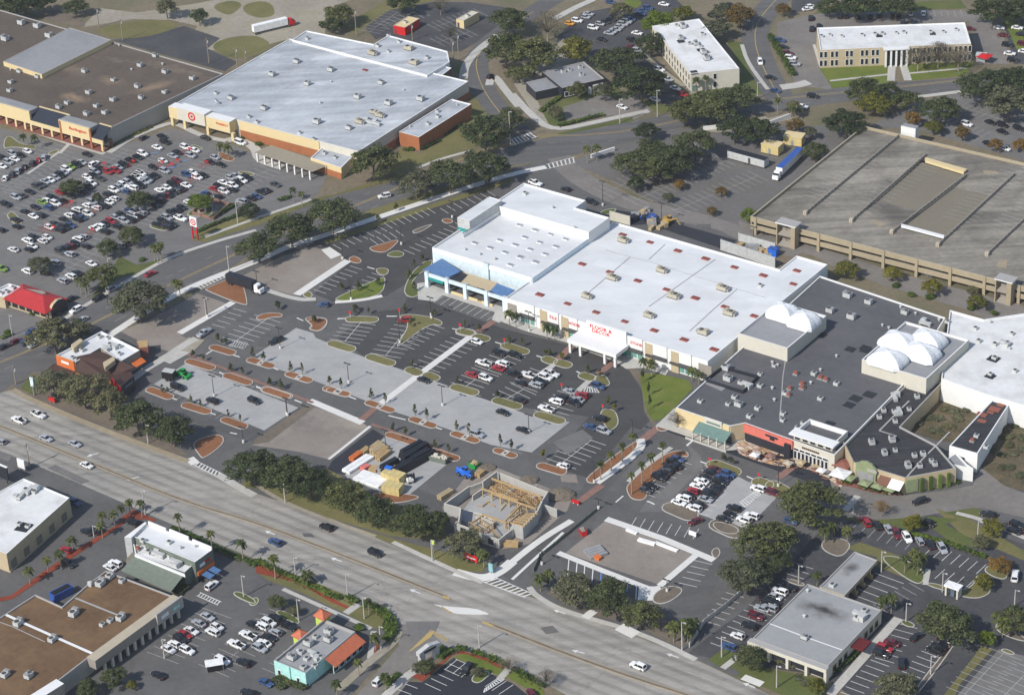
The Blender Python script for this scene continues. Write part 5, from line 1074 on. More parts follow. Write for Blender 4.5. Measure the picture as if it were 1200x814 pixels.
for r0, r1 in ((1.15,1.75), (0,.55)):
    for k in range(24):
        f0, f1 = 2*math.pi*k/24, 2*math.pi*(k+1)/24
        pt = lambda r, f: fr.at(a+r*math.cos(f), 4.66, zc+r*math.sin(f))
        mb.poly([pt(r0,f0), pt(r1,f0), pt(r1,f1), pt(r0,f1)] if r0 else [pt(0,0), pt(r1,f0), pt(r1,f1)], 'red')
part(mb, 'bullseye_sign', rt)
text_on(fr, 'PHARMACY', XT(610,305,6), 5.9, .8, 4.25, 'red', rt, width=abs(XT(665,320,6)-XT(555,290,6)))
f2 = edge(b, *b1(800,520)[0]); mb = MB(); f2.box(mb, 0, f2.L, 0, 2.6, .02, .25, 'brick'); part(mb, 'brick_base', rt)
# pergola beside it
pq = W(b1(-5,712, 75,680, 320,770, 262,802), 3.6); c = sum((p.to_2d() for p in pq), Vector((0,0)))/4
t = thing('pergola', 'weathered grey shade pergola on white posts in front of the bullseye store', 'pergola', (c.x, c.y, 0))
mb = MB(); f2 = Fr(pq[0], pq[3]); f3 = Fr(pq[0], pq[1]); nn = int(f2.L/.9); d = pq[1].to_2d()-pq[0].to_2d()
for k in range(nn+1):
    a = pq[0].to_2d()+f2.u*(k*f2.L/nn); ribbon(mb, [a, a+d], .5, 3.6, 'cap_tan')
slab(mb, b1(-5,712, 75,680, 320,770, 262,802), 3.5, .25, 'wall_shade'); part(mb, 'slatted_roof', t)
for k in range(8): mb = MB(); a = f2.L*(k+.3)/7.6; s = f2.o+f2.u*a; mb.box(s, f2.u, .6, .6, 0, 3.4, 'wall_white'); part(mb, 'post', t)
for k in range(4): mb = MB(); s = pq[1].to_2d()+(pq[2].to_2d()-pq[1].to_2d())*((k+.5)/4); mb.box(s, f2.u, .5, .5, 0, 3.4, 'wall_white'); part(mb, 'post', t)
# ---- small buildings of the car park at the top
for px, wl, rf, lb in ((b1(650,118, 705,75, 768,88, 690,132), 'red', 'wall_cream', 'red-fronted kiosk building with cream roof in the dark lot at the top'), (b1(943,88, 1010,45, 1035,62, 968,100), 'wall_cream', 'wall_pale', 'pale yellow kiosk building in the dark lot at the top')):
    b = building('kiosk_building', lb, 'kiosk', px, 3.6, wl, rf, par=.15, cap='cap_tan', snap=True); fr = edge(b, (px[0][0]+px[3][0])/2, (px[0][1]+px[3][1])/2); mb = MB(); fr.box(mb, .5, 1.5, 0, 2.2, .02, .1, 'metal_dark'); part(mb, 'door', b.root)
    units(b, 'small', [((px[1][0]+px[3][0])/2, (px[1][1]+px[3][1])/2)])
# ---- red-roofed restaurant
b = building('restaurant_building', 'small fast-food restaurant with bright red hipped roof at the left edge', 'restaurant', a2(20,570, 215,640, 305,580, 100,525), 3.4, 'wall_tan', 'roof_white_old', par=.2, snap=True)
rt = b.root; mb = MB(); hip(mb, a2(5,580, 212,655, 318,582, 105,512), 3.7, 2.4, 'red_roof'); part(mb, 'red_roof', rt)
fr = edge(b, *a2(260,610)[0]); mb = MB(); pr = [(fr.L*.05,0), (fr.L*.95,0), (fr.L*.95,3.6), (fr.L*.75,5.0), (fr.L*.5,5.6), (fr.L*.25,5.0), (fr.L*.05,3.6)]
k0 = [fr.at(a, .3, z) for a, z in pr]; k1 = [fr.at(a, 1.4, z) for a, z in pr]; mb.poly(k1, 'charcoal')
for i in range(len(pr)): j = (i+1) % len(pr); mb.poly([k0[i], k0[j], k1[j], k1[i]], 'wall_tan')
part(mb, 'arched_front', rt)
bb = block(rt, W(a2(-60,560, 20,575, 100,527, 40,510), 4.4), 4.4, 'wall_tan', 'roof_white_old', par=.6, snap=False, wname='kitchen_wall', rname='kitchen_roof'); units(bb, 'small', a2(60,530, 30,548, 5,555)); fr = edge(b, *a2(120,605)[0]); windows(rt, fr, [fr.L*(k+.5)/6 for k in range(6)], fr.L/6-.6, .6, 2.6, 'wall_tan', 'glass', .02)
mb = MB(); slab(mb, a2(120,535, 200,545, 215,555, 190,562), 5.6, 1.2, 'wall_greige'); part(mb, 'roof_screen', rt)
# ---- brown and orange restaurant
b = building('restaurant_building', 'brown-roofed restaurant with orange front panels and white flat roof behind', 'restaurant', S7(85,290, 265,355, 500,215, 690,345, 870,240, 510,62), 6, 'wall_greige', 'roof_white', par=.6, cap='cap_white', snap=False)
rt = b.root
units(b, 'small', S7(570,125, 490,115, 590,190, 680,205, 680,275, 330,240, 240,310)); units(b, 'duct', S7(560,220, 640,200), .8)
mb = MB(); slab(mb, S7(280,300, 500,250, 700,345, 820,400, 640,480, 600,530, 260,440), (6.3,6.3,6.2,5.6,4.0,3.9,3.9), .3, 'brown_roof'); part(mb, 'brown_roof', rt)
q = W(S7(265,450, 600,540, 640,500, 300,400), 3.5); mb = MB(); mb.hexa([(p.x, p.y, 0) for p in ccw(q)], [(p.x, p.y, 3.5) for p in ccw(q)], 'brick', False); part(mb, 'front_wall', rt)
fr = edge(b, *S7(175,325)[0]); mb = MB(); fr.box(mb, .3, fr.L-.3, 2.8, 6.4, 0, .4, 'orange', 'wall_tan'); part(mb, 'orange_panel', rt)
mb = MB(); fr.box(mb, fr.L*.3, fr.L*.7, 4.4, 5.2, .4, .5, 'white'); part(mb, 'sign_board', rt)
mb = MB(); fr.slope(mb, -1.5, fr.L, .1, 2.8, 4, 1.9, .15, 'brown_roof'); part(mb, 'porch_roof', rt)
for px, z in ((S7(610,490, 670,470, 780,395, 720,400), 5.0),):
    q = W(S7(612,500, 690,590, 815,490, 760,400), 4.6); q = ccw(q); mb = MB(); mb.hexa([(p.x, p.y, 0) for p in q], [(p.x, p.y, 4.6) for p in q], 'red', False, 'brown_roof'); part(mb, 'entrance_box', rt)
    f2 = Fr(P(*S7(690,590)[0], 4.6), P(*S7(815,490)[0], 4.6)); f2 = f2 if f2.n.x > 0 else Fr(P(*S7(815,490)[0], 4.6), P(*S7(690,590)[0], 4.6)); mb = MB(); f2.box(mb, .4, f2.L-.4, .2, 5.2, .02, .4, 'charcoal'); part(mb, 'dark_entrance', rt); mb = MB(); f2.box(mb, f2.L*.2, f2.L*.8, 3.3, 4.2, .4, .55, 'glass_blue'); part(mb, 'sign_board', rt)
for px in (S7(525,355, 620,300, 640,330, 545,405), S7(225,190, 310,130, 340,150, 250,225)):
    mb = MB(); slab(mb, px, 7.4, 1.6, 'wall_tan'); part(mb, 'roof_parapet_block', rt)
fr = edge(b, *S7(780,295)[0]); mb = MB(); fr.slope(mb, fr.L*.45, fr.L, .1, 3.6, 2.4, 2.6, .12, 'orange'); part(mb, 'orange_awning', rt)
q = W(S7(840,155, 945,145, 945,210, 870,220), 4); q = ccw(q); mb = MB(); mb.hexa([(p.x, p.y, 0) for p in q], [(p.x, p.y, 4) for p in q], 'brick_floor', False, 'wood'); part(mb, 'rear_store', rt)
# ---- lower left: warehouse, restaurant, strip mall
b = building('warehouse_building', 'white ribbed-roof warehouse with tan walls at the left edge below the highway', 'warehouse', a3(110,607, 325,697, 30,960, -260,850, -120,760, -60,700), 6.4, 'wall_tan', 'roof_white_old', par=.25, snap=False)
units(b, 'duct', a3(100,690, 140,665)); units(b, 'small', a3(75,690, 120,660, 160,670)+a4(130,25, 90,15)); units(b, 'dark', a4(110,25), 1.2)
fr = edge(b, *a3(200,814)[0]); 
for k in range(5): mb = MB(); fr.box(mb, fr.L*(k+.2)/5, fr.L*(k+.6)/5, 0, 3.2, .02, .1, 'wall_shade'); part(mb, 'roller_door', b.root)
mb = MB(); fr.box(mb, 0, fr.L, .02, .5, .03, .3, 'wall_tan'); part(mb, 'wall_base', b.root)
b = building('restaurant_building', 'white-roofed restaurant with sloped dark green rear awning beside the highway', 'restaurant', S8(335,97, 960,347, 780,465, 215,228), 7, 'slate_green', 'roof_white', par=.4, cap='cap_white', ang=GA)
rt = b.root; units(b, 'small', S8(545,280, 300,265)); units(b, 'vent', S8(790,315, 650,330))
bb = block(rt, W(S8(200,250, 780,480, 690,560, 225,385), 5.2), 5.2, 'slate_green', 'roof_white_old', par=.5, snap=False, wname='plant_well_wall', rname='plant_well_roof')
units(bb, 'duct', S8(445,400, 610,470)); units(bb, 'grey', S8(400,335, 590,415), .8); units(bb, 'redvent', S8(255,340)); units(bb, 'small', S8(320,310, 630,480, 540,400, 350,370))
mb = MB(); slab(mb, S8(225,395, 690,580, 560,745, 95,545), (5.0,5.0,2.8,2.8), .2, 'slate_green'); part(mb, 'rear_awning', rt)
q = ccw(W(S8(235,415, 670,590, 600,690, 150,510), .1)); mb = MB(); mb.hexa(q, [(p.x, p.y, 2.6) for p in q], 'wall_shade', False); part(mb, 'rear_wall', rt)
mb = MB(); slab(mb, S8(228,385, 690,575, 695,590, 222,398), 5.4, .7, 'cap_white'); part(mb, 'awning_ridge', rt)
q = ccw(W(S8(125,232, 190,238, 335,100, 320,88), 7.6)); mb = MB(); mb.hexa([(p.x, p.y, 0) for p in q], q, 'metal_light', False, 'cap_white'); part(mb, 'end_wall', rt)
fr = edge(b, *S8(650,215)[0]); mb = MB(); fr.box(mb, 0, fr.L*.3, 6.9, 7.9, -.4, 0, 'cap_white'); fr.box(mb, fr.L*.36, fr.L*.66, 6.9, 8.2, -.4, 0, 'cap_white'); fr.box(mb, fr.L*.72, fr.L, 6.9, 7.9, -.4, 0, 'cap_white'); part(mb, 'stepped_parapet', rt)
fr = edge(b, *S8(870,405)[0]); mb = MB(); fr.box(mb, .3, fr.L-.3, 2.2, 3.4, .02, .5, 'orange'); part(mb, 'orange_band', rt)
mb = MB(); fr.box(mb, fr.L*.22, fr.L*.5, 4.3, 5.2, .02, .2, 'white'); fr.box(mb, fr.L*.53, fr.L*.8, 4.5, 5.3, .02, .2, 'red'); part(mb, 'sign_panel', rt)
mb = MB(); fr.box(mb, .5, fr.L-.5, .1, 2.1, .02, .1, 'glass'); part(mb, 'side_glazing', rt)
for k in (.27, .65): mb = MB(); fr.slope(mb, fr.L*(k-.15), fr.L*(k+.15), 1.0, 2.6, 4.0, 2.3, .08, 'blue_roof'); fr.box(mb, fr.L*k-.1, fr.L*k+.1, 0, 2.4, 2.4, 2.6, 'metal_dark'); part(mb, 'blue_canopy', rt)
b = building('strip_mall', 'long strip mall with stained rusty brown flat roof and grey arcade at the lower left', 'strip mall', a4(495,232, 808,350, 430,625, 265,752, 140,830, -260,1050, -420,900, -100,520, 20,437, 165,343, 290,400, 405,300), 5.4, 'wall_grey', 'roof_brown_warm', par=.4, cap='cap_grey', snap=False)
rt = b.root
units(b, 'grey', a4(470,295, 515,262, 345,435, 565,455, 25,720, 135,725, 245,555, 85,480)); units(b, 'small', a4(570,280, 425,295, 478,483, 515,465)); units(b, 'dish', a4(425,300), .8)
mb = MB(); wp = W(a4(345,357, 400,380, 550,440), b.zr); ribbon(mb, wp, .6, b.zr+.05, 'cap_grey'); wp = W(a4(25,440, 110,480, 245,540, 430,622), b.zr); ribbon(mb, wp, .9, b.zr+.3, 'cap_white'); wp = W(a4(-10,470, 60,495, 210,565), b.zr); ribbon(mb, wp, .3, b.zr+.05, 'cap_grey'); o = mb.build('roof_expansion_joint'); o.data.transform(Matrix.Translation(-rt.location)); o.parent = b.roof
fr = edge(b, *a4(620,490)[0]); mb = MB(); fr.box(mb, -2, fr.L, 3.0, 5.9, .02, 3.2, 'wall_greige', 'cap_tan'); part(mb, 'arcade_fascia', rt)
a0, a1_ = sorted((fr.U(*a4(680,440)[0], 5), fr.U(*a4(808,355)[0], 5)))
mb = MB(); fr.box(mb, a0, a1_, 3.2, 6.8, 3.2, 3.8, 'wall_grey', 'cap_grey'); part(mb, 'raised_sign_fascia', rt)
mb = MB(); fr.box(mb, a0+(a1_-a0)*.15, a0+(a1_-a0)*.42, 4.4, 5.4, 3.8, 3.95, 'white'); fr.box(mb, a0+(a1_-a0)*.6, a0+(a1_-a0)*.85, 4.4, 5.2, 3.8, 3.95, 'aqua'); part(mb, 'sign_panel', rt)
for k in range(11): mb = MB(); a = fr.L*(k+.5)/11; fr.box(mb, a-.35, a+.35, 0, 3, 2.4, 3.1, 'wall_pale'); part(mb, 'column', rt)
f2 = edge(b, *a4(200,790)[0]); mb = MB(); f2.box(mb, 0, f2.L, 3.0, 6.4, .02, 3.2, 'wall_greige', 'cap_white'); part(mb, 'arcade_fascia', rt)
for k in range(4): mb = MB(); a = f2.L*(k+.5)/4; f2.box(mb, a-.35, a+.35, 0, 3, 2.4, 3.1, 'wall_pale'); part(mb, 'column', rt)
# ---- turquoise taco restaurant
b = building('restaurant_building', 'aqua-walled restaurant with orange tile awnings and lime corner towers', 'restaurant', T6(560,237, 745,325, 415,660, 110,550), 4.8, 'aqua', 'roof_grey_lot', par=.8, cap='cap_grey', snap=True)
rt = b.root; units(b, 'grey', T6(570,335, 565,395, 410,425, 280,535), .95); units(b, 'duct', T6(440,490, 470,520), .7); units(b, 'small', T6(395,540, 505,530, 350,490, 465,370, 370,610, 460,600)); units(b, 'vent', T6(445,525, 330,480))
fr = edge(b, *T6(580,490)[0]); a0, a1_ = sorted((fr.U(*T6(735,335)[0], 4), fr.U(*T6(560,560)[0], 4)))
mb = MB(); fr.slope(mb, a0, a1_, .05, 4.4, 3.6, 2.9, .12, 'tile_orange'); part(mb, 'tile_awning', rt)
mb = MB(); fr.box(mb, a0+.5, a1_-.5, 0, 2.6, 2.2, 2.5, 'aqua_deep'); part(mb, 'porch_wall', rt)
windows(rt, fr, [a0+(a1_-a0)*(k+.5)/5 for k in range(5)], (a1_-a0)/5-.8, .6, 2.2, 'wall_white', 'glass', 2.5)
for px, pk in ((T6(445,205, 530,250, 595,190, 500,145), 5.0), (T6(270,360, 355,405, 440,345, 335,305), 3.9)):
    q = [Vector((p.x, p.y)) for p in W(px, pk)]; q = offset(ccw(q), .5); mb = MB(); mb.hexa([(*p, 0) for p in q], [(*p, pk) for p in q], 'lime', False); part(mb, 'corner_tower', rt)
    mb = MB(); hip(mb, px, pk+.1, 1.5, 'tile_orange'); part(mb, 'tower_roof', rt)
fr = edge(b, *T6(260,605)[0]); mb = MB(); fr.box(mb, fr.L*.49, fr.L*.52, 0, 4.8, .02, .4, 'aqua'); part(mb, 'pier', rt); windows(rt, fr, [fr.L*.15, fr.L*.75], .9, .8, 2.2, 'wall_white')
# ---- bank
b = building('bank_building', 'grey flat-roofed bank with tan walls and a drive-through wing', 'bank', d4(180,292, 525,412, 278,690, -58,540), 4.6, 'wall_pale', 'roof_bank', par=.3, cap='cap_grey', snap=True)
rt = b.root; units(b, 'duct', d4(430,440)); units(b, 'grey', d4(172,545), .8); units(b, 'vent', d4(170,445, 185,325)); units(b, 'small', d4(415,455, 450,420))
mb = MB(); ribbon(mb, W(d4(0,478, 180,545, 350,605), b.zr), .4, b.zr+.1, 'cap_white'); o = mb.build('roof_seam'); o.data.transform(Matrix.Translation(-rt.location)); o.parent = b.roof
bb = block(rt, W(d4(405,142, 512,183, 358,348, 240,308), 4.0), 4.0, 'wall_tan', 'roof_bank', par=.3, z0=2.9, cap='cap_grey', snap=False, wname='drive_through_fascia', rname='drive_through_roof'); units(bb, 'small', d4(300,300))
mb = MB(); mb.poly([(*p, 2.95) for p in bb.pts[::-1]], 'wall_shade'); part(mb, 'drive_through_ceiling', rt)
fr = edge(bb, *d4(435,270)[0])
for k in range(4): mb = MB(); a = fr.L*(k+.6)/4.4; fr.box(mb, a-.3, a+.3, .02, 2.9, -1.5, -.3, 'wall_tan'); fr.box(mb, a-.5, a+.5, .02, 1.1, -.2, .3, 'paint_yellow'); part(mb, 'drive_through_pillar', rt)
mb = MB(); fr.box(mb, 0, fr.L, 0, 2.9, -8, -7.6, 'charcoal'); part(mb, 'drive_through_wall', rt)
fr = edge(b, *d4(130,640)[0]); mb = MB(); fr.box(mb, .5, fr.L-.5, .3, 3.4, .02, .1, 'charcoal'); part(mb, 'front_recess', rt)
for k in range(5): mb = MB(); a = fr.L*k/4; fr.box(mb, a-.4, a+.4, 0, 4.2, .1, 1.5, 'wall_pale'); part(mb, 'column', rt)
mb = MB(); fr.box(mb, -.5, fr.L+.5, 3.5, 4.62, .1, 1.8, 'wall_pale', 'cap_grey'); part(mb, 'porch_fascia', rt)
fr = edge(b, *d4(400,550)[0]); windows(rt, fr, [fr.L*k for k in (.12,.22,.32,.7,.8,.9)], 1.8, .8, 2.8, 'wall_tan', 'glass', .02)
mb = MB(); fr.box(mb, fr.L*.42, fr.L*.58, 2.8, 3.3, .02, 3.6, 'maroon'); part(mb, 'red_door_canopy', rt)
# ---- construction shell
cq = W(T4(140,470, 445,240, 545,215, 950,375, 800,560, 560,800, 215,640), 0)
cs_ = thing('construction_shell', 'roofless concrete block building under construction with yellow timber beams', 'building shell', (P(*T4(520,500)[0]).x, P(*T4(520,500)[0]).y, 0))
def wallpx(mb, px, z, th=.35, mat='block_grey', z0=0, top=None):
    w2 = [p.to_2d() for p in W(px, z)]
    for i in range(len(w2)-1):
        f2 = Fr(w2[i], w2[i+1]); f2.box(mb, -th/2, f2.L+th/2, z0, z, -th/2, th/2, mat, top)
mb = MB(); q = W(T4(250,560, 400,370, 720,500, 640,790, 380,700), .1); mb.poly([(p.x, p.y, .2) for p in ccw(q)], 'concrete_lot'); q = W(T4(440,330, 540,280, 900,400, 830,500, 720,470), .1); mb.poly([(p.x, p.y, .21) for p in ccw(q)], 'dirt_dark'); part(mb, 'floor_slab', cs_)
for px, z in ((T4(140,465, 330,330), 4.6), (T4(330,335, 440,295), 1.8), (T4(330,655, 435,705), 2.2), (T4(250,600, 220,615), 4.2), (T4(400,560, 520,610), 2.6), (T4(360,400, 440,345), 2.6), (T4(440,290, 545,215), 4.6), (T4(140,465, 265,500), 5.2), (T4(265,500, 250,600), 5.0), (T4(220,615, 330,655), 3.6), (T4(435,700, 565,745), 4.2), (T4(565,745, 665,665), 3.8), (T4(670,620, 750,645), 5.6), (T4(750,645, 865,520), 5.6), (T4(865,520, 905,435), 5.0), (T4(905,435, 945,370), 5.0), (T4(545,215, 735,290), 3.4), (T4(735,290, 945,375), 4.4), (T4(910,470, 1015,510), 3.6)):
    mb = MB(); wallpx(mb, px, z*.78, top='wall_pale'); part(mb, 'block_wall', cs_)
for px, z in ((T4(510,265, 890,405), 4.4), (T4(435,345, 710,435), 4.8), (T4(510,380, 850,500), 4.6), (T4(440,545, 620,610), 4.0), (T4(610,600, 735,470), 4.2), (T4(640,610, 720,540), 5.4), (T4(350,610, 430,560), 3.4)):
    z -= 1.5; mb = MB(); wallpx(mb, px, z+.3, .4, 'wood', z-.15)
    w2 = [p.to_2d() for p in W(px, z)]; f2 = Fr(w2[0], w2[1]); n = max(2, int(f2.L/3))
    for k in range(n+1): a = f2.L*k/n; f2.box(mb, a-.12, a+.12, .1, z-.2, -.12, .12, 'wood_pale')
    part(mb, 'timber_beam', cs_)
for k in range(6):
    px = T4(665+k*28, 612-k*14, 770+k*18, 640-k*16); mb = MB(); wallpx(mb, T4(660+k*22, 610-k*13, 760+k*20, 640-k*20), 4.6, .45, 'wood', 4.3); part(mb, 'roof_joist', cs_)
mb = MB(); slab(mb, T4(440,300, 545,235, 930,390, 850,490, 640,410), .3, .08, 'sandy_fill'); part(mb, 'sandy_floor', cs_)
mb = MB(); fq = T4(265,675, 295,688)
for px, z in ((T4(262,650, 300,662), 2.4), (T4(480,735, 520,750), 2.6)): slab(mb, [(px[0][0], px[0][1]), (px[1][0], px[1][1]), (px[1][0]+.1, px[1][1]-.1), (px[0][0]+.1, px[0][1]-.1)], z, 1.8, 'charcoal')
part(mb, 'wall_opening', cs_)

rr = random.Random(11)
for k, px in enumerate((T4(330,610, 420,660), T4(420,590, 500,640), T4(500,640, 560,720), T4(455,660, 540,610), T4(390,640, 400,690), T4(560,340, 700,395), T4(600,330, 640,360), T4(700,480, 790,520), T4(650,540, 700,500), T4(750,420, 800,470), T4(540,300, 600,290), T4(780,400, 860,440))):
    mb = MB(); w2 = [p.to_2d() for p in W(px, 2.0)]; f2 = Fr(w2[0], w2[1]); f2.box(mb, 0, f2.L, 2.05, 2.2, -.1, .1, 'wood'); f2.box(mb, 0, f2.L, .22, .36, -.1, .1, 'wood_pale')
    for j in range(max(2, int(f2.L/.8))+1): a = f2.L*j/max(2, int(f2.L/.8)); f2.box(mb, a-.06, a+.06, .3, 2.1, -.08, .08, 'wood_pale')
    part(mb, 'stud_partition', cs_)
mb = MB()
for k in range(46):
    x, y = (rr.uniform(470,860), rr.uniform(290,450)) if k < 26 else (rr.uniform(330,700), rr.uniform(460,700))
    p = P(*T4(x, y)[0]); a = GA+rr.choice((0, 1.57))+rr.uniform(-.3,.3); z = .22+k*.004; mb.box((p.x, p.y), (math.cos(a), math.sin(a)), rr.uniform(1.5,5), rr.uniform(.15,.5), z, z+rr.uniform(.05,.35), rr.choice(('wood','wood_pale','wood','concrete_white','rust')))
o = part(mb, 'scattered_planks', cs_); o['kind'] = 'stuff'
# ------------------------------------------------------------------ trees and planting
def leafquad(mb, c, s, nrm, i, rr):
    n = Vector(nrm); a = n.orthogonal().normalized(); b = n.cross(a).normalized(); t = rr.uniform(0, 6.28)
    x = (a*math.cos(t)+b*math.sin(t))*s; y = (b*math.cos(t)-a*math.sin(t))*s*rr.uniform(.6, 1)
    k = len(mb.v); c = Vector(c)
    mb.v += [tuple(c-x-y), tuple(c+x-y*.7), tuple(c+x*.8+y), tuple(c-x*.9+y*.8)]; mb.f.append((k, k+1, k+2, k+3)); mb.m.append(i)
_crown = {}
def crown_mesh(mat, var, style):
    """a crown one metre wide and one metre high, standing on z = 0"""
    key = (mat, var, style)
    if key in _crown: return _crown[key]
    rr = random.Random(hash(key) % 1000 if False else sum(map(ord, mat+style))*7+var*131); mb = MB(); i = mb.mi(mat)
    nl, nq, ls = {'oak': (34, 150, .0215), 'cone': (12, 60, .045), 'bare': (34, 80, .019), 'bush': (8, 90, .055), 'small': (7, 42, .07)}[style]
    for k in range(nl):
        if style == 'cone':
            z = rr.uniform(.08, .9); rad = .42*(1-z)+.08; ph = rr.uniform(0, 6.28); q = rad*rr.uniform(.2, .8); c = Vector((q*math.cos(ph), q*math.sin(ph), z)); lr = rad*.55
        elif style == 'bush':
            ph = rr.uniform(0, 6.28); q = rr.uniform(0, .3); c = Vector((q*math.cos(ph), q*math.sin(ph), rr.uniform(.25, .6))); lr = rr.uniform(.2, .3)
        elif style == 'small':
            ph = rr.uniform(0, 6.28); q = rr.uniform(0, .25); c = Vector((q*math.cos(ph), q*math.sin(ph), rr.uniform(.2, .8))); lr = rr.uniform(.14, .26)
        else:
            ph = 2.4*k+rr.uniform(-.5, .5); h = (k+.5)/nl; el = math.asin(min(1, h*1.15-.12)) if h > .1 else -.1
            q = rr.uniform(.55, .95); c = Vector((math.cos(el)*math.cos(ph)*.39*q/.75, math.cos(el)*math.sin(ph)*.39*q/.75, .30+math.sin(el)*.46*q/.75)); lr = rr.uniform(.08, .185)*(1.0 if style == 'oak' else 1.15)
        sq = rr.uniform(.6, .85)
        for _ in range(nq):
            d = Vector((rr.gauss(0,1), rr.gauss(0,1), rr.gauss(0,1))).normalized(); 
            if d.z < -.35 and rr.random() < .6: d.z = -d.z
            r = lr*(rr.uniform(.55, 1.08) if rr.random() < .85 else rr.uniform(1.0, 1.3))
            p = c+Vector((d.x*r, d.y*r, d.z*r*sq))
            if p.z < 0: p.z = rr.uniform(0, .08)
            nrm = (d+Vector((rr.gauss(0,.5), rr.gauss(0,.5), rr.gauss(0,.5)+.25))).normalized()
            leafquad(mb, p, ls*rr.uniform(.6, 1.25)*(.5 if style == 'bare' else 1), nrm, i, rr)
    if style == 'bare':
        for k in range(40):
            ph = rr.uniform(0, 6.28); el = rr.uniform(.1, 1.5); e = Vector((math.cos(el)*math.cos(ph)*.46, math.cos(el)*math.sin(ph)*.46, .28+math.sin(el)*.62)); mb.tube((0,0,.02), e*.6+Vector((0,0,.1)), .012, .006, mat, 3, False); mb.tube(e*.6+Vector((0,0,.1)), e, .006, .002, mat, 3, False)
    me = mb.mesh('crown'); _crown[key] = me; return me
_trunk = {}
def trunk_mesh(style, var):
    key = (style, var)
    if key in _trunk: return _trunk[key]
    rr = random.Random(var*17+3); mb = MB(); bk = 'bark' if style != 'pale' else 'bark_pale'
    f = Vector((rr.uniform(-.03,.03), rr.uniform(-.03,.03), .42)); mb.tube((0,0,0), (0,0,.06), .042, .030, bk, 7); mb.tube((0,0,.06), f, .030, .022, bk, 7)
    for k in range(6):
        ph = k*1.05+rr.uniform(-.3,.3); e = f+Vector((math.cos(ph)*.22, math.sin(ph)*.22, rr.uniform(.12,.3))); mb.tube(f, e, .016, .006, bk, 5); e2 = e+Vector((math.cos(ph+.5)*.1, math.sin(ph+.5)*.1, .1)); mb.tube(e, e2, .006, .002, bk, 4)
    me = mb.mesh('trunk'); _trunk[key] = me; return me
def mpp(y): return 1/(3.66+(y-407)*.00211)
def put(name, me, parent, loc=(0,0,0), sc_=(1,1,1), rz=0):
    o = bpy.data.objects.new(name, me); C.objects.link(o); o.parent = parent; o.location = loc; o.scale = sc_; o.rotation_euler = (0,0,rz); return o
tn = [0]
def tree(name, label, mat, x, y, wpx, style='oak', hr=.8, group=None, cat='tree'):
    """crown centre and width as measured in the photo"""
    wm = wpx*mpp(y); ht = max(2.0, wm*hr); lift_ = ht*.28; zc = lift_+(ht-lift_)*.45
    p = P(x, y, zc); tn[0] += 1; v = tn[0] % 6; rz = rnd.uniform(0, 6.28)
    t = thing(name, label, cat, (p.x, p.y, 0), group); sx_ = rnd.uniform(.9, 1.12)
    put('crown', crown_mesh(mat, v, style), t, (0,0,lift_ if style in ('oak','bare') else lift_*.6), (wm*sx_, wm/sx_, (ht-lift_)*rnd.uniform(.85, 1.15)), rz)
    k = max(ht*1.05, wm*.6); put('trunk', trunk_mesh('bark' if style != 'bare' else 'pale', v), t, (0,0,0), (k*.9, k*.9, ht*.95), rz)
    return t
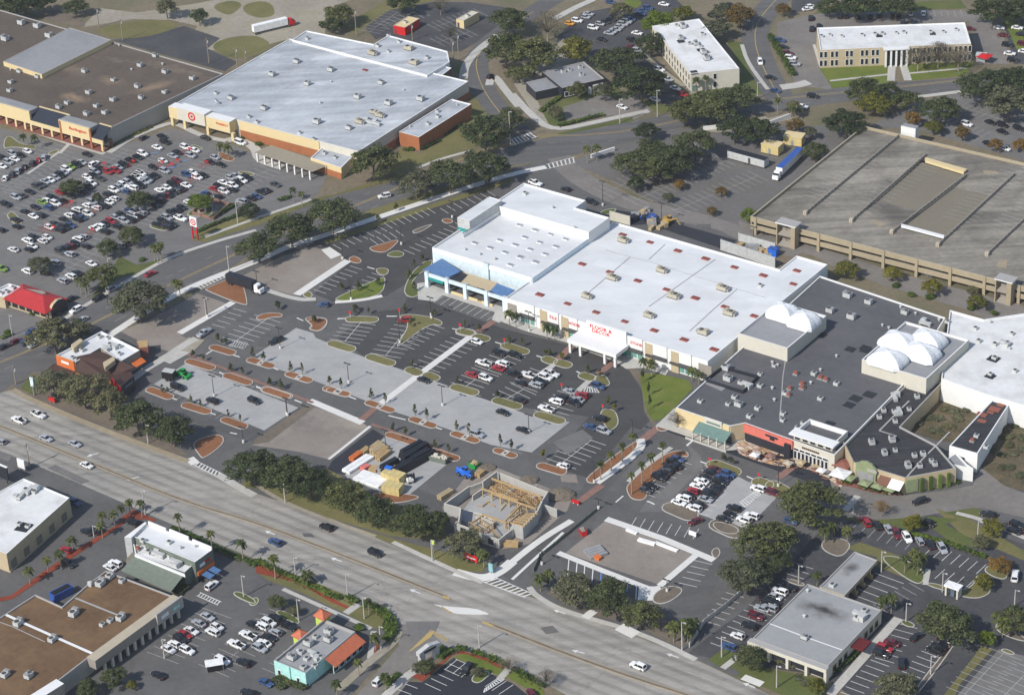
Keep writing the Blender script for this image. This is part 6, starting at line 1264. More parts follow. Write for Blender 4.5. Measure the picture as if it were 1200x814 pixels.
TREES = """
dark_tree|leaf_dark|8,8,34|leftmost dense dark tree behind the strip mall at the top corner
dark_tree|leaf_dark|30,6,36|dense dark tree in the top left corner, second from the edge
dark_tree|leaf_dark|50,4,28|dense dark tree right of its two neighbours in the top corner
oak_tree|leaf_oak|88,8,26|green tree on the sandy yard behind the strip mall
oak_tree|leaf_olive|195,9,24|sparse olive tree in the middle of the sandy yard
oak_tree|leaf_oak|233,18,22|green tree on the sandy yard nearest the dark paved pad
oak_tree|leaf_oak|397,16,34|bushy tree beside the yard right of the red-cabbed lorry
oak_tree|leaf_dark|388,28,26|low dark tree below the bushy one beside the lorry yard
dark_tree|leaf_dark|472,2,34|dark tree at the top edge left of the kiosks
bare_tree|twig|516,6,26|bare grey tree on the island between the two kiosks, top edge|bare
bare_tree|twig|528,38,20|small bare tree in the kiosk lot below the pale kiosk|bare
dark_tree|leaf_dark|596,22,44|upper of the dark trees crowding the curved road at the top
dark_tree|leaf_dark|592,54,50|dark tree overhanging the bend of the curved road
oak_tree|leaf_oak|625,62,56|broad tree left of the yellow-green one above the grey restaurant
bare_tree|twig|641,28,44|large bare grey tree right of the bend in the top road|bare
oak_tree|leaf_oak|608,84,30|green tree on the corner left of the grey restaurant
yellow_tree|leaf_yellow|675,57,42|round yellow-green tree just above the grey restaurant
dark_tree|leaf_dark|722,68,54|dark tree right of the yellow-green one, above the grey restaurant
dark_tree|leaf_dark|752,94,60|biggest dark tree between the grey restaurant and the cream office
oak_tree|leaf_lime|770,24,40|bright green tree at the top corner of the cream office
dark_tree|leaf_dark|763,50,34|dark tree against the left wall of the cream office
oak_tree|leaf_olive|728,12,24|thin olive tree in the dark lot left of the cream office
oak_tree|leaf_yellow|801,14,26|yellowish tree behind the cream office, left one
oak_tree|leaf_olive|838,33,34|olive tree behind the right corner of the cream office
autumn_tree|leaf_autumn|868,16,36|rusty brown tree behind the cream office beside the road
oak_tree|leaf_olive|846,12,28|olive tree left of the rusty brown tree
oak_tree|leaf_oak|803,128,44|left one of three trees below the cream office by the road
oak_tree|leaf_oak|833,122,52|middle of three trees below the cream office by the road
oak_tree|leaf_oak|862,112,48|right one of three trees below the cream office by the road
oak_tree|leaf_olive|708,106,22|young tree in the forecourt of the grey restaurant
oak_tree|leaf_oak|676,104,22|tree hiding the front of the grey restaurant
oak_tree|leaf_olive|650,130,20|olive tree on the hedge corner before the grey restaurant
dark_tree|leaf_dark|758,153,28|small dark round tree alone on the road's lower verge
oak_tree|leaf_oak|741,188,42|leftmost of the grove on the empty old lot
oak_tree|leaf_oak|768,176,48|tree at the top of the grove on the empty old lot
oak_tree|leaf_dark|790,188,50|dark tree in the middle of the grove on the old lot
oak_tree|leaf_oak|815,166,48|rightmost of the grove on the empty old lot
oak_tree|leaf_oak|765,198,40|lowest tree of the grove on the empty old lot
dark_tree|leaf_dark|862,150,40|left half of the paired trees beside the sandy walk
dark_tree|leaf_dark|888,152,44|right half of the paired trees beside the sandy walk
dark_tree|leaf_dark|992,140,50|big dark tree at the back corner of the parking garage
yellow_tree|leaf_yellow|1025,118,38|yellow-green tree across the road from the long office
dark_tree|leaf_dark|1012,104,40|dark tree above the yellow-green one facing the long office
dark_tree|leaf_dark|1040,106,30|dark tree just right of the yellow-green one by the road
dark_tree|leaf_dark|1063,117,34|dark tree nearest the garage's white rear stair
dark_tree|leaf_dark|1103,125,44|dark tree alone behind the garage's back wall
autumn_tree|leaf_autumn|1070,138,20|leftmost small ochre tree behind the garage
autumn_tree|leaf_yellow|1094,148,20|second small ochre tree behind the garage
autumn_tree|leaf_autumn|1128,155,18|third small ochre tree behind the garage
autumn_tree|leaf_autumn|1167,169,16|fourth small ochre tree behind the garage
autumn_tree|leaf_autumn|1195,169,16|small ochre tree behind the garage at the right edge
dark_tree|leaf_dark|1155,97,58|large dark tree beyond the road right of the long office
dark_tree|leaf_dark|1188,92,50|dark tree at the right edge beyond the road
oak_tree|leaf_olive|1182,120,52|greyish tree at the right edge above the old lot
bare_tree|twig|1076,66,38|left of three bare trees before the long office|bare
bare_tree|twig|1100,60,42|middle of three bare trees before the long office|bare
bare_tree|twig|1124,66,38|right of three bare trees before the long office|bare
dark_tree|leaf_dark|972,6,30|tree at the top edge above the long office, leftmost
dark_tree|leaf_dark|1005,4,44|broad dark tree at the top edge above the long office
dark_tree|leaf_dark|1050,3,46|dark tree at the top edge above the office's right half
dark_tree|leaf_dark|1165,10,46|dark tree at the top edge by the right car row
dark_tree|leaf_dark|1192,12,34|dark tree in the top right corner
autumn_tree|leaf_autumn|918,10,18|ochre tree at the top beside the curving road
oak_tree|leaf_olive|930,125,18|olive roadside tree left of the garage's corner trees
autumn_tree|leaf_autumn|932,147,20|ochre tree above the two yellow huts
dark_tree|leaf_dark|955,177,28|dark shrub-like tree beside the blue lorry
oak_tree|leaf_olive|950,155,16|thin tree between yellow huts and the garage corner
oak_tree|leaf_oak|437,187,54|big tree at the right front corner of the bullseye store
oak_tree|leaf_olive|487,215,40|thin grey-green tree between the street and the new pavement
oak_tree|leaf_oak|527,204,50|street tree left of the pair below the brick annex
oak_tree|leaf_oak|568,193,52|street tree right of the pair below the brick annex
oak_tree|leaf_dark|568,155,54|big dark tree just right of the brick annex
oak_tree|leaf_oak|595,138,36|tree at the street corner right of the brick annex
oak_tree|leaf_oak|302,286,50|left of three big oaks along the street
oak_tree|leaf_oak|340,266,54|middle of three big oaks along the street
oak_tree|leaf_oak|388,249,56|right of three big oaks along the street
oak_tree|leaf_oak|83,218,28|round tree in the big lot's second row from the strip mall
oak_tree|leaf_oak|114,231,13|little tree in the big lot near the middle
oak_tree|leaf_oak|163,234,30|round tree in the middle of the big lot
oak_tree|leaf_oak|125,289,28|round tree in the big lot, left of the lower pair
oak_tree|leaf_oak|154,274,32|round tree in the big lot, right of the lower pair
oak_tree|leaf_olive|46,308,30|round tree at the lower left of the big lot
oak_tree|leaf_oak|119,322,36|tree clump at the lower corner of the big lot
oak_tree|leaf_olive|90,385,34|thin tree left behind the brown and orange restaurant
oak_tree|leaf_olive|162,347,68|largest grey-green oak over the street, lower left
oak_tree|leaf_olive|62,392,52|wide oak beside the street left of the brown restaurant
lime_tree|leaf_lime|234,236,28|bright green tree by the low pink enclosure
dark_tree|leaf_dark|292,245,26|dark round tree at the big lot's right corner
oak_tree|leaf_olive|62,447,44|leftmost oak of the row between brown restaurant and highway
oak_tree|leaf_olive|97,455,56|second oak of the row below the brown restaurant
oak_tree|leaf_olive|128,470,44|third oak of the row below the brown restaurant
oak_tree|leaf_oak|160,487,56|fourth oak of the row along the highway kerb
oak_tree|leaf_oak|202,504,46|last oak of the row before the striped driveway
dark_tree|leaf_dark|297,545,56|left of the dark oaks below the empty dirt pad
dark_tree|leaf_dark|335,552,60|middle of the dark oaks below the empty dirt pad
dark_tree|leaf_dark|364,566,48|right of the dark oaks below the empty dirt pad
oak_tree|leaf_oak|404,580,50|oak just left below the timber stacks
oak_tree|leaf_oak|440,597,48|oak below the yellow boxes
oak_tree|leaf_dark|484,608,52|oak between building shell and highway, left one
oak_tree|leaf_dark|512,612,34|oak pressed against the shell's left wall
oak_tree|leaf_olive|543,635,44|olive tree in front of the building shell
oak_tree|leaf_olive|675,690,50|thin oak before the blue-striped parking bays
oak_tree|leaf_oak|710,695,54|middle oak before the blue-striped parking bays
oak_tree|leaf_oak|750,718,44|right oak before the blue-striped parking bays
oak_tree|leaf_oak|880,768,38|tree at the front corner of the bank
dark_tree|leaf_oak|897,632,62|large dark oak between the dirt pad lot and the bank
oak_tree|leaf_olive|872,672,54|olive oak above the fence left of the bank
oak_tree|leaf_dark|905,655,40|dark oak crowding behind the olive one near the bank
oak_tree|leaf_oak|950,585,70|biggest round oak before the mall's corner restaurant
bare_tree|leaf_autumn|1033,594,22|thin brown tree on the loop road verge|bare
bare_tree|twig|793,490,26|bare bushy tree at the green-awninged corner|bare
oak_tree|leaf_oak|1110,728,60|wide oak at the edge of the bank's lot
oak_tree|leaf_olive|1050,803,48|olive tree at the bottom of the bank's lot
oak_tree|leaf_oak|1192,725,44|oak at the right edge beside the loop drive
lime_tree|leaf_lime|1157,746,20|bright small tree at the fork of the right-hand drives
autumn_tree|leaf_autumn|1172,661,26|ochre tree on the tip of the upper right island
autumn_tree|leaf_yellow|1153,681,22|yellowish tree on the island beside the white van lane
autumn_tree|leaf_yellow|1163,617,26|ochre tree on the verge at the upper right drive
oak_tree|leaf_olive|1150,634,20|olive tree between the two ochre ones at right
oak_tree|leaf_yellow|1070,612,22|yellow-green tree on the strip above the bank's rear lot
autumn_tree|leaf_yellow|957,803,20|yellow bush-like tree before the bank's front
oak_tree|leaf_oak|944,775,16|small tree at the bank's front wall
oak_tree|leaf_oak|325,704,22|tree on the grassy island above the lime towers
oak_tree|leaf_olive|344,714,16|small tree beside the pole on the grassy island
oak_tree|leaf_oak|133,793,30|round tree in front of the lower left arcade
oak_tree|leaf_oak|102,806,28|round tree at the bottom by the lower left arcade
autumn_tree|leaf_yellow|154,802,12|tiny yellow tree right of the arcade's round trees
oak_tree|leaf_oak|497,780,24|dark tree below the grey arched sign
oak_tree|leaf_olive|560,786,16|thin tree in the black lot's island
bare_tree|twig|596,778,26|left bare roadside tree before the black lot|bare
bare_tree|twig|640,792,28|right bare roadside tree at the bottom edge|bare
oak_tree|leaf_oak|745,214,20|round tree in the old lot by the service road
lime_tree|leaf_lime|878,251,20|bright green tree at the garage's left corner
autumn_tree|leaf_autumn|845,223,14|dry ochre bush in the old lot, middle one
autumn_tree|leaf_autumn|796,215,14|dry ochre bush in the old lot, left one
autumn_tree|leaf_olive|783,230,14|dry olive bush at the old lot's kerb
autumn_tree|leaf_autumn|834,246,13|dry ochre bush at the old lot's lower kerb
oak_tree|leaf_yellow|991,314,28|mixed green and rust tree behind the dark roof's corner
oak_tree|leaf_yellow|1046,319,20|second round tree along the garage front
oak_tree|leaf_yellow|1092,336,22|third round tree along the garage front
oak_tree|leaf_yellow|1145,352,22|fourth round tree along the garage front
oak_tree|leaf_yellow|1155,324,20|round tree touching the garage's right stair tower
oak_tree|leaf_yellow|1193,339,14|last round tree along the garage front at the edge
oak_tree|leaf_olive|1139,339,14|low tree under the garage wall near the right stairs
"""
for ln in TREES.strip().split('\n'):
    f = ln.split('|'); x, y, wv = map(float, f[2].split(','))
    st = f[4] if len(f) > 4 else 'oak'
    tree(f[0], f[3], f[1], x, y, wv*(1.02 if st == 'oak' else 1), st, .80 if wv > 24 else .98)
ORD = 'zeroth first second third fourth fifth sixth seventh eighth ninth tenth eleventh twelfth thirteenth fourteenth fifteenth sixteenth seventeenth eighteenth nineteenth twentieth'.split()+['twenty-'+o for o in 'first second third fourth fifth sixth seventh eighth ninth'.split()]+['thirtieth']+['thirty-'+o for o in 'first second third fourth fifth sixth seventh eighth ninth'.split()]+['fortieth']
_palm = []
def palm_meshes():
    for v in range(4):
        rr = random.Random(v+50); mb = MB(); i = mb.mi('leaf_palm')
        for k in range(30):
            ph = 2.4*k; el = rr.uniform(-.5, 1.3); L = rr.uniform(.7, .95); n = 5; pr = None; z = 0; r = 0
            for s in range(n+1):
                t = s/n; a = el-1.5*t*t; p = Vector((math.cos(ph)*L*t*math.cos(el*.6), math.sin(ph)*L*t*math.cos(el*.6), L*(math.sin(el)*t-.75*t*t))); wd = .21*(1-t*.6)*(.4 if s == 0 else 1)
                sd = Vector((-math.sin(ph), math.cos(ph), 0))*wd
                if pr:
                    kk = len(mb.v); mid0, mid1 = pr[0]+Vector((0,0,.06)), p+Vector((0,0,.06))
                    mb.v += [tuple(pr[0]-pr[1]), tuple(p-sd), tuple(mid1), tuple(mid0), tuple(pr[0]+pr[1]), tuple(p+sd)]; mb.f += [(kk, kk+1, kk+2, kk+3), (kk+3, kk+2, kk+5, kk+4)]; mb.m += [i, i]
                pr = (p, sd)
        cm = mb.mesh('fronds'); mb = MB(); mb.tube((0,0,0), (.01,.01,.5), .035, .026, 'bark_pale', 7); mb.tube((.01,.01,.5), (0,0,1), .026, .028, 'bark_pale', 7); mb.tube((0,0,.93), (0,0,1.0), .05, .03, 'bark', 7)
        _palm.append((cm, mb.mesh('trunk')))
palm_meshes()
def palms(px, ht, where, group, cr=1.9, by='base'):
    s = sorted(px)
    for i, (x, y) in enumerate(s):
        h = ht*rnd.uniform(.9, 1.1); p = P(x, y, h); v = i % 4
        lab = (f'slender palm tree {where}' if len(s) == 1 else f'{ORD[i+1]} palm from the left {where}')
        t = thing('palm_tree', lab, 'palm tree', (p.x, p.y, 0), group if len(s) > 1 else None)
        k = cr*rnd.uniform(.85, 1.15); put('fronds', _palm[v][0], t, (0,0,h), (k,k,k), rnd.uniform(0,6)); put('trunk', _palm[v][1], t, (0,0,0), (h*.9, h*.9, h))
palms(b2(170,70, 210,90), 5, 'by the street corner left of three big oaks', 'palms')
palms(a1(105,635, 158,640), 5, 'on the island before the strip mall', 'palms', 2.0)
palms(S3(620,475, 690,490), 6, 'on the island before the bullseye store', 'palms', 2.2)
palms(a2(715,335, 745,330, 730,350), 6, 'in the cluster near the street at the big lot', 'palms', 2.0)
palms(a2(815,500, 835,510), 6, 'between street and dirt pad', 'palms', 2.0)
palms(a2(370,490, 395,510, 405,480), 6, 'of the clump at the big lot corner', 'palms', 2.2)
palms(c1(350,690, 395,685), 6, 'beside the upper crosswalk', 'palms', 2.0); palms(c1(860,370, 905,362), 6, 'before the cream office', 'palms', 2.0)
palms(d1(45,465, 115,500), 6, 'on the road verge left of the garage', 'palms', 2.3); palms(d1(360,245, 400,240), 6, 'on the long office lawn', 'palms', 2.0)
palms(c3(565,405, 513,450, 462,492, 412,535), 6, 'on the left mulch island by the mall lot', 'palms', 1.8)
palms(c3(702,445, 650,500, 606,540, 557,588), 6.5, 'on the right mulch island by the mall lot', 'palms', 1.8)
palms(S2(850,690, 912,715)+S1(85,255, 155,280)+c3(615,55, 652,66, 840,100, 872,115), 4.6, 'along the red-lettered store front', 'palms', 2.1)
palms(b4(1020,125, 1062,150), 5, 'between highway and building shell', 'palms', 2.3); palms(c4(130,265, 172,245), 5, 'on the corner by the striped crossing', 'palms', 2.8)
palms(c4(755,490, 800,480, 845,470, 820,500), 5, 'at the highway end of the fence', 'palms', 2.6)
palms(a3(600,715, 655,720, 562,742, 528,770, 475,775), 5, 'at the red mulch corner below the highway', 'palms', 1.9)
palms(a3(830,782)+a4(982,55, 1127,102), 7, 'along the hedge behind the white-roofed restaurant', 'palms', 1.9)
palms(a4(332,85, 275,150, 215,180, 130,228, 470,15), 5, 'along the red mulch strip at lower left', 'palms', 2.2)
palms(b4(80,172), 7, 'standing in the highway verge hedge', 'palms', 1.9); palms(b4(237,250), 4, 'leaning over the highway hedge left of the lime towers', 'palms', 2.8)
palms(b4(430+45,655, 372,755, 555,540, 600,722), 5, 'along the driveway beside the aqua restaurant', 'palms', 1.9)
palms(b4(522,372), 5, 'with thin grey fronds on the grassy highway corner', 'palms', 1.7)
palms(d4(265,40, 300,20, 372,40), 4.5, 'on the bank corner island', 'palms', 2.4); palms(d4(640,175, 690,150, 720,165, 700,190), 5, 'on the grass strip behind the bank', 'palms', 2.4); palms(d4(535,365, 578,358), 5, 'at the inner corner of the bank', 'palms', 2.3)
palms(d4(230,250), 4, 'in the lot left of the drive-through wing', 'palms', 2.2); palms(d4(1075,440, 1100,470), 5, 'at the right edge beside the loop drive', 'palms', 2.4)
# small planted trees and shrubs along the islands
def rowtrees(px, name, label, mat, ht, wd, style, group):
    s = sorted(px)
    for i, (x, y) in enumerate(s):
        p = P(x, y); h = ht*rnd.uniform(.85, 1.15); wv = wd*rnd.uniform(.85, 1.15); t = thing(name, (f'{ORD[i+1]} {label}') if len(s) > 1 else label, 'tree' if ht > 2 else 'shrub', (p.x, p.y, .1), group)
        v = i % 4; put('crown', crown_mesh(mat, v, style), t, (0,0,h*.22 if ht > 2 else -.05), (wv, wv, h*.8), rnd.uniform(0,6))
        if ht > 2: put('trunk', trunk_mesh('bark', v), t, (0,0,0), (h*.6, h*.6, h*.5))
G1 = 'young trees on the lot islands'
rowtrees(b3(163,112, 218,125, 345,172, 400,190, 540,240, 605,262, 745,315, 800,338, 940,385, 998,405, 1143,455, 1195,480)+U3(460,478, 535,510), 'young_tree', 'small dark young tree from the left along the drive, upper side', 'leaf_oak', 4.2, 1.9, 'cone', G1)
rowtrees(b3(65,182, 118,200, 645,392, 700,412, 838,470, 900,490)+U3(40,480, 112,500, 305,575, 385,600, 575,665, 655,690), 'young_tree', 'small young tree from the left along the drive, lower side', 'leaf_oak', 3.4, 2.0, 'cone', G1)
rowtrees(U4(245,360, 445,435, 510,460, 705,530, 790,565, 280,365), 'young_tree', 'small olive tree from the left on islands facing the highway oaks', 'leaf_olive', 3, 1.7, 'cone', G1)
rowtrees(U2(335,50, 430,50, 685,35, 730,140, 740,430, 895,70)+U1(150,150, 250,180, 460,250, 550,280, 740,345, 830,375, 1010,465, 1095,500, 100,540, 380,640), 'young_tree', 'small green tree from the left on islands facing the store fronts', 'leaf_oak', 3.4, 2.1, 'cone', G1)
rowtrees(c3(450,268, 480,300, 148,520, 160,40, 235,60), 'young_tree', 'small tree from the left on islands before the lawn', 'leaf_yellow', 3.0, 2.2, 'small', G1)
rowtrees(U3(215,365, 265,385, 635,140, 890,235, 1175,150)+U2(55,105), 'young_tree', 'small tree from the left on the old lot islands near the dirt pad', 'leaf_dark', 3.2, 2.6, 'small', G1)
rowtrees(b2(400,545, 480,545, 575,520, 740,440, 780,410, 740,550, 715,490, 1090,50, 655,175, 465,240, 570,230), 'young_tree', 'small green tree from the left beside the blue-canopied store', 'leaf_oak', 3.6, 2.6, 'cone', G1)
rowtrees(S5(540,650, 620,680), 'young_tree', 'dark small tree from the left on the island by the mall drive', 'leaf_dark', 3, 2.4, 'small', G1)
rowtrees(c3(612,160, 640,222, 645,285), 'cypress', 'narrow dark cypress from the left at the lawn edge', 'leaf_dark', 5.5, 1.8, 'cone', 'cypresses on the lawn edge')
rowtrees(T6(170,720, 225,690, 250,745, 320,760, 380,770, 210,770), 'shrub', 'shrub from the left before the aqua restaurant', 'leaf_oak', 1.9, 4, 'bush', 'shrubs')
rowtrees(S8(700,600, 640,660, 680,720, 640,760, 740,570), 'shrub', 'dark shrub from the left at the white-roofed restaurant corner', 'leaf_dark', 1.9, 4.2, 'bush', 'shrubs')
rowtrees(b1(700,705, 730,700)+S3(985,480, 830,430), 'shrub', 'low shrub from the left along the bullseye store walls', 'leaf_hedge', 1.5, 3.2, 'bush', 'shrubs')
rowtrees([(160.5,153), (294,158)], 'cypress', 'rounded dark evergreen from the left by the bullseye store wall', 'leaf_dark', 5, 3.2, 'cone', 'evergreens by the store wall')
rowtrees(b4(865,612, 480,505, 620,500), 'shrub', 'round clipped shrub from the left near the arched sign', 'leaf_hedge', 1.9, 4.5, 'bush', 'shrubs')
rowtrees(d2(600,528, 960,628, 1060,655, 760,580, 670,570), 'shrub', 'low shrub from the left along the garage lane', 'leaf_hedge', 1.6, 4, 'bush', 'shrubs')
rowtrees(d4(140,740, 175,760, 60,660, 120,680), 'shrub', 'low shrub from the left before the bank front', 'leaf_olive', 1.4, 3, 'bush', 'shrubs')
rowtrees(a2(35,745, 155,655, 665,405), 'shrub', 'low roadside shrub from the left near the red-roofed restaurant', 'leaf_hedge', 1.6, 3.5, 'bush', 'shrubs')
rowtrees(d3(740,280, 800,330, 870,300, 910,260, 960,290, 850,370, 1120,420, 1160,360, 1100,330, 1190,420, 1130,560, 1180,600, 1090,500, 700,360, 760,330, 820,290, 890,330, 930,290, 880,240, 780,390, 820,400, 700,330, 1060,420, 1100,380, 1150,320, 1090,560, 1150,500, 1190,480, 1040,470, 1185,350, 1130,460), 'shrub', 'wild scrub bush from the left on the cleared ground', 'leaf_olive', 1.5, 4.2, 'bush', 'scrub bushes')
def hedge(px, wd, ht, label, mat='leaf_hedge', group='hedges'):
    p = [v.to_2d() for v in chaikin(W(px), 1, False)]; mb = MB(); i = mb.mi(mat); rr = random.Random(len(label))
    for k in range(len(p)-1):
        a, b = p[k], p[k+1]; d = b-a; n = max(1, int(d.length*wd*7)); d2 = d.normalized(); v = Vector((-d2.y, d2.x))
        for _ in range(n):
            t = rr.random(); s = rr.uniform(-.5, .5)*wd; z = ht*rr.uniform(.7, 1.05) if rr.random() < .6 else rr.uniform(0, ht); 
            if z < ht*.7: s = math.copysign(wd*.5*rr.uniform(.8,1.1), s)
            q = a+d*t+v*s; leafquad(mb, (q.x, q.y, z), .22*rr.uniform(.7,1.4), Vector((rr.gauss(0,.5), rr.gauss(0,.5), 1)).normalized(), i, rr)
        ribbon(mb, [a, b], wd*.8, ht*.7, mat)
    solo(mb, 'hedge', label, 'hedge', Vector((p[0].x, p[0].y, 0)), group)
hedge(a2(920,275, 1060,215, 1190,175), 1.6, 1.2, 'long hedge between big lot and street, right of the pylon sign'); hedge(a2(985,215, 1095,150), 2, 1.4, 'short thick hedge beside the pink enclosure')
hedge(b4(0,192, 200,290, 330,345, 400,370), 2.2, 1.3, 'bright hedge between highway and red mulch verge'); hedge(b4(425,360, 470,390), 2.4, 1.4, 'short bright hedge stub at the verge path'); hedge(b4(500,395, 590,430, 640,480, 640,530, 600,570), 3.0, 1.6, 'curved clipped hedge at the rounded highway corner')
hedge(a4(800,40, 900,80, 1000,130, 1090,170, 1200,215), 2.0, 1.3, 'dark hedge behind the white-roofed restaurant'); hedge(T8(560,210, 650,225), 2.2, 1.4, 'first hedge block from the left along the black lot'); hedge(T8(680,235, 790,270), 2.2, 1.4, 'second hedge block from the left along the black lot'); hedge(T8(810,275, 950,345), 2.2, 1.4, 'third hedge block from the left along the black lot'); hedge(T8(1000,370, 1150,450, 1250,510), 2.2, 1.4, 'last hedge block at the bottom edge')
hedge(T8(420,290, 540,215), 2, 1.4, 'dark hedge between black lot and driveway'); hedge(T8(10,500, 120,400), 1.8, 1.0, 'low hedge along the driveway bottom'); hedge(d1(5,170, 60,260, 120,360), 2.6, 1.6, 'tall dark hedge left of the long office lot'); hedge(c1(130,530, 180,490, 240,450), 2, 1.2, 'hedge left of the grey restaurant forecourt'); hedge(c1(215,595, 330,565, 430,540), 2, 1.2, 'low hedge along the grey restaurant forecourt')
hedge(S6(530,600, 620,630), 1.6, 1.2, 'leftmost green planter hedge of the corner terrace', group='terrace hedges'); hedge(S6(690,640, 770,675), 1.6, 1.2, 'second green planter hedge of the corner terrace', group='terrace hedges'); hedge(S6(800,680, 890,705), 1.6, 1.2, 'third green planter hedge of the corner terrace', group='terrace hedges'); hedge(S6(910,705, 1090,720), 1.6, 1.2, 'rightmost green planter hedge of the corner terrace', group='terrace hedges')
hedge(d3(640,660, 780,650, 900,630), 1.6, 1.0, 'low hedge along the plain wall of the restaurant wing'); hedge(d4(290,720, 370,660, 430,600), 2.2, 1.0, 'dark hedge along the bank side wall'); hedge(d4(640,55, 780,90, 900,130, 1020,175), 2.0, .9, 'hedge between loop drive and bank rear lot')
hedge(b1(770,705, 860,660), 1.4, 1.0, 'left hedge at the foot of the brick annex'); hedge(b1(880,635, 970,580), 1.4, 1.0, 'right hedge at the foot of the brick annex'); hedge(a2(0,775, 60,750), 1.5, 1.0, 'hedge stub by the red-roofed restaurant'); hedge(b2(100,130, 170,110), 1.6, 1.2, 'hedge along the street corner near the two palms'); hedge(T1(850,300, 1000,215, 1190,130), 1.4, .8, 'dry yellowish hedge along the strip mall side wall', 'leaf_yellow')
# ------------------------------------------------------------------ vehicles
def loop8(x0, x1, w, z, r=.25): return [(x0+r,-w,z), (x1-r,-w,z), (x1,-w+r,z), (x1,w-r,z), (x1-r,w,z), (x0+r,w,z), (x0,w-r,z), (x0,-w+r,z)]
def car_parts(kind):
    L, Wd = {'sedan': (4.7,1.84), 'suv': (4.75,1.92), 'pickup': (5.7,1.98), 'van': (5.2,2.0), 'hatch': (4.1,1.78)}[kind]; a, w2 = L/2, Wd/2; b = MB(); g = MB()
    belt, roof = {'sedan': (.86,1.45), 'suv': (1.02,1.76), 'pickup': (1.05,1.85), 'van': (1.15,1.95), 'hatch': (.9,1.52)}[kind]
    b.hexa(loop8(-a+.1, a-.1, w2-.08, .22), loop8(-a, a, w2, .55), 'car_paint'); 
    hood = {'sedan': (.95,-1.75), 'suv': (1.0,-2.25), 'pickup': (.9,-.95), 'van': (1.5,-2.5), 'hatch': (.85,-1.95)}[kind]
    b.hexa(loop8(-a, a, w2, .55), loop8(-a+.06, a-.1, w2-.05, belt-.1), 'car_paint', False)
    hx, tx = hood
    b.hexa([(hx-.1,-w2+.06,belt-.1), (a-.15,-w2+.12,belt-.12), (a-.15,w2-.12,belt-.12), (hx-.1,w2-.06,belt-.1)], [(hx,-w2+.16,belt), (a-.45,-w2+.25,belt-.04), (a-.45,w2-.25,belt-.04), (hx,w2-.16,belt)], 'car_paint', False)
    if kind == 'sedan': b.hexa([(-a+.1,-w2+.08,belt-.1), (tx+.1,-w2+.08,belt-.1), (tx+.1,w2-.08,belt-.1), (-a+.1,w2-.08,belt-.1)], [(-a+.15,-w2+.2,belt+.02), (tx+.1,-w2+.18,belt+.02), (tx+.1,w2-.18,belt+.02), (-a+.15,w2-.2,belt+.02)], 'car_paint', False)
    if kind == 'pickup':
        b.box((-1.9,0), (1,0), 1.75, 1.5, belt-.12, belt-.06, 'black')
        for s in (-1, 1): b.box((-1.9,s*(w2-.1)), (1,0), 1.8, .16, belt-.1, belt+.14, 'car_paint')
        b.box((-a+.12,0), (1,0), .14, 1.7, belt-.1, belt+.12, 'car_paint')
    tw = w2-.26; rk = {'sedan': (-.95,.28), 'suv': (-1.95,.25), 'pickup': (-.65,.2), 'van': (-2.35,.7), 'hatch': (-1.45,.2)}[kind]
    g.hexa([(tx,-w2+.1,belt), (hx,-w2+.1,belt), (hx,w2-.1,belt), (tx,w2-.1,belt)], [(rk[0],-tw,roof-.05), (rk[1],-tw,roof-.05), (rk[1],tw,roof-.05), (rk[0],tw,roof-.05)], 'glass', False)
    b.hexa([(rk[0]-.04,-tw-.02,roof-.06), (rk[1]+.04,-tw-.02,roof-.06), (rk[1]+.04,tw+.02,roof-.06), (rk[0]-.04,tw+.02,roof-.06)], [(rk[0]+.12,-tw+.12,roof), (rk[1]-.1,-tw+.12,roof), (rk[1]-.1,tw-.12,roof), (rk[0]+.12,tw-.12,roof)], 'car_paint')
    for s in (-1, 1):
        b.tube((hx-.02,s*(w2-.11),belt), (rk[1],s*tw,roof-.05), .05, .05, 'car_paint', 4); b.tube((tx+.02,s*(w2-.11),belt), (rk[0],s*tw,roof-.05), .08, .07, 'car_paint', 4)
        b.tube((-.35,s*(w2-.1),belt), (-.4,s*tw,roof-.05), .05, .05, 'car_paint', 4)
        b.box((a-.08,s*(w2-.32)), (1,0), .1, .38, .58, .74, 'lamp_lens'); b.box((-a+.05,s*(w2-.28)), (1,0), .1, .34, .62, .8, 'taillight'); b.box((hx-.15,s*(w2+.06)), (1,0), .16, .16, belt-.05, belt+.1, 'car_paint')
    wr = .33 if kind in ('sedan','hatch') else .38
    wh = MB(); wh.tube((0,-.11,0), (0,.11,0), wr, wr, 'tyre', 12); wh.tube((0,-.125,0), (0,.125,0), wr*.6, wr*.6, 'rim', 10)
    wp = [(sx*(a-.88), sy*(w2-.1), wr) for sx in (-1,1) for sy in (-1,1)]
    one = MB(); 
    for src, off in ((b,(0,0,0)), (g,(0,0,0)))+tuple((wh, q) for q in wp):
        k = len(one.v); one.v += [(x+off[0], y+off[1], z+off[2]) for x, y, z in src.v]; one.f += [tuple(i+k for i in f) for f in src.f]; one.m += [one.mi(src.mats[j]) for j in src.m]
    return dict(body=b.mesh('body'), glass=g.mesh('windows'), wheel=wh.mesh('wheel'), wp=wp, raw=one, L=L)
CAR = {k: car_parts(k) for k in ('sedan','suv','pickup','van','hatch')}
COL = dict(w=('white',(.80,.80,.79)), k=('black',(.014,.015,.019)), g=('dark grey',(.06,.063,.068)), s=('silver',(.36,.38,.41)), r=('red',(.33,.018,.024)), m=('maroon',(.12,.012,.022)), b=('blue',(.035,.075,.18)), l=('lime green',(.17,.30,.04)), o=('orange',(.75,.33,.02)), t=('tan',(.36,.29,.17)))
CARS = []          # (photo y, x, colour, kind, heading, row text)
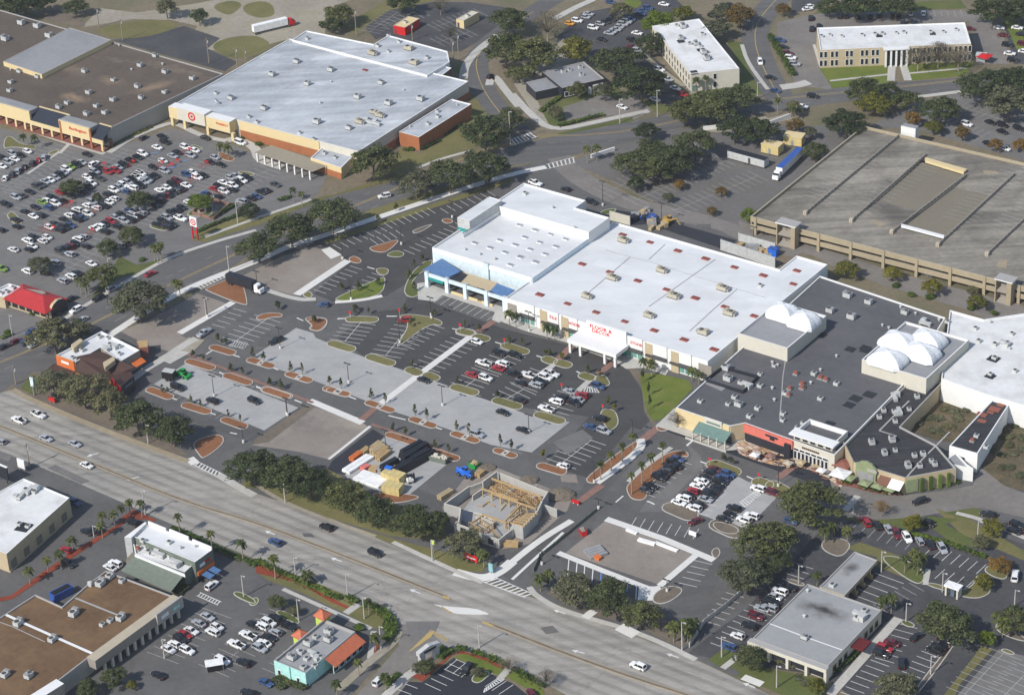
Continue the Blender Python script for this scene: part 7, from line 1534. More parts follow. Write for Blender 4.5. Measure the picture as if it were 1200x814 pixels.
def cars(q, row_, axis, data, kinds=None, flip=None):
    """axis: two photo points along the cars' length; data: colour x y, in the units of q"""
    L = []
    d = data.split()
    for i in range(0, len(d), 3):
        c, kd = d[i][0], d[i][1:]; (x, y), = q(float(d[i+1]), float(d[i+2])); L.append((x, y, c, kd))
    for x, y, c, kd in L:
        if isinstance(axis, str): h = GA
        else: h = None; A = axis
        if h is None:
            p0, p1 = P(*A[0]), P(*A[1]); h = math.atan2((p1-p0).y, (p1-p0).x)
        CARS.append(dict(y=y, x=x, c=c, k={'s':'suv','p':'pickup','v':'van','h':'hatch'}.get(kd) or rnd.choice(('sedan','sedan','suv','suv','hatch')), h=h, row=row_, named=bool(kd)))
WX = ID(100,300, 130,312)     # the way cars stand in the big west lot
cars(T1, 'upper left corner lot row', WX, 'k 20 370 s 100 335 k 160 345 w 215 315'); cars(T1, 'upper left corner lot middle row', WX, 'w 15 430 s 65 400 w 115 375')
cars(T1, 'lot row along the raised kerb', ID(100,300, 105,285), 'w 40 525 g 95 495 s 140 470 k 190 440 g 250 410 r 300 385 s 345 365')
cars(T1, 'single row nearest the strip mall', WX, 'k 45 730 s 125 675 g 165 660 k 230 630 g 290 590 g 322 575 s 355 550 w 395 540 s 435 520 k 470 500 s 500 480 w 520 455 l 552 435 k 600 420 s 640 400')
cars(T1, 'lane beside the strip mall', WX, 'k 680 338'); cars(T1, 'aisle before the strip mall', ID(100,300, 105,297), 'w 735 415 g 1120 210')
cars(T1, 'second upper row of the big lot', WX, 's 740 475 k 780 455 r 840 475 r 905 467 s 920 440 k 965 420 k 1015 385 k 1075 360 w 1115 335'); cars(T1, 'second lower row of the big lot', WX, 'w 680 515 k 730 500 g 785 530 w 715 565 g 690 590 k 640 625')
cars(T3, 'left block of the big lot, second row', WX, 'w 360 30 k 405 12 r 470 -35 k 555 -5 l 330 45 k 275 85 k 195 120 w 262 155 k 312 148 b 378 88 w 435 55 k 485 33 k 120 182 k 130 235')
cars(T3, 'left block of the big lot, third row', WX, 'w 682 70 s 720 45 w 755 90 k 815 75 w 605 105 w 688 135 k 575 130 w 545 150 k 500 182 b 640 165 k 605 180 w 385 240 g 430 215 b 550 225 k 505 243 k 465 262 w 370 320 w 330 347 k 265 325 w 215 345 w 255 390 k 225 415 w 105 415')
cars(T1, 'middle block of the big lot, upper rows', WX, 'w 890 618 s 937 600 w 962 578 s 1000 558 k 1032 540 w 1070 518 w 1102 490 k 840 652 w 892 685 w 855 712 b 985 630 w 1040 600 k 1090 585 s 1115 555 s 1150 540')
cars(T2, 'right block of the big lot, upper rows', WX, 'w 70 385 w 100 358 k 22 410 k 178 385 k 212 372 s 140 415 w 40 465 k 90 448 k 195 305 s 288 335 w 275 258 s 350 217 k 385 190 s 490 215 w 450 150 w 525 175 w 228 150 k 290 110 k 265 65 w 115 200 k 78 225 k 18 250')
cars(T3, 'left block of the big lot, fourth row', WX, 'w 738 250 w 780 235 k 825 215 r 868 195 k 820 275 s 905 165 k 915 235 k 945 140 b 1010 112 s 972 192 w 1055 150 s 1110 132 k 1022 185')
cars(T2, 'right block of the big lot, middle rows', WX, 'k 195 545 k 245 565 k 210 600 w 250 485 w 305 465 k 345 440 m 380 415 k 310 525 k 352 500 g 390 490 k 415 475 w 455 445 k 262 530 b 460 365 w 505 345 w 540 385 k 588 370 s 680 230 k 640 265 k 722 285')
cars(T3, 'left block of the big lot, lower rows', WX, 's 545 452 g 470 430 k 508 405 m 548 390 k 590 365 k 672 390 w 610 335 s 658 315 w 715 525 k 600 597 w 555 625 s 490 660 s 430 520 k 355 592 w 215 585 s 940 382 k 988 365')
cars(T2, 'row by the lower trees of the big lot', WX, 'b 10 642 s 35 680 s 112 655 k 80 690 k 20 720')
cars(T2, 'right block of the big lot, lower rows', WX, 'k 225 750 k 265 720 s 305 700 k 335 658 k 378 640 k 418 620 wp 410 705 k 345 750 k 305 775 w 478 580 k 515 550 b 603 510 k 702 535 r 672 472 w 750 495 k 705 450 w 745 425 w 820 450 k 812 480 k 855 425 w 890 410 s 800 388 s 840 372 k 928 388')
cars(T2, 'right edge of the big lot', WX, 's 890 572 k 960 547 b 1005 535 k 1040 498 k 1075 485 g 1150 440'); cars(T2, 'bullseye store front', WX, 'k 605 75 wv 878 115'); cars(T3, 'left edge by the red-roofed restaurant', WX, 'l 15 565 k 5 262')
R2X = ID(135,366, 213,327)
cars(a2, 'street beside the red-roofed restaurant', R2X, 'k 338 580 ks 460 580 ws 355 635 s 525 535 k 275 655 b 283 688 s 385 680 ws 315 710 g 215 690 b 145 735 b 125 785 m 75 780 k 20 805 s 160 797 r 703 465')
cars(a2, 'kerb in front of the dirt pad', ID(225,398, 245,386), 'sp 955 742')
cars(b2, 'upper diagonal street', ID(440,230, 460,226), 'ws 600 102'); cars(c1, 'curving road at the top', ID(890,70, 893,80), 'ws 1160 290'); cars(b1, 'curved road above the brick annex', ID(572,92, 580,86), 'k 1095 357'); cars(d1, 'crossroads at the top', ID(940,110, 960,113), 'ks 210 450 b 35 425 k 10 362 w 160 498')
HX = ID(125,502, 283,572)
cars(a3, 'wide concrete highway, left part', HX, 'wp 180 310 wp 88 335 s 215 420 s 350 445 w 405 545 s 3 435'); cars(b4, 'wide concrete highway, middle', HX, 'k 330 30 b 90 100 ks 557 150'); cars(c4, 'wide concrete highway, lower right', HX, 'ws 590 678'); cars(b4, 'driveway by the aqua restaurant', ID(430,812, 462,780), 'ws 575 747')
cars(U1, 'left rows before the red-lettered store', 'u', 'w 235 240 k 390 320 ks 500 335 wp 280 390 ws 412 395 r 385 425 r 197 470 ws 295 495'); cars(U1, 'middle rows before the red-lettered store', 'u', 'kp 490 465 wp 595 475 k 540 530 wp 755 465 ws 715 490 ks 675 522 s 648 545 k 532 650'); cars(U1, 'right rows before the red-lettered store', 'u', 'bs 1085 552 s 885 587 r 970 617 k 828 635 ws 790 660 s 942 645 ks 915 672 wp 720 710'); cars(U1, 'concrete bays before the store', 'u', 'k 415 735')
cars(c3, 'angled bays right of the main lot', 'u', 'k 412 328 b 368 366 ss 430 386'); cars(c3, 'lower bays by the young tree', 'u', 'w 240 548'); cars(b3, 'concrete lot edge by the white walkway', 'u', 'k 785 147'); cars(b3, 'bays along the dark drive', 'u', 's 1035 402'); cars(c3, 'concrete lot by the slim lamp', 'u', 'k 50 380')
cars(b2, 'bay on the triangular island', ID(470,375, 480,374), 'r 695 682'); cars(U3, 'drive above the old lot', ID(372,356, 384,358), 'b 955 100'); cars(U3, 'aisle of the older bays', ID(316,401, 330,395), 'kp 620 355'); cars(U3, 'bays beside the dirt pad', ID(230,394, 245,384), 'sp 112 300')
cars(U4, 'pale lot below the brown restaurant', HX, 'kv 348 322 ks 592 415 k 885 415')
cars(T7, 'row along the curved mulch island', 'u', 'b 360 182 k 325 200 k 345 237 k 305 250 g 275 278 k 240 302 k 215 328 k 145 395 g 110 428'); cars(T7, 'left row of the paired mall rows', 'u', 'm 655 265 k 620 287 k 580 330 w 550 355 w 515 395 r 485 432 k 450 465 w 410 490 w 370 522'); cars(T7, 'right row of the paired mall rows', 'u', 'b 755 302 b 715 330 k 690 365 k 665 405 k 632 440 k 602 470 s 577 497 k 525 540 ws 490 567')
cars(T7, 'loose bays of the mall lot', 'u', 'k 800 568 k 770 615 k 722 652 w 940 627 w 880 657 w 990 415 m 1108 447'); cars(T7, 'lane below the paired mall rows', ID(810,612, 825,606), 'm 500 670')
cars(d3, 'loop road before the corner restaurant', ID(1070,588, 1085,584), 'ks 710 715'); cars(d3, 'bays under the big round oak', 'u', 'b 105 805 w 150 790 m 32 678 m 460 805 k 735 812 k 1030 777')
cars(c4, 'row left of the bank', 'v', 'k 1192 375 s 1170 408 m 1140 445 k 1110 490 w 1055 537 b 1015 590'); cars(d4, 'upper row left of the bank', 'v', 'k 100 310 w 55 330 s 35 355 k 20 380 s 8 408')
cars(d4, 'row above the bank', ID(1055,622, 1062,634), 'r 460 5 k 510 20 s 565 38 m 600 60 w 650 78 s 710 95 k 757 110 s 815 130'); cars(d4, 'loop drive at the right', ID(1189,674, 1190,664), 'wv 1155 258'); cars(d4, 'lot right of the bank', 'u', 'm 580 568 r 545 595 k 530 620 k 830 560 k 800 585 k 780 608'); cars(d4, 'aisle right of the bank', ID(1068,748, 1080,740), 'k 695 540'); cars(d4, 'aisle at the bottom right', ID(1056,784, 1057,770), 'k 625 665'); cars(d4, 'drives at the right edge', ID(1085,610, 1100,616), 'k 745 10 k 1165 20 k 1150 45')
SX = HX
cars(a4, 'first row of the lower left lot', SX, 's 970 447 s 930 477 w 895 512 r 865 530 k 845 552 w 815 575 w 788 598'); cars(a4, 'second row of the lower left lot', SX, 'w 1015 495 w 995 520 ws 875 605'); cars(a4, 'right rows of the lower left lot', SX, 'k 1140 662 ws 1040 652 wp 1105 577 wp 1160 535 k 1185 485'); cars(a4, 'open ground of the lower left lot', SX, 'k 740 720 k 1160 805'); cars(a4, 'lane by the blue canopies', ID(248,688, 260,678), 'w 990 302')
cars(a4, 'yard behind the sloped awning', SX, 'w 515 217 w 540 200 k 320 200'); cars(a4, 'verge lane by the red mulch', SX, 'r 310 135 ks 445 45 k 405 50 k 622 8'); cars(b4, 'bays left of the lime towers', SX, 'ws 60 475 ws 28 492 k 90 455 s 90 520 k 60 545 w 38 570 kp 150 490 s 18 595'); cars(b4, 'paved corner below the aqua wall', HX, 'b 45 755'); cars(b4, 'black lot at the bottom', ID(545,788, 552,780), 'k 985 692'); cars(T8, 'bottom edge of the black lot', ID(620,800, 624,806), 'm 1150 545'); cars(a3, 'shaded bay by the warehouse', SX, 'b 350 720')
cars(c1, 'dark lot at the top, left rows', ID(660,30, 672,32), 'o 270 110 w 305 97 s 345 80 s 358 65 w 380 130 s 412 112 k 437 103 k 462 90 k 480 75'); cars(c1, 'dark lot at the top, middle rows', ID(660,30, 672,32), 's 455 155 s 470 147 s 487 137 s 503 125 s 520 113 s 537 102 b 552 90 k 420 185 w 585 155 k 562 188 m 560 220 s 587 237 k 605 265'); cars(c1, 'dark lot at the top, far rows', ID(660,30, 672,32), 'b 460 10 b 612 50 b 637 38 b 600 65 w 710 20 w 787 70 k 822 55 k 940 75 k 1020 25'); cars(c1, 'lane left of the cream office', ID(760,80, 772,84), 'w 690 325 s 730 370 w 765 412 r 800 442 w 670 465 w 515 500')
cars(d1, 'row left of the long office', ID(910,50, 922,51), 'b 55 190 k 70 220 m 90 250 w 105 270 s 125 300'); cars(d1, 'row behind the long office', ID(1000,20, 1001,10), 'k 200 85 k 335 75 k 365 75 k 420 75 k 475 75 k 520 72 k 585 65 k 610 68 w 668 62 w 727 62 k 205 135 k 237 122 k 630 110 k 680 105'); cars(d1, 'row right of the long office', ID(1170,40, 1182,41), 'w 1080 130 m 1100 165 k 1120 210 w 1130 250 k 1145 280 m 945 135'); cars(d1, 'far right row at the top', ID(1190,40, 1200,41), 'w 1165 130 k 1185 160 m 1192 205 w 1197 240'); cars(d1, 'top lot beside the ochre tree', ID(950,8, 962,6), 'w 200 30 w 185 42'); cars(d1, 'old lot behind the garage', ID(1160,145, 1172,149), 'w 930 580 k 1040 572 k 1095 585 k 1095 615 k 1172 600 k 1030 670 w 1110 695')
cars(d2, 'open ground level of the garage', HX, 'w 475 390 m 690 447 s 745 465'); cars(c2, 'garage entry at the left corner', HX, 'w 1150 245'); cars(c2, 'service area behind the white stores', HX, 'wp 110 42 k 250 70 k 372 130')
def kindword(k): return {'sedan':'car','suv':'SUV','pickup':'pickup truck','van':'van','hatch':'car'}[k]
for r in CARS:
    n = kindword(r['k']) if r['named'] else 'car'; r['noun'] = n
byrow = {}
for r in CARS: byrow.setdefault((r['row'], r['c'], r['noun']), []).append(r)
for (row_, c, n), L in byrow.items():
    L.sort(key=lambda r: r['x']); cn = COL[c][0]
    for i, r in enumerate(L):
        r['label'] = f'the only {cn} {n} in the {row_}' if len(L) == 1 else f'{ORD[i+1]} {cn} {n} from the left in the {row_}'
        if row_.startswith(('aisle','lane','street','kerb','crossroads','curv','upper diag','loop','drive','wide','service','garage','open','bay','shaded','concrete','pale','loose','angled','lower bays','verge','yard','black','bottom','paved','upper left corner')): r['label'] = r['label'].replace(' in the ', ' at the ')
allc = sorted(CARS, key=lambda r: -r['y']); near, far = allc[:300], allc[300:]
for r in CARS:
    if len(r['label'].split()) > 16: r['label'] = r['label'].replace(' from the left', '')
made = {}
def paint(o, r): o.color = (*[min(1, v*r['j']) for v in COL[r['c']][1]], 1)
for idx, r in enumerate(near):
    r['j'] = rnd.uniform(.85, 1.1); p = P(r['x'], r['y'], .7); k = CAR[r['k']]; big_ = True
    key = 'parked_car'
    if (r['k']) in made:
        src = made[r['k']]; o = src.copy(); C.objects.link(o); kids = []
        for ch in src.children:
            c = ch.copy(); C.objects.link(c); c.parent = o; kids.append(c)
    else:
        o = bpy.data.objects.new('car', None); C.objects.link(o); o.empty_display_size = .5; kids = []
        for nm, me, loc in [('body', k['body'], (0,0,0)), ('windows', k['glass'], (0,0,0))]+[('wheel', k['wheel'], q) for q in k['wp']]: kids.append(put(nm, me, o, loc))
        made[r['k']] = o
    o.location = (p.x, p.y, .12); o.rotation_euler = (0, 0, r['h']+(math.pi if rnd.random() < .5 else 0)+rnd.uniform(-.03, .03))
    tag(o, r['label'], {'car':'car','SUV':'car','pickup truck':'pickup truck','van':'van'}[r['noun']], 'cars parked and driving around the shopping centre')
    for c in kids: paint(c, r)
# the far rest, beyond the three hundred nearest
mb = MB()
for c, (n_, col) in COL.items(): plain('far_'+n_.replace(' ', '_')+'_paint', col, .3)
for r in far:
    p = P(r['x'], r['y'], .7); raw = CAR[r['k']]['raw']; cc, ss = math.cos(r['h']), math.sin(r['h']); k = len(mb.v); pm = MT['far_'+COL[r['c']][0].replace(' ', '_')+'_paint']
    mb.v += [(p.x+x*cc-y*ss, p.y+x*ss+y*cc, z+.12) for x, y, z in raw.v]; mb.f += [tuple(i+k for i in f) for f in raw.f]; mb.m += [mb.mi(pm if raw.mats[j].name == 'car_paint' else raw.mats[j]) for j in raw.m]
o = mb.build('distant_cars'); tag(o, 'small far cars in the lots along the top of the view', 'cars', None, 'stuff')
# ------------------------------------------------------------------ lorries and trailers
def along(px0, px1, z=0): p, q = P(*px0, z).to_2d(), P(*px1, z).to_2d(); d = q-p; return (p+q)/2, d.normalized(), d.length
def veh(name, label, cat, a, b, z=.12, group=None):
    c, u, L = along(a, b); t = thing(name, label, cat, (c.x, c.y, z), group, math.atan2(u.y, u.x)); return t, L
def lpart(mb, name, t, loc=(0,0,0)): return put(name, mb.mesh(name), t, loc)
def wheels(t, xs, w2, r=.5):
    mb = MB(); mb.tube((0,-.15,0), (0,.15,0), r, r, 'tyre', 12); mb.tube((0,-.16,0), (0,.16,0), r*.5, r*.5, 'rim', 8); me = mb.mesh('wheel')
    for x in xs:
        for s in (-1, 1): put('wheel', me, t, (x, s*w2, r))
E1 = (1, 0)
def semi(label, a, b, box_, cab, top=None):
    t, L = veh('semi_truck', label, 'truck', a, b); a2_ = L/2
    mb = MB(); mb.box((-1.6,0), E1, L-4.0, 2.5, 1.1, 3.9, box_, top); lpart(mb, 'trailer', t)
    mb = MB(); mb.hexa(loop8(a2_-3.0, a2_, 1.2, .6), loop8(a2_-3.0, a2_-.1, 1.2, 2.0), cab); mb.hexa(loop8(a2_-3.0, a2_-1.0, 1.2, 2.0), loop8(a2_-2.9, a2_-1.5, 1.1, 3.2), cab); lpart(mb, 'cab', t)
    mb = MB(); mb.box((a2_-1.05,0), E1, .5, 2.0, 2.05, 2.7, 'glass'); lpart(mb, 'windscreen', t); wheels(t, (-a2_+1.2, -a2_+2.4, a2_-3.4, a2_-1.0), 1.1); return t
semi('white box trailer with a bright red cab on the sandy yard', (296,41), (346,29), 'white', 'red'); semi('dark flatbed lorry with a white cab entering the old lot', (267,331), (308,345), 'charcoal', 'white'); semi('lorry with a long blue trailer on the empty lot', (938,184), (908,213), 'white', 'white', 'blue_deep')
t, L = veh('office_trailer', 'long grey site trailer with dark roof on the empty lot', 'trailer', c1(1018,738)[0], c1(1190,785)[0]); mb = MB(); mb.box((0,0), E1, L, 3.2, .6, 3.4, 'metal_light', 'charcoal'); lpart(mb, 'box', t); mb = MB(); mb.box((1.5,-1.62), E1, 1, .06, .7, 2.8, 'metal_dark'); lpart(mb, 'door', t); wheels(t, (-.6, .6), 1.4, .4)
for px, lb in (((d1(80,668)[0], d1(165,680)[0]), 'upper yellow hut on the empty lot'), ((d1(-20,705)[0], d1(60,722)[0]), 'lower yellow hut on the empty lot')):
    t, L = veh('site_hut', lb, 'hut', *px); mb = MB(); mb.box((0,0), E1, L, 4.5, .3, 3.6, 'yellow_pale'); lpart(mb, 'box', t); mb = MB(); mb.box((0,-2.28), E1, 1, .06, .35, 2.5, 'metal_mid'); lpart(mb, 'door', t); mb = MB(); mb.box((0,0), E1, L+.3, 4.8, 3.6, 3.8, 'wall_cream'); lpart(mb, 'roof', t)
t, L = veh('box_trailer', 'black box trailer parked by the green loader', 'trailer', U4(250,262)[0], U4(335,275)[0]); mb = MB(); mb.box((0,0), E1, L*.9, 2.6, .8, 3.3, 'black', 'metal_light'); lpart(mb, 'box', t); wheels(t, (-.5,.5), 1.2, .4)
t, L = veh('loader', 'bright green loader on the pale lot', 'loader', U4(345,235)[0], U4(430,262)[0]); mb = MB(); mb.box((-.6,0), E1, L*.5, 2.2, .6, 1.9, 'green_machine'); mb.box((.2,0), E1, L*.35, 1.6, 1.9, 2.1, 'green_machine'); lpart(mb, 'body', t); mb = MB(); mb.box((.1,0), E1, 1.4, 1.4, 1.9, 2.9, 'glass', 'green_machine'); lpart(mb, 'cab', t); mb = MB(); mb.tube((.3,-1,1.6), (L/2-.6,-1,.8), .15, .15, 'green_machine'); mb.tube((.3,1,1.6), (L/2-.6,1,.8), .15, .15, 'green_machine'); lpart(mb, 'arms', t); mb = MB(); mb.box((L/2-.4,0), E1, .9, 2.5, .15, 1.0, 'green_machine'); lpart(mb, 'bucket', t); wheels(t, (-1.6, .9), 1.15, .6)
t, L = veh('telehandler', 'bright blue telehandler on the asphalt beside the building shell', 'telehandler', T5(968,425)[0], T5(1095,478)[0]); mb = MB(); mb.hexa(loop8(-L/2+.3, L/2-.8, .9, .6), loop8(-L/2+.5, L/2-1.3, .85, 1.9), 'blue'); lpart(mb, 'body', t); mb = MB(); mb.box((-.2,.55), E1, 1.5, .9, 1.85, 2.7, 'glass', 'blue'); lpart(mb, 'cab', t); mb = MB(); mb.tube((-L/2+.4,-.4,2.1), (L/2-.2,-.4,1.3), .26, .2, 'blue', 6); lpart(mb, 'boom', t); mb = MB(); mb.box((L/2,-.4), E1, .5, 1.6, .4, 1.3, 'metal_dark'); lpart(mb, 'forks', t); wheels(t, (-1.5, 1.2), 1.05, .65)
t, L = veh('forklift', 'small white and black forklift beside the yellow boxes', 'forklift', T5(575,510)[0], T5(650,490)[0]); mb = MB(); mb.box((-.3,0), E1, 1.9, 1.4, .5, 1.4, 'white'); lpart(mb, 'body', t); mb = MB()
for s in ((-.9,-.6), (-.9,.6), (.5,-.6), (.5,.6)): mb.tube((*s,1.4), (*s,2.4), .07, .07, 'black')
mb.box((-.2,0), E1, 1.7, 1.5, 2.4, 2.5, 'black'); lpart(mb, 'cage', t); mb = MB(); mb.box((1.0,0), E1, .2, 1.1, .2, 2.8, 'black'); mb.box((1.6,.3), E1, 1.1, .15, .2, .3, 'black'); mb.box((1.6,-.3), E1, 1.1, .15, .2, .3, 'black'); lpart(mb, 'mast', t); wheels(t, (-.8,.6), .75, .35)
# ------------------------------------------------------------------ building site
def stack(name, label, cat, a, b, wd, h, mat, n=3, group=None, gap=.12):
    c, u, L = along(a, b); t = MB(); 
    for k in range(n):
        for j in range(2): t.box((c.x-u.y*(k-(n-1)/2)*wd/n, c.y+u.x*(k-(n-1)/2)*wd/n), u, L*(.97+.03*((k+j) % 2)), wd/n-gap, .12+h*j/2, .12+h*(j+1)/2-.05, mat)
    return solo(t, name, label, cat, Vector((c.x, c.y, .12)), group)
G = 'bundles of timber on the site'
for i, (px, mt, lb) in enumerate(((T5(290,270, 375,205), 'wood_pale', 'dull timber bundle, topmost on the site'), (T5(310,295, 400,225), 'wood_pale', 'second timber bundle from the top'), (T5(330,315, 425,245), 'wood', 'bright orange timber bundle, third from the top'), (T5(350,340, 440,270), 'wood', 'bright orange timber bundle, lowest of the four'), (T5(225,290, 280,250), 'wood', 'orange timber bundle between white sheets and the lamp'), (T5(145,340, 220,285), 'orange', 'deep orange timber bundle beside the black driveway'), (T5(830,640, 930,580), 'wood_pale', 'timber pile against the shell wall'), (T4(395,265, 440,230), 'wood', 'timber pile at the top corner of the shell'), (T4(590,790, 720,800), 'wood', 'orange timber stack at the lower corner of the shell'))): stack('timber_bundle', lb, 'timber', *px, 1.9, 1.4, mt, 3, G)
stack('board_pile', 'long white sheet pile next to the black driveway', 'boards', *T5(100,430, 295,305), 3.2, .9, 'white', 2); stack('board_pile', 'broad white sheet pile below the pink stack', 'boards', *T5(200,450, 400,520), 5.5, .8, 'white', 3); stack('board_pile', 'pink wrapped stack between white and orange piles', 'boards', *T5(230,412, 280,385), 2, 1.2, 'pink', 1); stack('board_pile', 'flat orange stack right of the pink one', 'boards', *T5(290,400, 350,410), 2.6, 1.0, 'wood', 2); stack('board_pile', 'grey wrapped pile right of the orange stack', 'boards', *T5(352,405, 390,420), 2, 1.2, 'metal_mid', 1); stack('board_pile', 'flat tan plank pile before the black tarpaulin', 'boards', *T5(470,395, 550,420), 2.2, .9, 'wood', 2)
stack('pipe_bundle', 'long white pipes lying on the dirt pad', 'pipes', *c4(590,92, 670,115), 1.4, .7, 'white', 3); stack('pipe_bundle', 'second white pipe row nearer the pad corner', 'pipes', *c4(670,105, 775,145), 1.2, .5, 'white', 3); stack('pallet_stack', 'grey pallets on the dirt pad', 'pallets', *c4(350,165, 430,140), 5, .8, 'metal_mid', 4); stack('pallet_stack', 'orange rubble pile beside the grey pallets', 'rubble', *c4(388,172, 415,185), 1.6, .9, 'orange', 1); stack('pipe_bundle', 'short white pipes at the upper end of the dirt pad', 'pipes', *c4(535,45, 585,65), 1.0, .6, 'white', 2)
for px, lb, h in (((T5(405,560), T5(540,590)), 'lower yellow container box by the oaks', 2.6), ((T5(405,455), T5(550,505)), 'upper yellow container box before the tarpaulin pile', 2.4)):
    t, L = veh('storage_box', lb, 'container', px[0][0], px[1][0]); mb = MB(); mb.box((0,0), E1, L, 3.6, 0, h, 'yellow_pale'); lpart(mb, 'box', t); mb = MB(); mb.box((0,0), E1, .1, 3.7, 0, h+.05, 'wall_tan'); mb.box((L*.3,0), E1, .1, 3.7, 0, h+.05, 'wall_tan'); mb.box((-L*.3,0), E1, .1, 3.7, 0, h+.05, 'wall_tan'); lpart(mb, 'ribs', t)
c, u, L = along(T5(420,440)[0], T5(462,450)[0]); mb = MB(); mb.box(c, u, 2.2, 1.4, 2.55, 3.0, 'blue'); solo(mb, 'tool_chest', 'blue chest lying on the upper yellow container', 'chest', Vector((c.x, c.y, 2.55)))
c, u, L = along(T5(480,390)[0], T5(660,290)[0]); mb = MB(); rr = random.Random(4)
for k in range(9):
    o = c+u*rr.uniform(-6,6)+Vector((-u.y,u.x))*rr.uniform(-4.5,4.5); mb.box(o, u, rr.uniform(6,11), rr.uniform(1.6,2.4), .12, rr.uniform(1.6,3.2), 'tarp_black', None, rr.uniform(.75,.95))
solo(mb, 'covered_pile', 'big pile of roof trusses under black sheeting', 'covered pile', Vector((c.x, c.y, .12)))
def skip(label, a, b, mat, fill):
    t, L = veh('skip', label, 'skip', a, b); mb = MB(); w2 = 1.2; q0 = [(-L/2+.3,-w2,0), (L/2-.3,-w2,0), (L/2-.3,w2,0), (-L/2+.3,w2,0)]; q1 = [(-L/2,-w2,1.6), (L/2,-w2,1.6), (L/2,w2,1.6), (-L/2,w2,1.6)]
    for j in range(4): j2 = (j+1) % 4; mb.poly([q0[j], q0[j2], q1[j2], q1[j]], mat)
    mb.poly(q0[::-1], mat); lpart(mb, 'tub', t); mb = MB(); rr = random.Random(2)
    for k in range(10): mb.box((rr.uniform(-L/2+.9, L/2-.9), rr.uniform(-.6,.6)), E1, rr.uniform(.6,1.4), rr.uniform(.5,1), .8, rr.uniform(1.3,1.9), fill)
    lpart(mb, 'rubbish', t)
skip('dark green skip full of pale rubbish at the mulch island', T5(765,315)[0], T5(900,350)[0], 'slate_green', 'wall_pale'); skip('green skip heaped with tan boards by the blue telehandler', T5(1080,370)[0], T5(1135,395)[0], 'green_machine', 'wood_pale'); skip('small red skip with grey debris at the dirt pad upper corner', c4(318,68)[0], c4(345,60)[0], 'red', 'wall_greige')
t, L = veh('storage_box', 'bright blue container behind the red-lettered store', 'container', d2(5,375)[0], d2(45,385)[0]); mb = MB(); mb.box((0,0), E1, L, 2.4, 0, 2.6, 'blue'); lpart(mb, 'box', t); mb = MB(); mb.box((0,0), E1, L+.1, 2.5, 2.6, 2.7, 'blue_deep'); lpart(mb, 'lid', t)
t, L = veh('storage_box', 'dark blue open container behind the lower left strip mall', 'container', a4(245,378)[0], a4(335,332)[0]); mb = MB(); mb.box((0,0), E1, L, 2.6, 0, 2.4, 'blue_deep'); lpart(mb, 'box', t); mb = MB(); mb.box((0,0), E1, L-.6, 2.1, 2.4, 2.42, 'black'); lpart(mb, 'opening', t)
for i, (x, y, mt, lb) in enumerate(((595,215,'charcoal','leftmost dark machinery heap behind the white store'), (640,205,'blue_deep','blue covered heap behind the white store'), (600,190,'wood_pale','tan crate heap behind the white store'), (680,245,'wood_pale','tan board heap nearest the white store roof edge'), (1080,352,'wood','brown pallet heap behind the loading wall, left'), (1130,360,'wood_pale','pale pallet heap behind the loading wall, middle'), (1185,375,'wood','brown pallet heap behind the loading wall, right'))):
    p = P(*c2(x, y)[0]); mb = MB(); rr = random.Random(i)
    for k in range(6): mb.box((p.x+rr.uniform(-2.5,2.5), p.y+rr.uniform(-2,2)), (math.cos(k), math.sin(k)), rr.uniform(1.5,3), rr.uniform(1,2), .1, rr.uniform(.8,2.2), mt if k % 3 else 'metal_mid')
    solo(mb, 'material_heap', lb, 'heap', Vector((p.x, p.y, .1)))
t, L = veh('digger', 'yellow digger with long arm behind the white store', 'digger', c2(700,225)[0], c2(780,245)[0]); mb = MB(); mb.box((-1.4,0), E1, 3, 2.4, .7, 1.9, 'yellow'); lpart(mb, 'body', t); mb = MB(); mb.box((-.6,.6), E1, 1.3, 1.1, 1.9, 2.8, 'glass', 'yellow'); lpart(mb, 'cab', t); mb = MB(); mb.tube((0,-.4,1.6), (2.6,-.4,3.0), .25, .2, 'yellow'); mb.tube((2.6,-.4,3.0), (4.2,-.4,.9), .2, .15, 'yellow'); lpart(mb, 'arm', t)
for s in (-1, 1): mb = MB(); mb.box((-1.3,s*1.1), E1, 3.6, .5, 0, .7, 'black'); lpart(mb, 'track', t)
# screen walls and fences
def wall_thing(name, label, cat, px, h, th, mat, posts=0, cap=None, group=None):
    wp = [p.to_2d() for p in W(px)]; t = thing(name, label, cat, (wp[0].x, wp[0].y, 0), group); mb = MB()
    for i in range(len(wp)-1): f = Fr(wp[i], wp[i+1]); f.box(mb, 0, f.L, .1, h, -th/2, th/2, mat, cap)
    mb.build('panel', t)
    if posts:
        for i in range(len(wp)-1):
            f = Fr(wp[i], wp[i+1]); n = max(1, int(f.L/posts))
            for k in range(n+1): mb = MB(); a = f.L*k/n; f.box(mb, a-.12, a+.12, 0, h+.15, -th/2-.08, th/2+.08, mat); mb.build('post', t)
    return t
wall_thing('screen_wall', 'pale grey loading wall behind the red-lettered store', 'wall', c2(978,355, 1100,395, 1230,440), 4, .4, 'metal_light', 8); wall_thing('screen_wall', 'short pale wall at the white store rear corner', 'wall', c2(460,215, 552,240), 3.5, .4, 'wall_pale', 8)
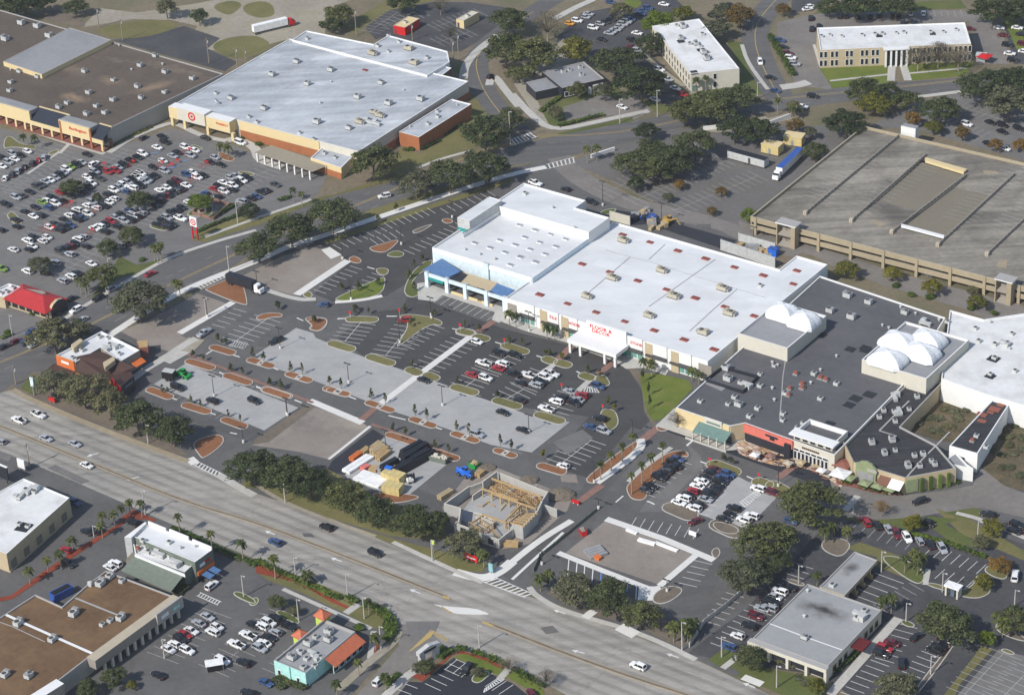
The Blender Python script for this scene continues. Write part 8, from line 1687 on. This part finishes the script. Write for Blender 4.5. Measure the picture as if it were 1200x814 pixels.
wall_thing('screen_wall', 'pale mesh wall behind the loading pallets', 'wall', c2(1060,312, 1230,360), 3, .2, 'metal_light', 4); wall_thing('fence', 'dark fence between the dirt pad lot and the bank', 'fence', c4(1195,240, 1110,310, 1000,405, 900,480, 830,590), 1.6, .12, 'pole_pale', 4); wall_thing('fence', 'dark screened fence along the new side road', 'fence', c4(395,-45, 230,90, 130,170, 100,240), 1.1, .1, 'slate_green', 3); wall_thing('screen_wall', 'white low wall on the sandy roadside walk', 'wall', c1(895,610, 985,600), 1.6, .5, 'wall_white', 0); wall_thing('screen_wall', 'long white wall on the road below the crossroads', 'wall', d1(0,590, 105,550), 1.8, .5, 'wall_white', 0); wall_thing('screen_wall', 'white low wall beside the upper crosswalk', 'wall', c1(370,740, 480,705), 1.5, .6, 'wall_white', 0); wall_thing('retaining_wall', 'grey wall flanking the overgrown courtyard', 'wall', d3(615,385, 720,260, 822,165), 5.0, .4, 'wall_greige', 0); wall_thing('retaining_wall', 'pale block wall behind the scrub below the white roofs', 'wall', d3(822,190, 1025,255, 1120,290), 4.2, .4, 'block_grey', 0)
wall_thing('enclosure_wall', 'low pink wall of the roadside enclosure', 'wall', a2(900,190, 1000,215, 1075,150, 985,125, 905,180), 1.3, .35, 'brick_paving', 0)
t, L = veh('transformer', 'small grey and red utility box inside the pink enclosure', 'utility box', a2(925,180)[0], a2(965,175)[0]); mb = MB(); mb.box((0,0), E1, 3, 2, 0, 1.8, 'wall_pale'); lpart(mb, 'box', t); mb = MB(); mb.box((0,-1.03), E1, 1.6, .08, .4, 1.6, 'maroon'); lpart(mb, 'door', t)
# ------------------------------------------------------------------ lamps, poles, signs
def pole_meshes():
    d = {}
    mb = MB(); mb.tube((0,0,.7), (0,0,1), .013, .009, 'pole_dark', 6); d['dark'] = mb
    mb = MB(); mb.tube((0,0,0), (0,0,1), .018, .012, 'pole_pale', 7); d['pale'] = mb
    mb = MB(); mb.tube((0,0,0), (0,0,1), .02, .014, 'pole_wood', 7); d['wood'] = mb
    return d
def lamp(x, y, xt, yt, kind, label, group):
    p = P(x, y); dy = math.hypot(x-xt, y-yt); h = dy*mpp(y)/.866; t = thing('lamp_post' if kind != 'wood' else 'utility_pole', label, 'lamp post' if kind != 'wood' else 'utility pole', (p.x, p.y, .1), group); a = GA
    mb = MB()
    if kind == 'dark':
        mb.tube((0,0,.9), (0,0,h), .13, .09, 'pole_dark', 6); lpart(mb, 'pole', t); mb = MB(); mb.tube((0,0,0), (0,0,.95), .38, .36, 'concrete_white', 8); lpart(mb, 'base', t)
        for s in (-1, 1): mb = MB(); mb.box((s*.75*math.cos(a), s*.75*math.sin(a)), (math.cos(a), math.sin(a)), 1.1, .45, h-.1, h+.1, 'pole_dark'); lpart(mb, 'lamp_head', t)
    elif kind == 'pale':
        mb.tube((0,0,0), (0,0,h), .2, .13, 'pole_pale', 7); lpart(mb, 'pole', t); mb = MB(); mb.tube((0,0,h-.3), (.7*math.cos(a), .7*math.sin(a), h), .06, .05, 'pole_pale', 5); lpart(mb, 'arm', t); mb = MB(); mb.box((1.0*math.cos(a), 1.0*math.sin(a)), (math.cos(a), math.sin(a)), .7, .3, h-.1, h+.12, 'pole_pale'); lpart(mb, 'lamp_head', t)
    else:
        mb.tube((0,0,0), (0,0,h), .22, .15, 'pole_wood', 7); lpart(mb, 'pole', t); mb = MB(); v = Vector((-math.sin(a), math.cos(a))); mb.tube((v.x*-1.2, v.y*-1.2, h-.7), (v.x*1.2, v.y*1.2, h-.7), .08, .08, 'pole_wood', 5); lpart(mb, 'crossarm', t); mb = MB(); mb.tube((.35,0,h-2.2), (.35,0,h-1.2), .25, .25, 'metal_light', 8); lpart(mb, 'transformer_can', t)
def lamps(kind, where, group, *pts):
    L = sorted(((q[0], q[1]) for q in pts), key=lambda q: q[0][0])
    for i, (b_, t_) in enumerate(L): lamp(*b_, *t_, kind, (f'{ORD[i+1]} {where}' if len(L) > 1 else where), group)
GL = 'lamp posts in the new lots'
lamps('dark', 'dark lamp post from the left in the lots before the white stores', GL, U3(140,190, 125,60), U3(650,410, 635,265), U3(1130,650, 1115,515), U4(605,385, 585,240), U4(1120,520, 1100,400), U4(810,710, 795,600), U2(950,690, 940,550), U2(650,250, 640,90), U2(872,78, 865,-30), c3(80,395, 75,310), U1(600,170, 590,35), U1(430,400-0, 285,310) if False else b3(145,310, 138,235), b3(607,468, 600,380))
lamps('dark', 'dark lamp post from the left around the blue-canopied store', GL, b2(405,398, 395,320), b2(680,330, 675,245), b2(445,588, 443,500), b2(7,530, 0,455), S2(122,720, 115,550), b2(918,205, 915,130), c2(700,235, 698,140), c2(425,148, 422,40), c2(1130,310, 1130,250))
lamps('dark', 'dark lamp post from the left between mall front and highway', GL, c3(565,412, 563,335), c3(385,628, 383,530), c4(140,205, 138,140), c4(725,330, 725,275), c3(405,750, 403,705), d3(48,645, 45,535))
GL2 = 'pale posts along the streets'
lamps('pale', 'pale lamp post from the left around the bank', GL2, d4(143,295, 143,205), d4(645,472, 645,380), d4(760,718, 762,625), d4(815,333, 815,240), d4(1152,402, 1153,320), d4(530,240, 528,140), c4(980,637, 980,535), d4(40,780, 40,670), d4(980,80, 982,0), d3(398,770, 400,690))
lamps('pale', 'pale lamp post from the left south of the highway', GL2, a4(770,645, 757,545), a4(1140,355, 1130,250), a4(440,75, 437,20), b4(200,468, 193,360), b4(507,458, 500,350), b4(585,598, 582,485), b4(430,362, 422,240), b4(185,250, 180,165), b4(1045,592, 1043,480), a3(680,780, 670,660))
lamps('pale', 'pale lamp post from the left along the highway north kerb', GL2, b3(137,722, 128,630), b4(825,187, 822,85), c4(795,605, 790,465), a3(693,445, 686,355))
lamps('pale', 'pale lamp post from the left along the diagonal street', GL2, a2(1112,228, 1105,130), a2(1072,460, 1055,340), a2(965,668, 960,580), a2(58,755, 45,660), c1(505,578, 503,470), c1(680,548, 678,430), c1(1148,462, 1150,390), a2(508,440, 505,392), b1(1190,680, 1182,530), b1(558,814, 555,750))
GW = 'tall poles by the upper stores'
lamps('wood', 'tall pole from the left beyond the upper stores', GW, a1(575,190, 565,95), a1(978,298, 968,185), a1(1110,318, 1103,225), a1(1148,280, 1146,230), a1(463,132, 458,40), b1(470,168, 465,50), b1(732,192, 728,115), b1(925,318, 918,195), b1(948,282, 945,165))
lamps('wood', 'wooden utility pole from the left at the lower left junctions', GW, a3(140,558, 125,440), a3(165,218, 150,130), a3(75,168, 68,80), a2(1000,150, 995,90))
def stops(px, where):
    s = sorted(px)
    for i, (x, y) in enumerate(s):
        p = P(x, y, 2.2); t = thing('stop_sign', f'{ORD[i+1]} red stop sign from the left {where}', 'stop sign', (p.x, p.y, .1), 'red stop signs at the lot islands'); mb = MB(); mb.tube((0,0,0), (0,0,2.2), .06, .06, 'metal_light', 5); lpart(mb, 'post', t)
        mb = MB(); n = Vector((math.sin(GA), -math.cos(GA))); f = Fr((0,0), (math.cos(GA), math.sin(GA))); pr = [(math.cos(math.pi/8+k*math.pi/4)*.5, 2.2+math.sin(math.pi/8+k*math.pi/4)*.5) for k in range(8)]; q1 = [f.at(a, .08, z) for a, z in pr]; q0 = [f.at(a, .04, z) for a, z in pr]; mb.poly(q1, 'red'); mb.poly(q0[::-1], 'metal_mid'); lpart(mb, 'sign_plate', t)
stops(U1(115,125, 425,228, 1115,690)+U2(300,38, 645,20, 1070,123)+U3(1135,155)+S5(415,622, 875,768)+c3(232,170), 'among the lot islands')
def corrals(px):
    s = sorted(px)
    for i, (x, y) in enumerate(s):
        p = P(x, y, .5); t = thing('cart_corral', f'{ORD[i+1]} red trolley rack from the left in the big lot', 'trolley rack', (p.x, p.y, .1), 'red trolley racks', GA+math.pi/2)
        for sd in (-.9, .9):
            mb = MB()
            for x2 in (-2, 0, 2): mb.tube((x2,sd,0), (x2,sd,1), .04, .04, 'red', 4)
            mb.tube((-2,sd,1), (2,sd,1), .045, .045, 'red', 4); mb.tube((-2,sd,.55), (2,sd,.55), .045, .045, 'red', 4); lpart(mb, 'rail', t)
        mb = MB(); mb.box((1.9,0), E1, .1, 1.5, 1.0, 1.6, 'red'); lpart(mb, 'sign', t)
corrals(T2(455,190, 590,295, 360,280, 240,295, 315,310, 502,410, 285,547, 720,515)+T3(340,255, 390,268, 735,120, 695,290, 530,72)+T1(790,435, 1015,420, 480,640))
# pylon with the bullseye
p = P(*a2(915,305)[0]); h = 105/3.99*mpp(280)/.866; t = thing('pylon_sign', 'tall red-legged roadside sign with white bullseye panel', 'sign', (p.x, p.y, 0)); f = Fr((0,0), (math.cos(GA), math.sin(GA)))
for s in (-1.1, 1.1): mb = MB(); f.box(mb, s-.2, s+.2, 0, h*.6, -.2, .2, 'red'); lpart(mb, 'leg', t)
mb = MB(); f.box(mb, -1.3, 1.3, h*.3, h*.33, -.15, .15, 'red'); lpart(mb, 'crossbar', t); mb = MB(); f.box(mb, -1.6, 1.6, h*.58, h*.58+3.4, -.3, .3, 'white'); lpart(mb, 'panel', t); mb = MB(); zc = h*.58+1.7
for r0, r1 in ((.8,1.25), (0,.4)):
    for k in range(20):
        pt = lambda r, a: f.at(r*math.cos(a), .33, zc+r*math.sin(a)); f0, f1 = 2*math.pi*k/20, 2*math.pi*(k+1)/20; mb.poly([pt(r0,f0), pt(r1,f0), pt(r1,f1), pt(r0,f1)] if r0 else [pt(0,0), pt(r1,f0), pt(r1,f1)], 'red')
lpart(mb, 'bullseye', t)
def board(name, label, px, w2, z0, z1, mat, leg=None, ang=None, trim=None):
    p = P(*px); t = thing(name, label, 'sign', (p.x, p.y, .05)); a = GA if ang is None else ang; f = Fr((0,0), (math.cos(a), math.sin(a)))
    if leg:
        for s in ((-w2/3, w2/3) if w2 > 1.5 else (0,)): mb = MB(); f.box(mb, s-.12, s+.12, 0, z0, -.12, .12, leg); lpart(mb, 'leg', t)
    mb = MB(); f.box(mb, -w2/2, w2/2, z0, z1, -.2, .2, mat); lpart(mb, 'panel', t)
    if trim: mb = MB(); f.box(mb, -w2/2-.15, w2/2+.15, z1, z1+.25, -.3, .3, trim); lpart(mb, 'cap', t)
    return t
p = P(*b4(810,655)[0]); t = thing('monument_sign', 'grey arched monument sign between driveway and black lot', 'sign', (p.x, p.y, 0)); a = GA+1.35; f = Fr((0,0), (math.cos(a), math.sin(a)))
for s in (-2.4, 2.4): mb = MB(); f.box(mb, s-.8, s+.8, 0, 3.6, -.6, .6, 'metal_light'); lpart(mb, 'pier', t)
mb = MB(); pr = [(-3.6,3.4), (3.6,3.4), (3.6,4.6), (0,5.4), (-3.6,4.6)]; q0 = [f.at(a2_, -.7, z) for a2_, z in pr]; q1 = [f.at(a2_, .7, z) for a2_, z in pr]; mb.poly(q1, 'metal_light'); mb.poly(q0[::-1], 'metal_light')
for i in range(5): j = (i+1) % 5; mb.poly([q0[i], q0[j], q1[j], q1[i]], 'metal_light')
lpart(mb, 'arch', t); mb = MB(); f.box(mb, -2, 2, 3.8, 4.5, .72, .8, 'charcoal'); lpart(mb, 'name_panel', t)
t = board('banner', 'red banner on posts on the highway verge', b4(1008,195)[0], 4.6, .8, 2.6, 'red', 'metal_mid'); mb = MB(); f = Fr((0,0), (math.cos(GA), math.sin(GA))); f.box(mb, -1.6, 1.6, 1.5, 1.9, .21, .26, 'white'); lpart(mb, 'stripe', t)
board('street_flag', 'lime green flag sign on the highway lamp post verge', b4(830,150)[0], 1.2, 3.0, 4.2, 'lime', 'metal_mid'); board('pole_sign', 'white roadside sign beside the wooden pole at the warehouse', a3(105,575)[0], 3.0, 1.2, 4.2, 'white', 'metal_mid'); t = board('billboard', 'dark billboard at the left edge above the warehouse', a3(15,625)[0], 5.5, 1.5, 6, 'charcoal', 'metal_dark', None, 'white')
board('pole_sign', 'tall teal and white pole sign at the street corner', a3(160,222)[0], 1.4, 3.4, 6.6, 'ice_blue', 'metal_mid'); board('banner', 'small red banner among the oaks below the brown restaurant', a3(245,255)[0], 2.6, .6, 1.8, 'red', 'metal_mid'); board('notice_board', 'white notice board in the dirt pad car park', c4(845,75)[0], 2.4, .5, 1.8, 'white', 'metal_mid'); board('pole_sign', 'teal and white site sign at the striped crossing', b4(1100,245)[0], 1.4, .6, 3.2, 'aqua_deep', 'metal_mid'); board('traffic_barrier', 'red and white barrier at the new side road', T4(1165,470)[0], 2.4, .4, 1.3, 'red', 'white')
p = P(*d4(865,350)[0]); t = thing('cash_kiosk', 'white canopied cash machine kiosk on the island behind the bank', 'kiosk', (p.x, p.y, .1), None, GA); mb = MB(); mb.box((0,0), E1, 4.5, 2.6, 3, 3.5, 'white'); lpart(mb, 'canopy', t)
for s in (-1.7, 1.7): mb = MB(); mb.box((s,0), E1, .5, 2.2, 0, 3, 'wall_pale'); lpart(mb, 'pillar', t)
mb = MB(); mb.box((0,0), E1, 1.1, 1, 0, 2, 'glass_blue'); lpart(mb, 'machine', t)
t, L = veh('trolley_shelter', 'white roofed shelter over dark trolleys in the lower left lot', 'shelter', a4(975,700)[0], a4(1035,690)[0]); mb = MB(); mb.hexa([(-2.4,-1.5,2.2), (2.4,-1.5,2.2), (2.4,1.5,2.2), (-2.4,1.5,2.2)], [(-2.4,-1.5,2.35), (2.4,-1.5,2.35), (2.4,1.5,2.35), (-2.4,1.5,2.35)], 'white'); lpart(mb, 'roof', t); mb = MB(); mb.box((0,0), E1, 4, 2, .2, 1.1, 'black'); lpart(mb, 'trolleys', t)
for s in ((-2.2,-1.3), (2.2,-1.3), (2.2,1.3), (-2.2,1.3)): mb = MB(); mb.tube((*s,0), (*s,2.2), .06, .06, 'metal_mid', 5); lpart(mb, 'post', t)
def umbrellas(px, mats, cat, words, group, r=1.7, z=2.5):
    for i, ((x, y), mt) in enumerate(zip(px, mats)):
        p = P(x, y, z); t = thing('parasol', words[i], cat, (p.x, p.y, .1), group); mb = MB(); mb.tube((0,0,0), (0,0,z), .04, .04, 'metal_mid', 5); lpart(mb, 'pole', t); mb = MB(); mb.box((0,0), (math.cos(GA), math.sin(GA)), 2*r, 2*r, z-.25, z+.35, mt, None, .08); lpart(mb, 'canopy', t); mb = MB(); mb.tube((0,0,.65), (0,0,.72), .6, .6, 'wall_tan', 10); mb.tube((0,0,0), (0,0,.65), .08, .08, 'metal_dark', 5); lpart(mb, 'table', t)
umbrellas(S6(600,550, 750,600, 872,627, 985,652), ['sage']*4, 'parasol', ['leftmost green parasol of the corner terrace', 'second green parasol of the corner terrace', 'third green parasol of the corner terrace', 'rightmost green parasol of the corner terrace'], 'terrace parasols')
tp = sorted(S5(835,575, 985,580, 1150,650)+S6(150,405, 340,480)); cw = {'white':'white','wood_pale':'tan','brick_paving':'brown','cap_tan':'beige'}; cnt = {}
ml = [['white','wood_pale','cap_tan','brick_paving'][i*7 % 4] for i in range(len(tp))]; wl = []
for mt in ml: cnt[mt] = cnt.get(mt, 0)+1; wl.append(f'{ORD[cnt[mt]]} {cw[mt]} parasol from the left on the mall terrace')
umbrellas(tp, ml, 'parasol', wl, 'mall terrace parasols', 1.3, 2.3)
umbrellas(d1(1012,260), ['red'], 'parasol', ['big red parasol beside the white hut right of the long office'], None, 2.6, 3)
t, L = veh('hut', 'little white hut with pale roof beside the red parasol', 'hut', d1(975,285)[0], d1(1015,288)[0]); mb = MB(); mb.box((0,0), E1, L, 3, 0, 2.6, 'wall_white'); lpart(mb, 'wall', t); mb = MB(); mb.box((0,0), E1, L+.8, 3.8, 2.6, 2.9, 'metal_light'); lpart(mb, 'roof', t)
umbrellas(S6(545,420, 520,510), ['brick_floor','white'], 'parasol', ['brown square shade sail at the left of the corner terrace', 'white square shade canopy at the left of the corner terrace'], 'terrace parasols', 2.6, 3)

tb = sorted(S5(760,540, 800,560, 870,560, 890,590, 925,565, 960,580, 1000,605, 1020,570, 1090,610, 1110,640, 1180,640, 850,600)+S6(70,400, 110,430, 190,430, 290,450, 300,480, 380,500, 390,540))
for i, (x, y) in enumerate(tb):
    p = P(x, y, .7); mt = ('wood_pale', 'white', 'charcoal', 'brick_dark', 'cap_tan')[i*3 % 5]; wd = ('tan', 'white', 'black', 'dark red', 'beige')[i*3 % 5]; t = thing('terrace_table', f'{wd} square table on the mall terrace, {ORD[i+1]} table from the left', 'table', (p.x, p.y, .1), 'mall terrace tables', GA); mb = MB(); mb.box((0,0), E1, 2.2, 1.3, .68, .76, mt); lpart(mb, 'table_top', t); mb = MB(); mb.box((0,0), E1, .3, .3, 0, .68, 'metal_dark'); lpart(mb, 'base', t)
    for sy in (-1.1, 1.1): mb = MB(); mb.box((0,sy), E1, 1.9, .4, .3, .45, 'brick_floor'); lpart(mb, 'bench', t)

for (x, y, r_, h_, lb) in ((1040,405,5,1.6,'brown dirt mound at the right corner of the building shell'), (470,190,3,.9,'grey rubble mound at the top corner of the building shell'), (800,285,3,1.0,'dark brush heap behind the building shell')):
    p = P(*T4(x, y)[0]); mb = MB(); mb.dome((p.x, p.y, .08), r_, r_*.7, h_, 'dirt_dark'); rr = random.Random(x)
    mb.v = [(a+rr.uniform(-.3,.3), b+rr.uniform(-.3,.3), max(.08, c+rr.uniform(-.15,.15))) for a, b, c in mb.v]; solo(mb, 'dirt_mound', lb, 'dirt mound', Vector((p.x, p.y, .08)))
# ------------------------------------------------------------------ thin air between the camera and the far lots
m = bpy.data.materials.new('haze'); m.use_nodes = True; nt = m.node_tree; nt.nodes.remove(nt.nodes['Principled BSDF'])
pv = nt.nodes.new('ShaderNodeVolumePrincipled'); pv.inputs['Color'].default_value = (.92,.95,1,1); pv.inputs['Density'].default_value = .000065; pv.inputs['Anisotropy'].default_value = .2
nt.links.new(pv.outputs[0], nt.nodes['Material Output'].inputs['Volume'])
mb = MB(); mb.box((0, 3900), (1, 0), 12400, 10400, -1, 440, m)
tag(mb.build('haze'), kind='stuff')
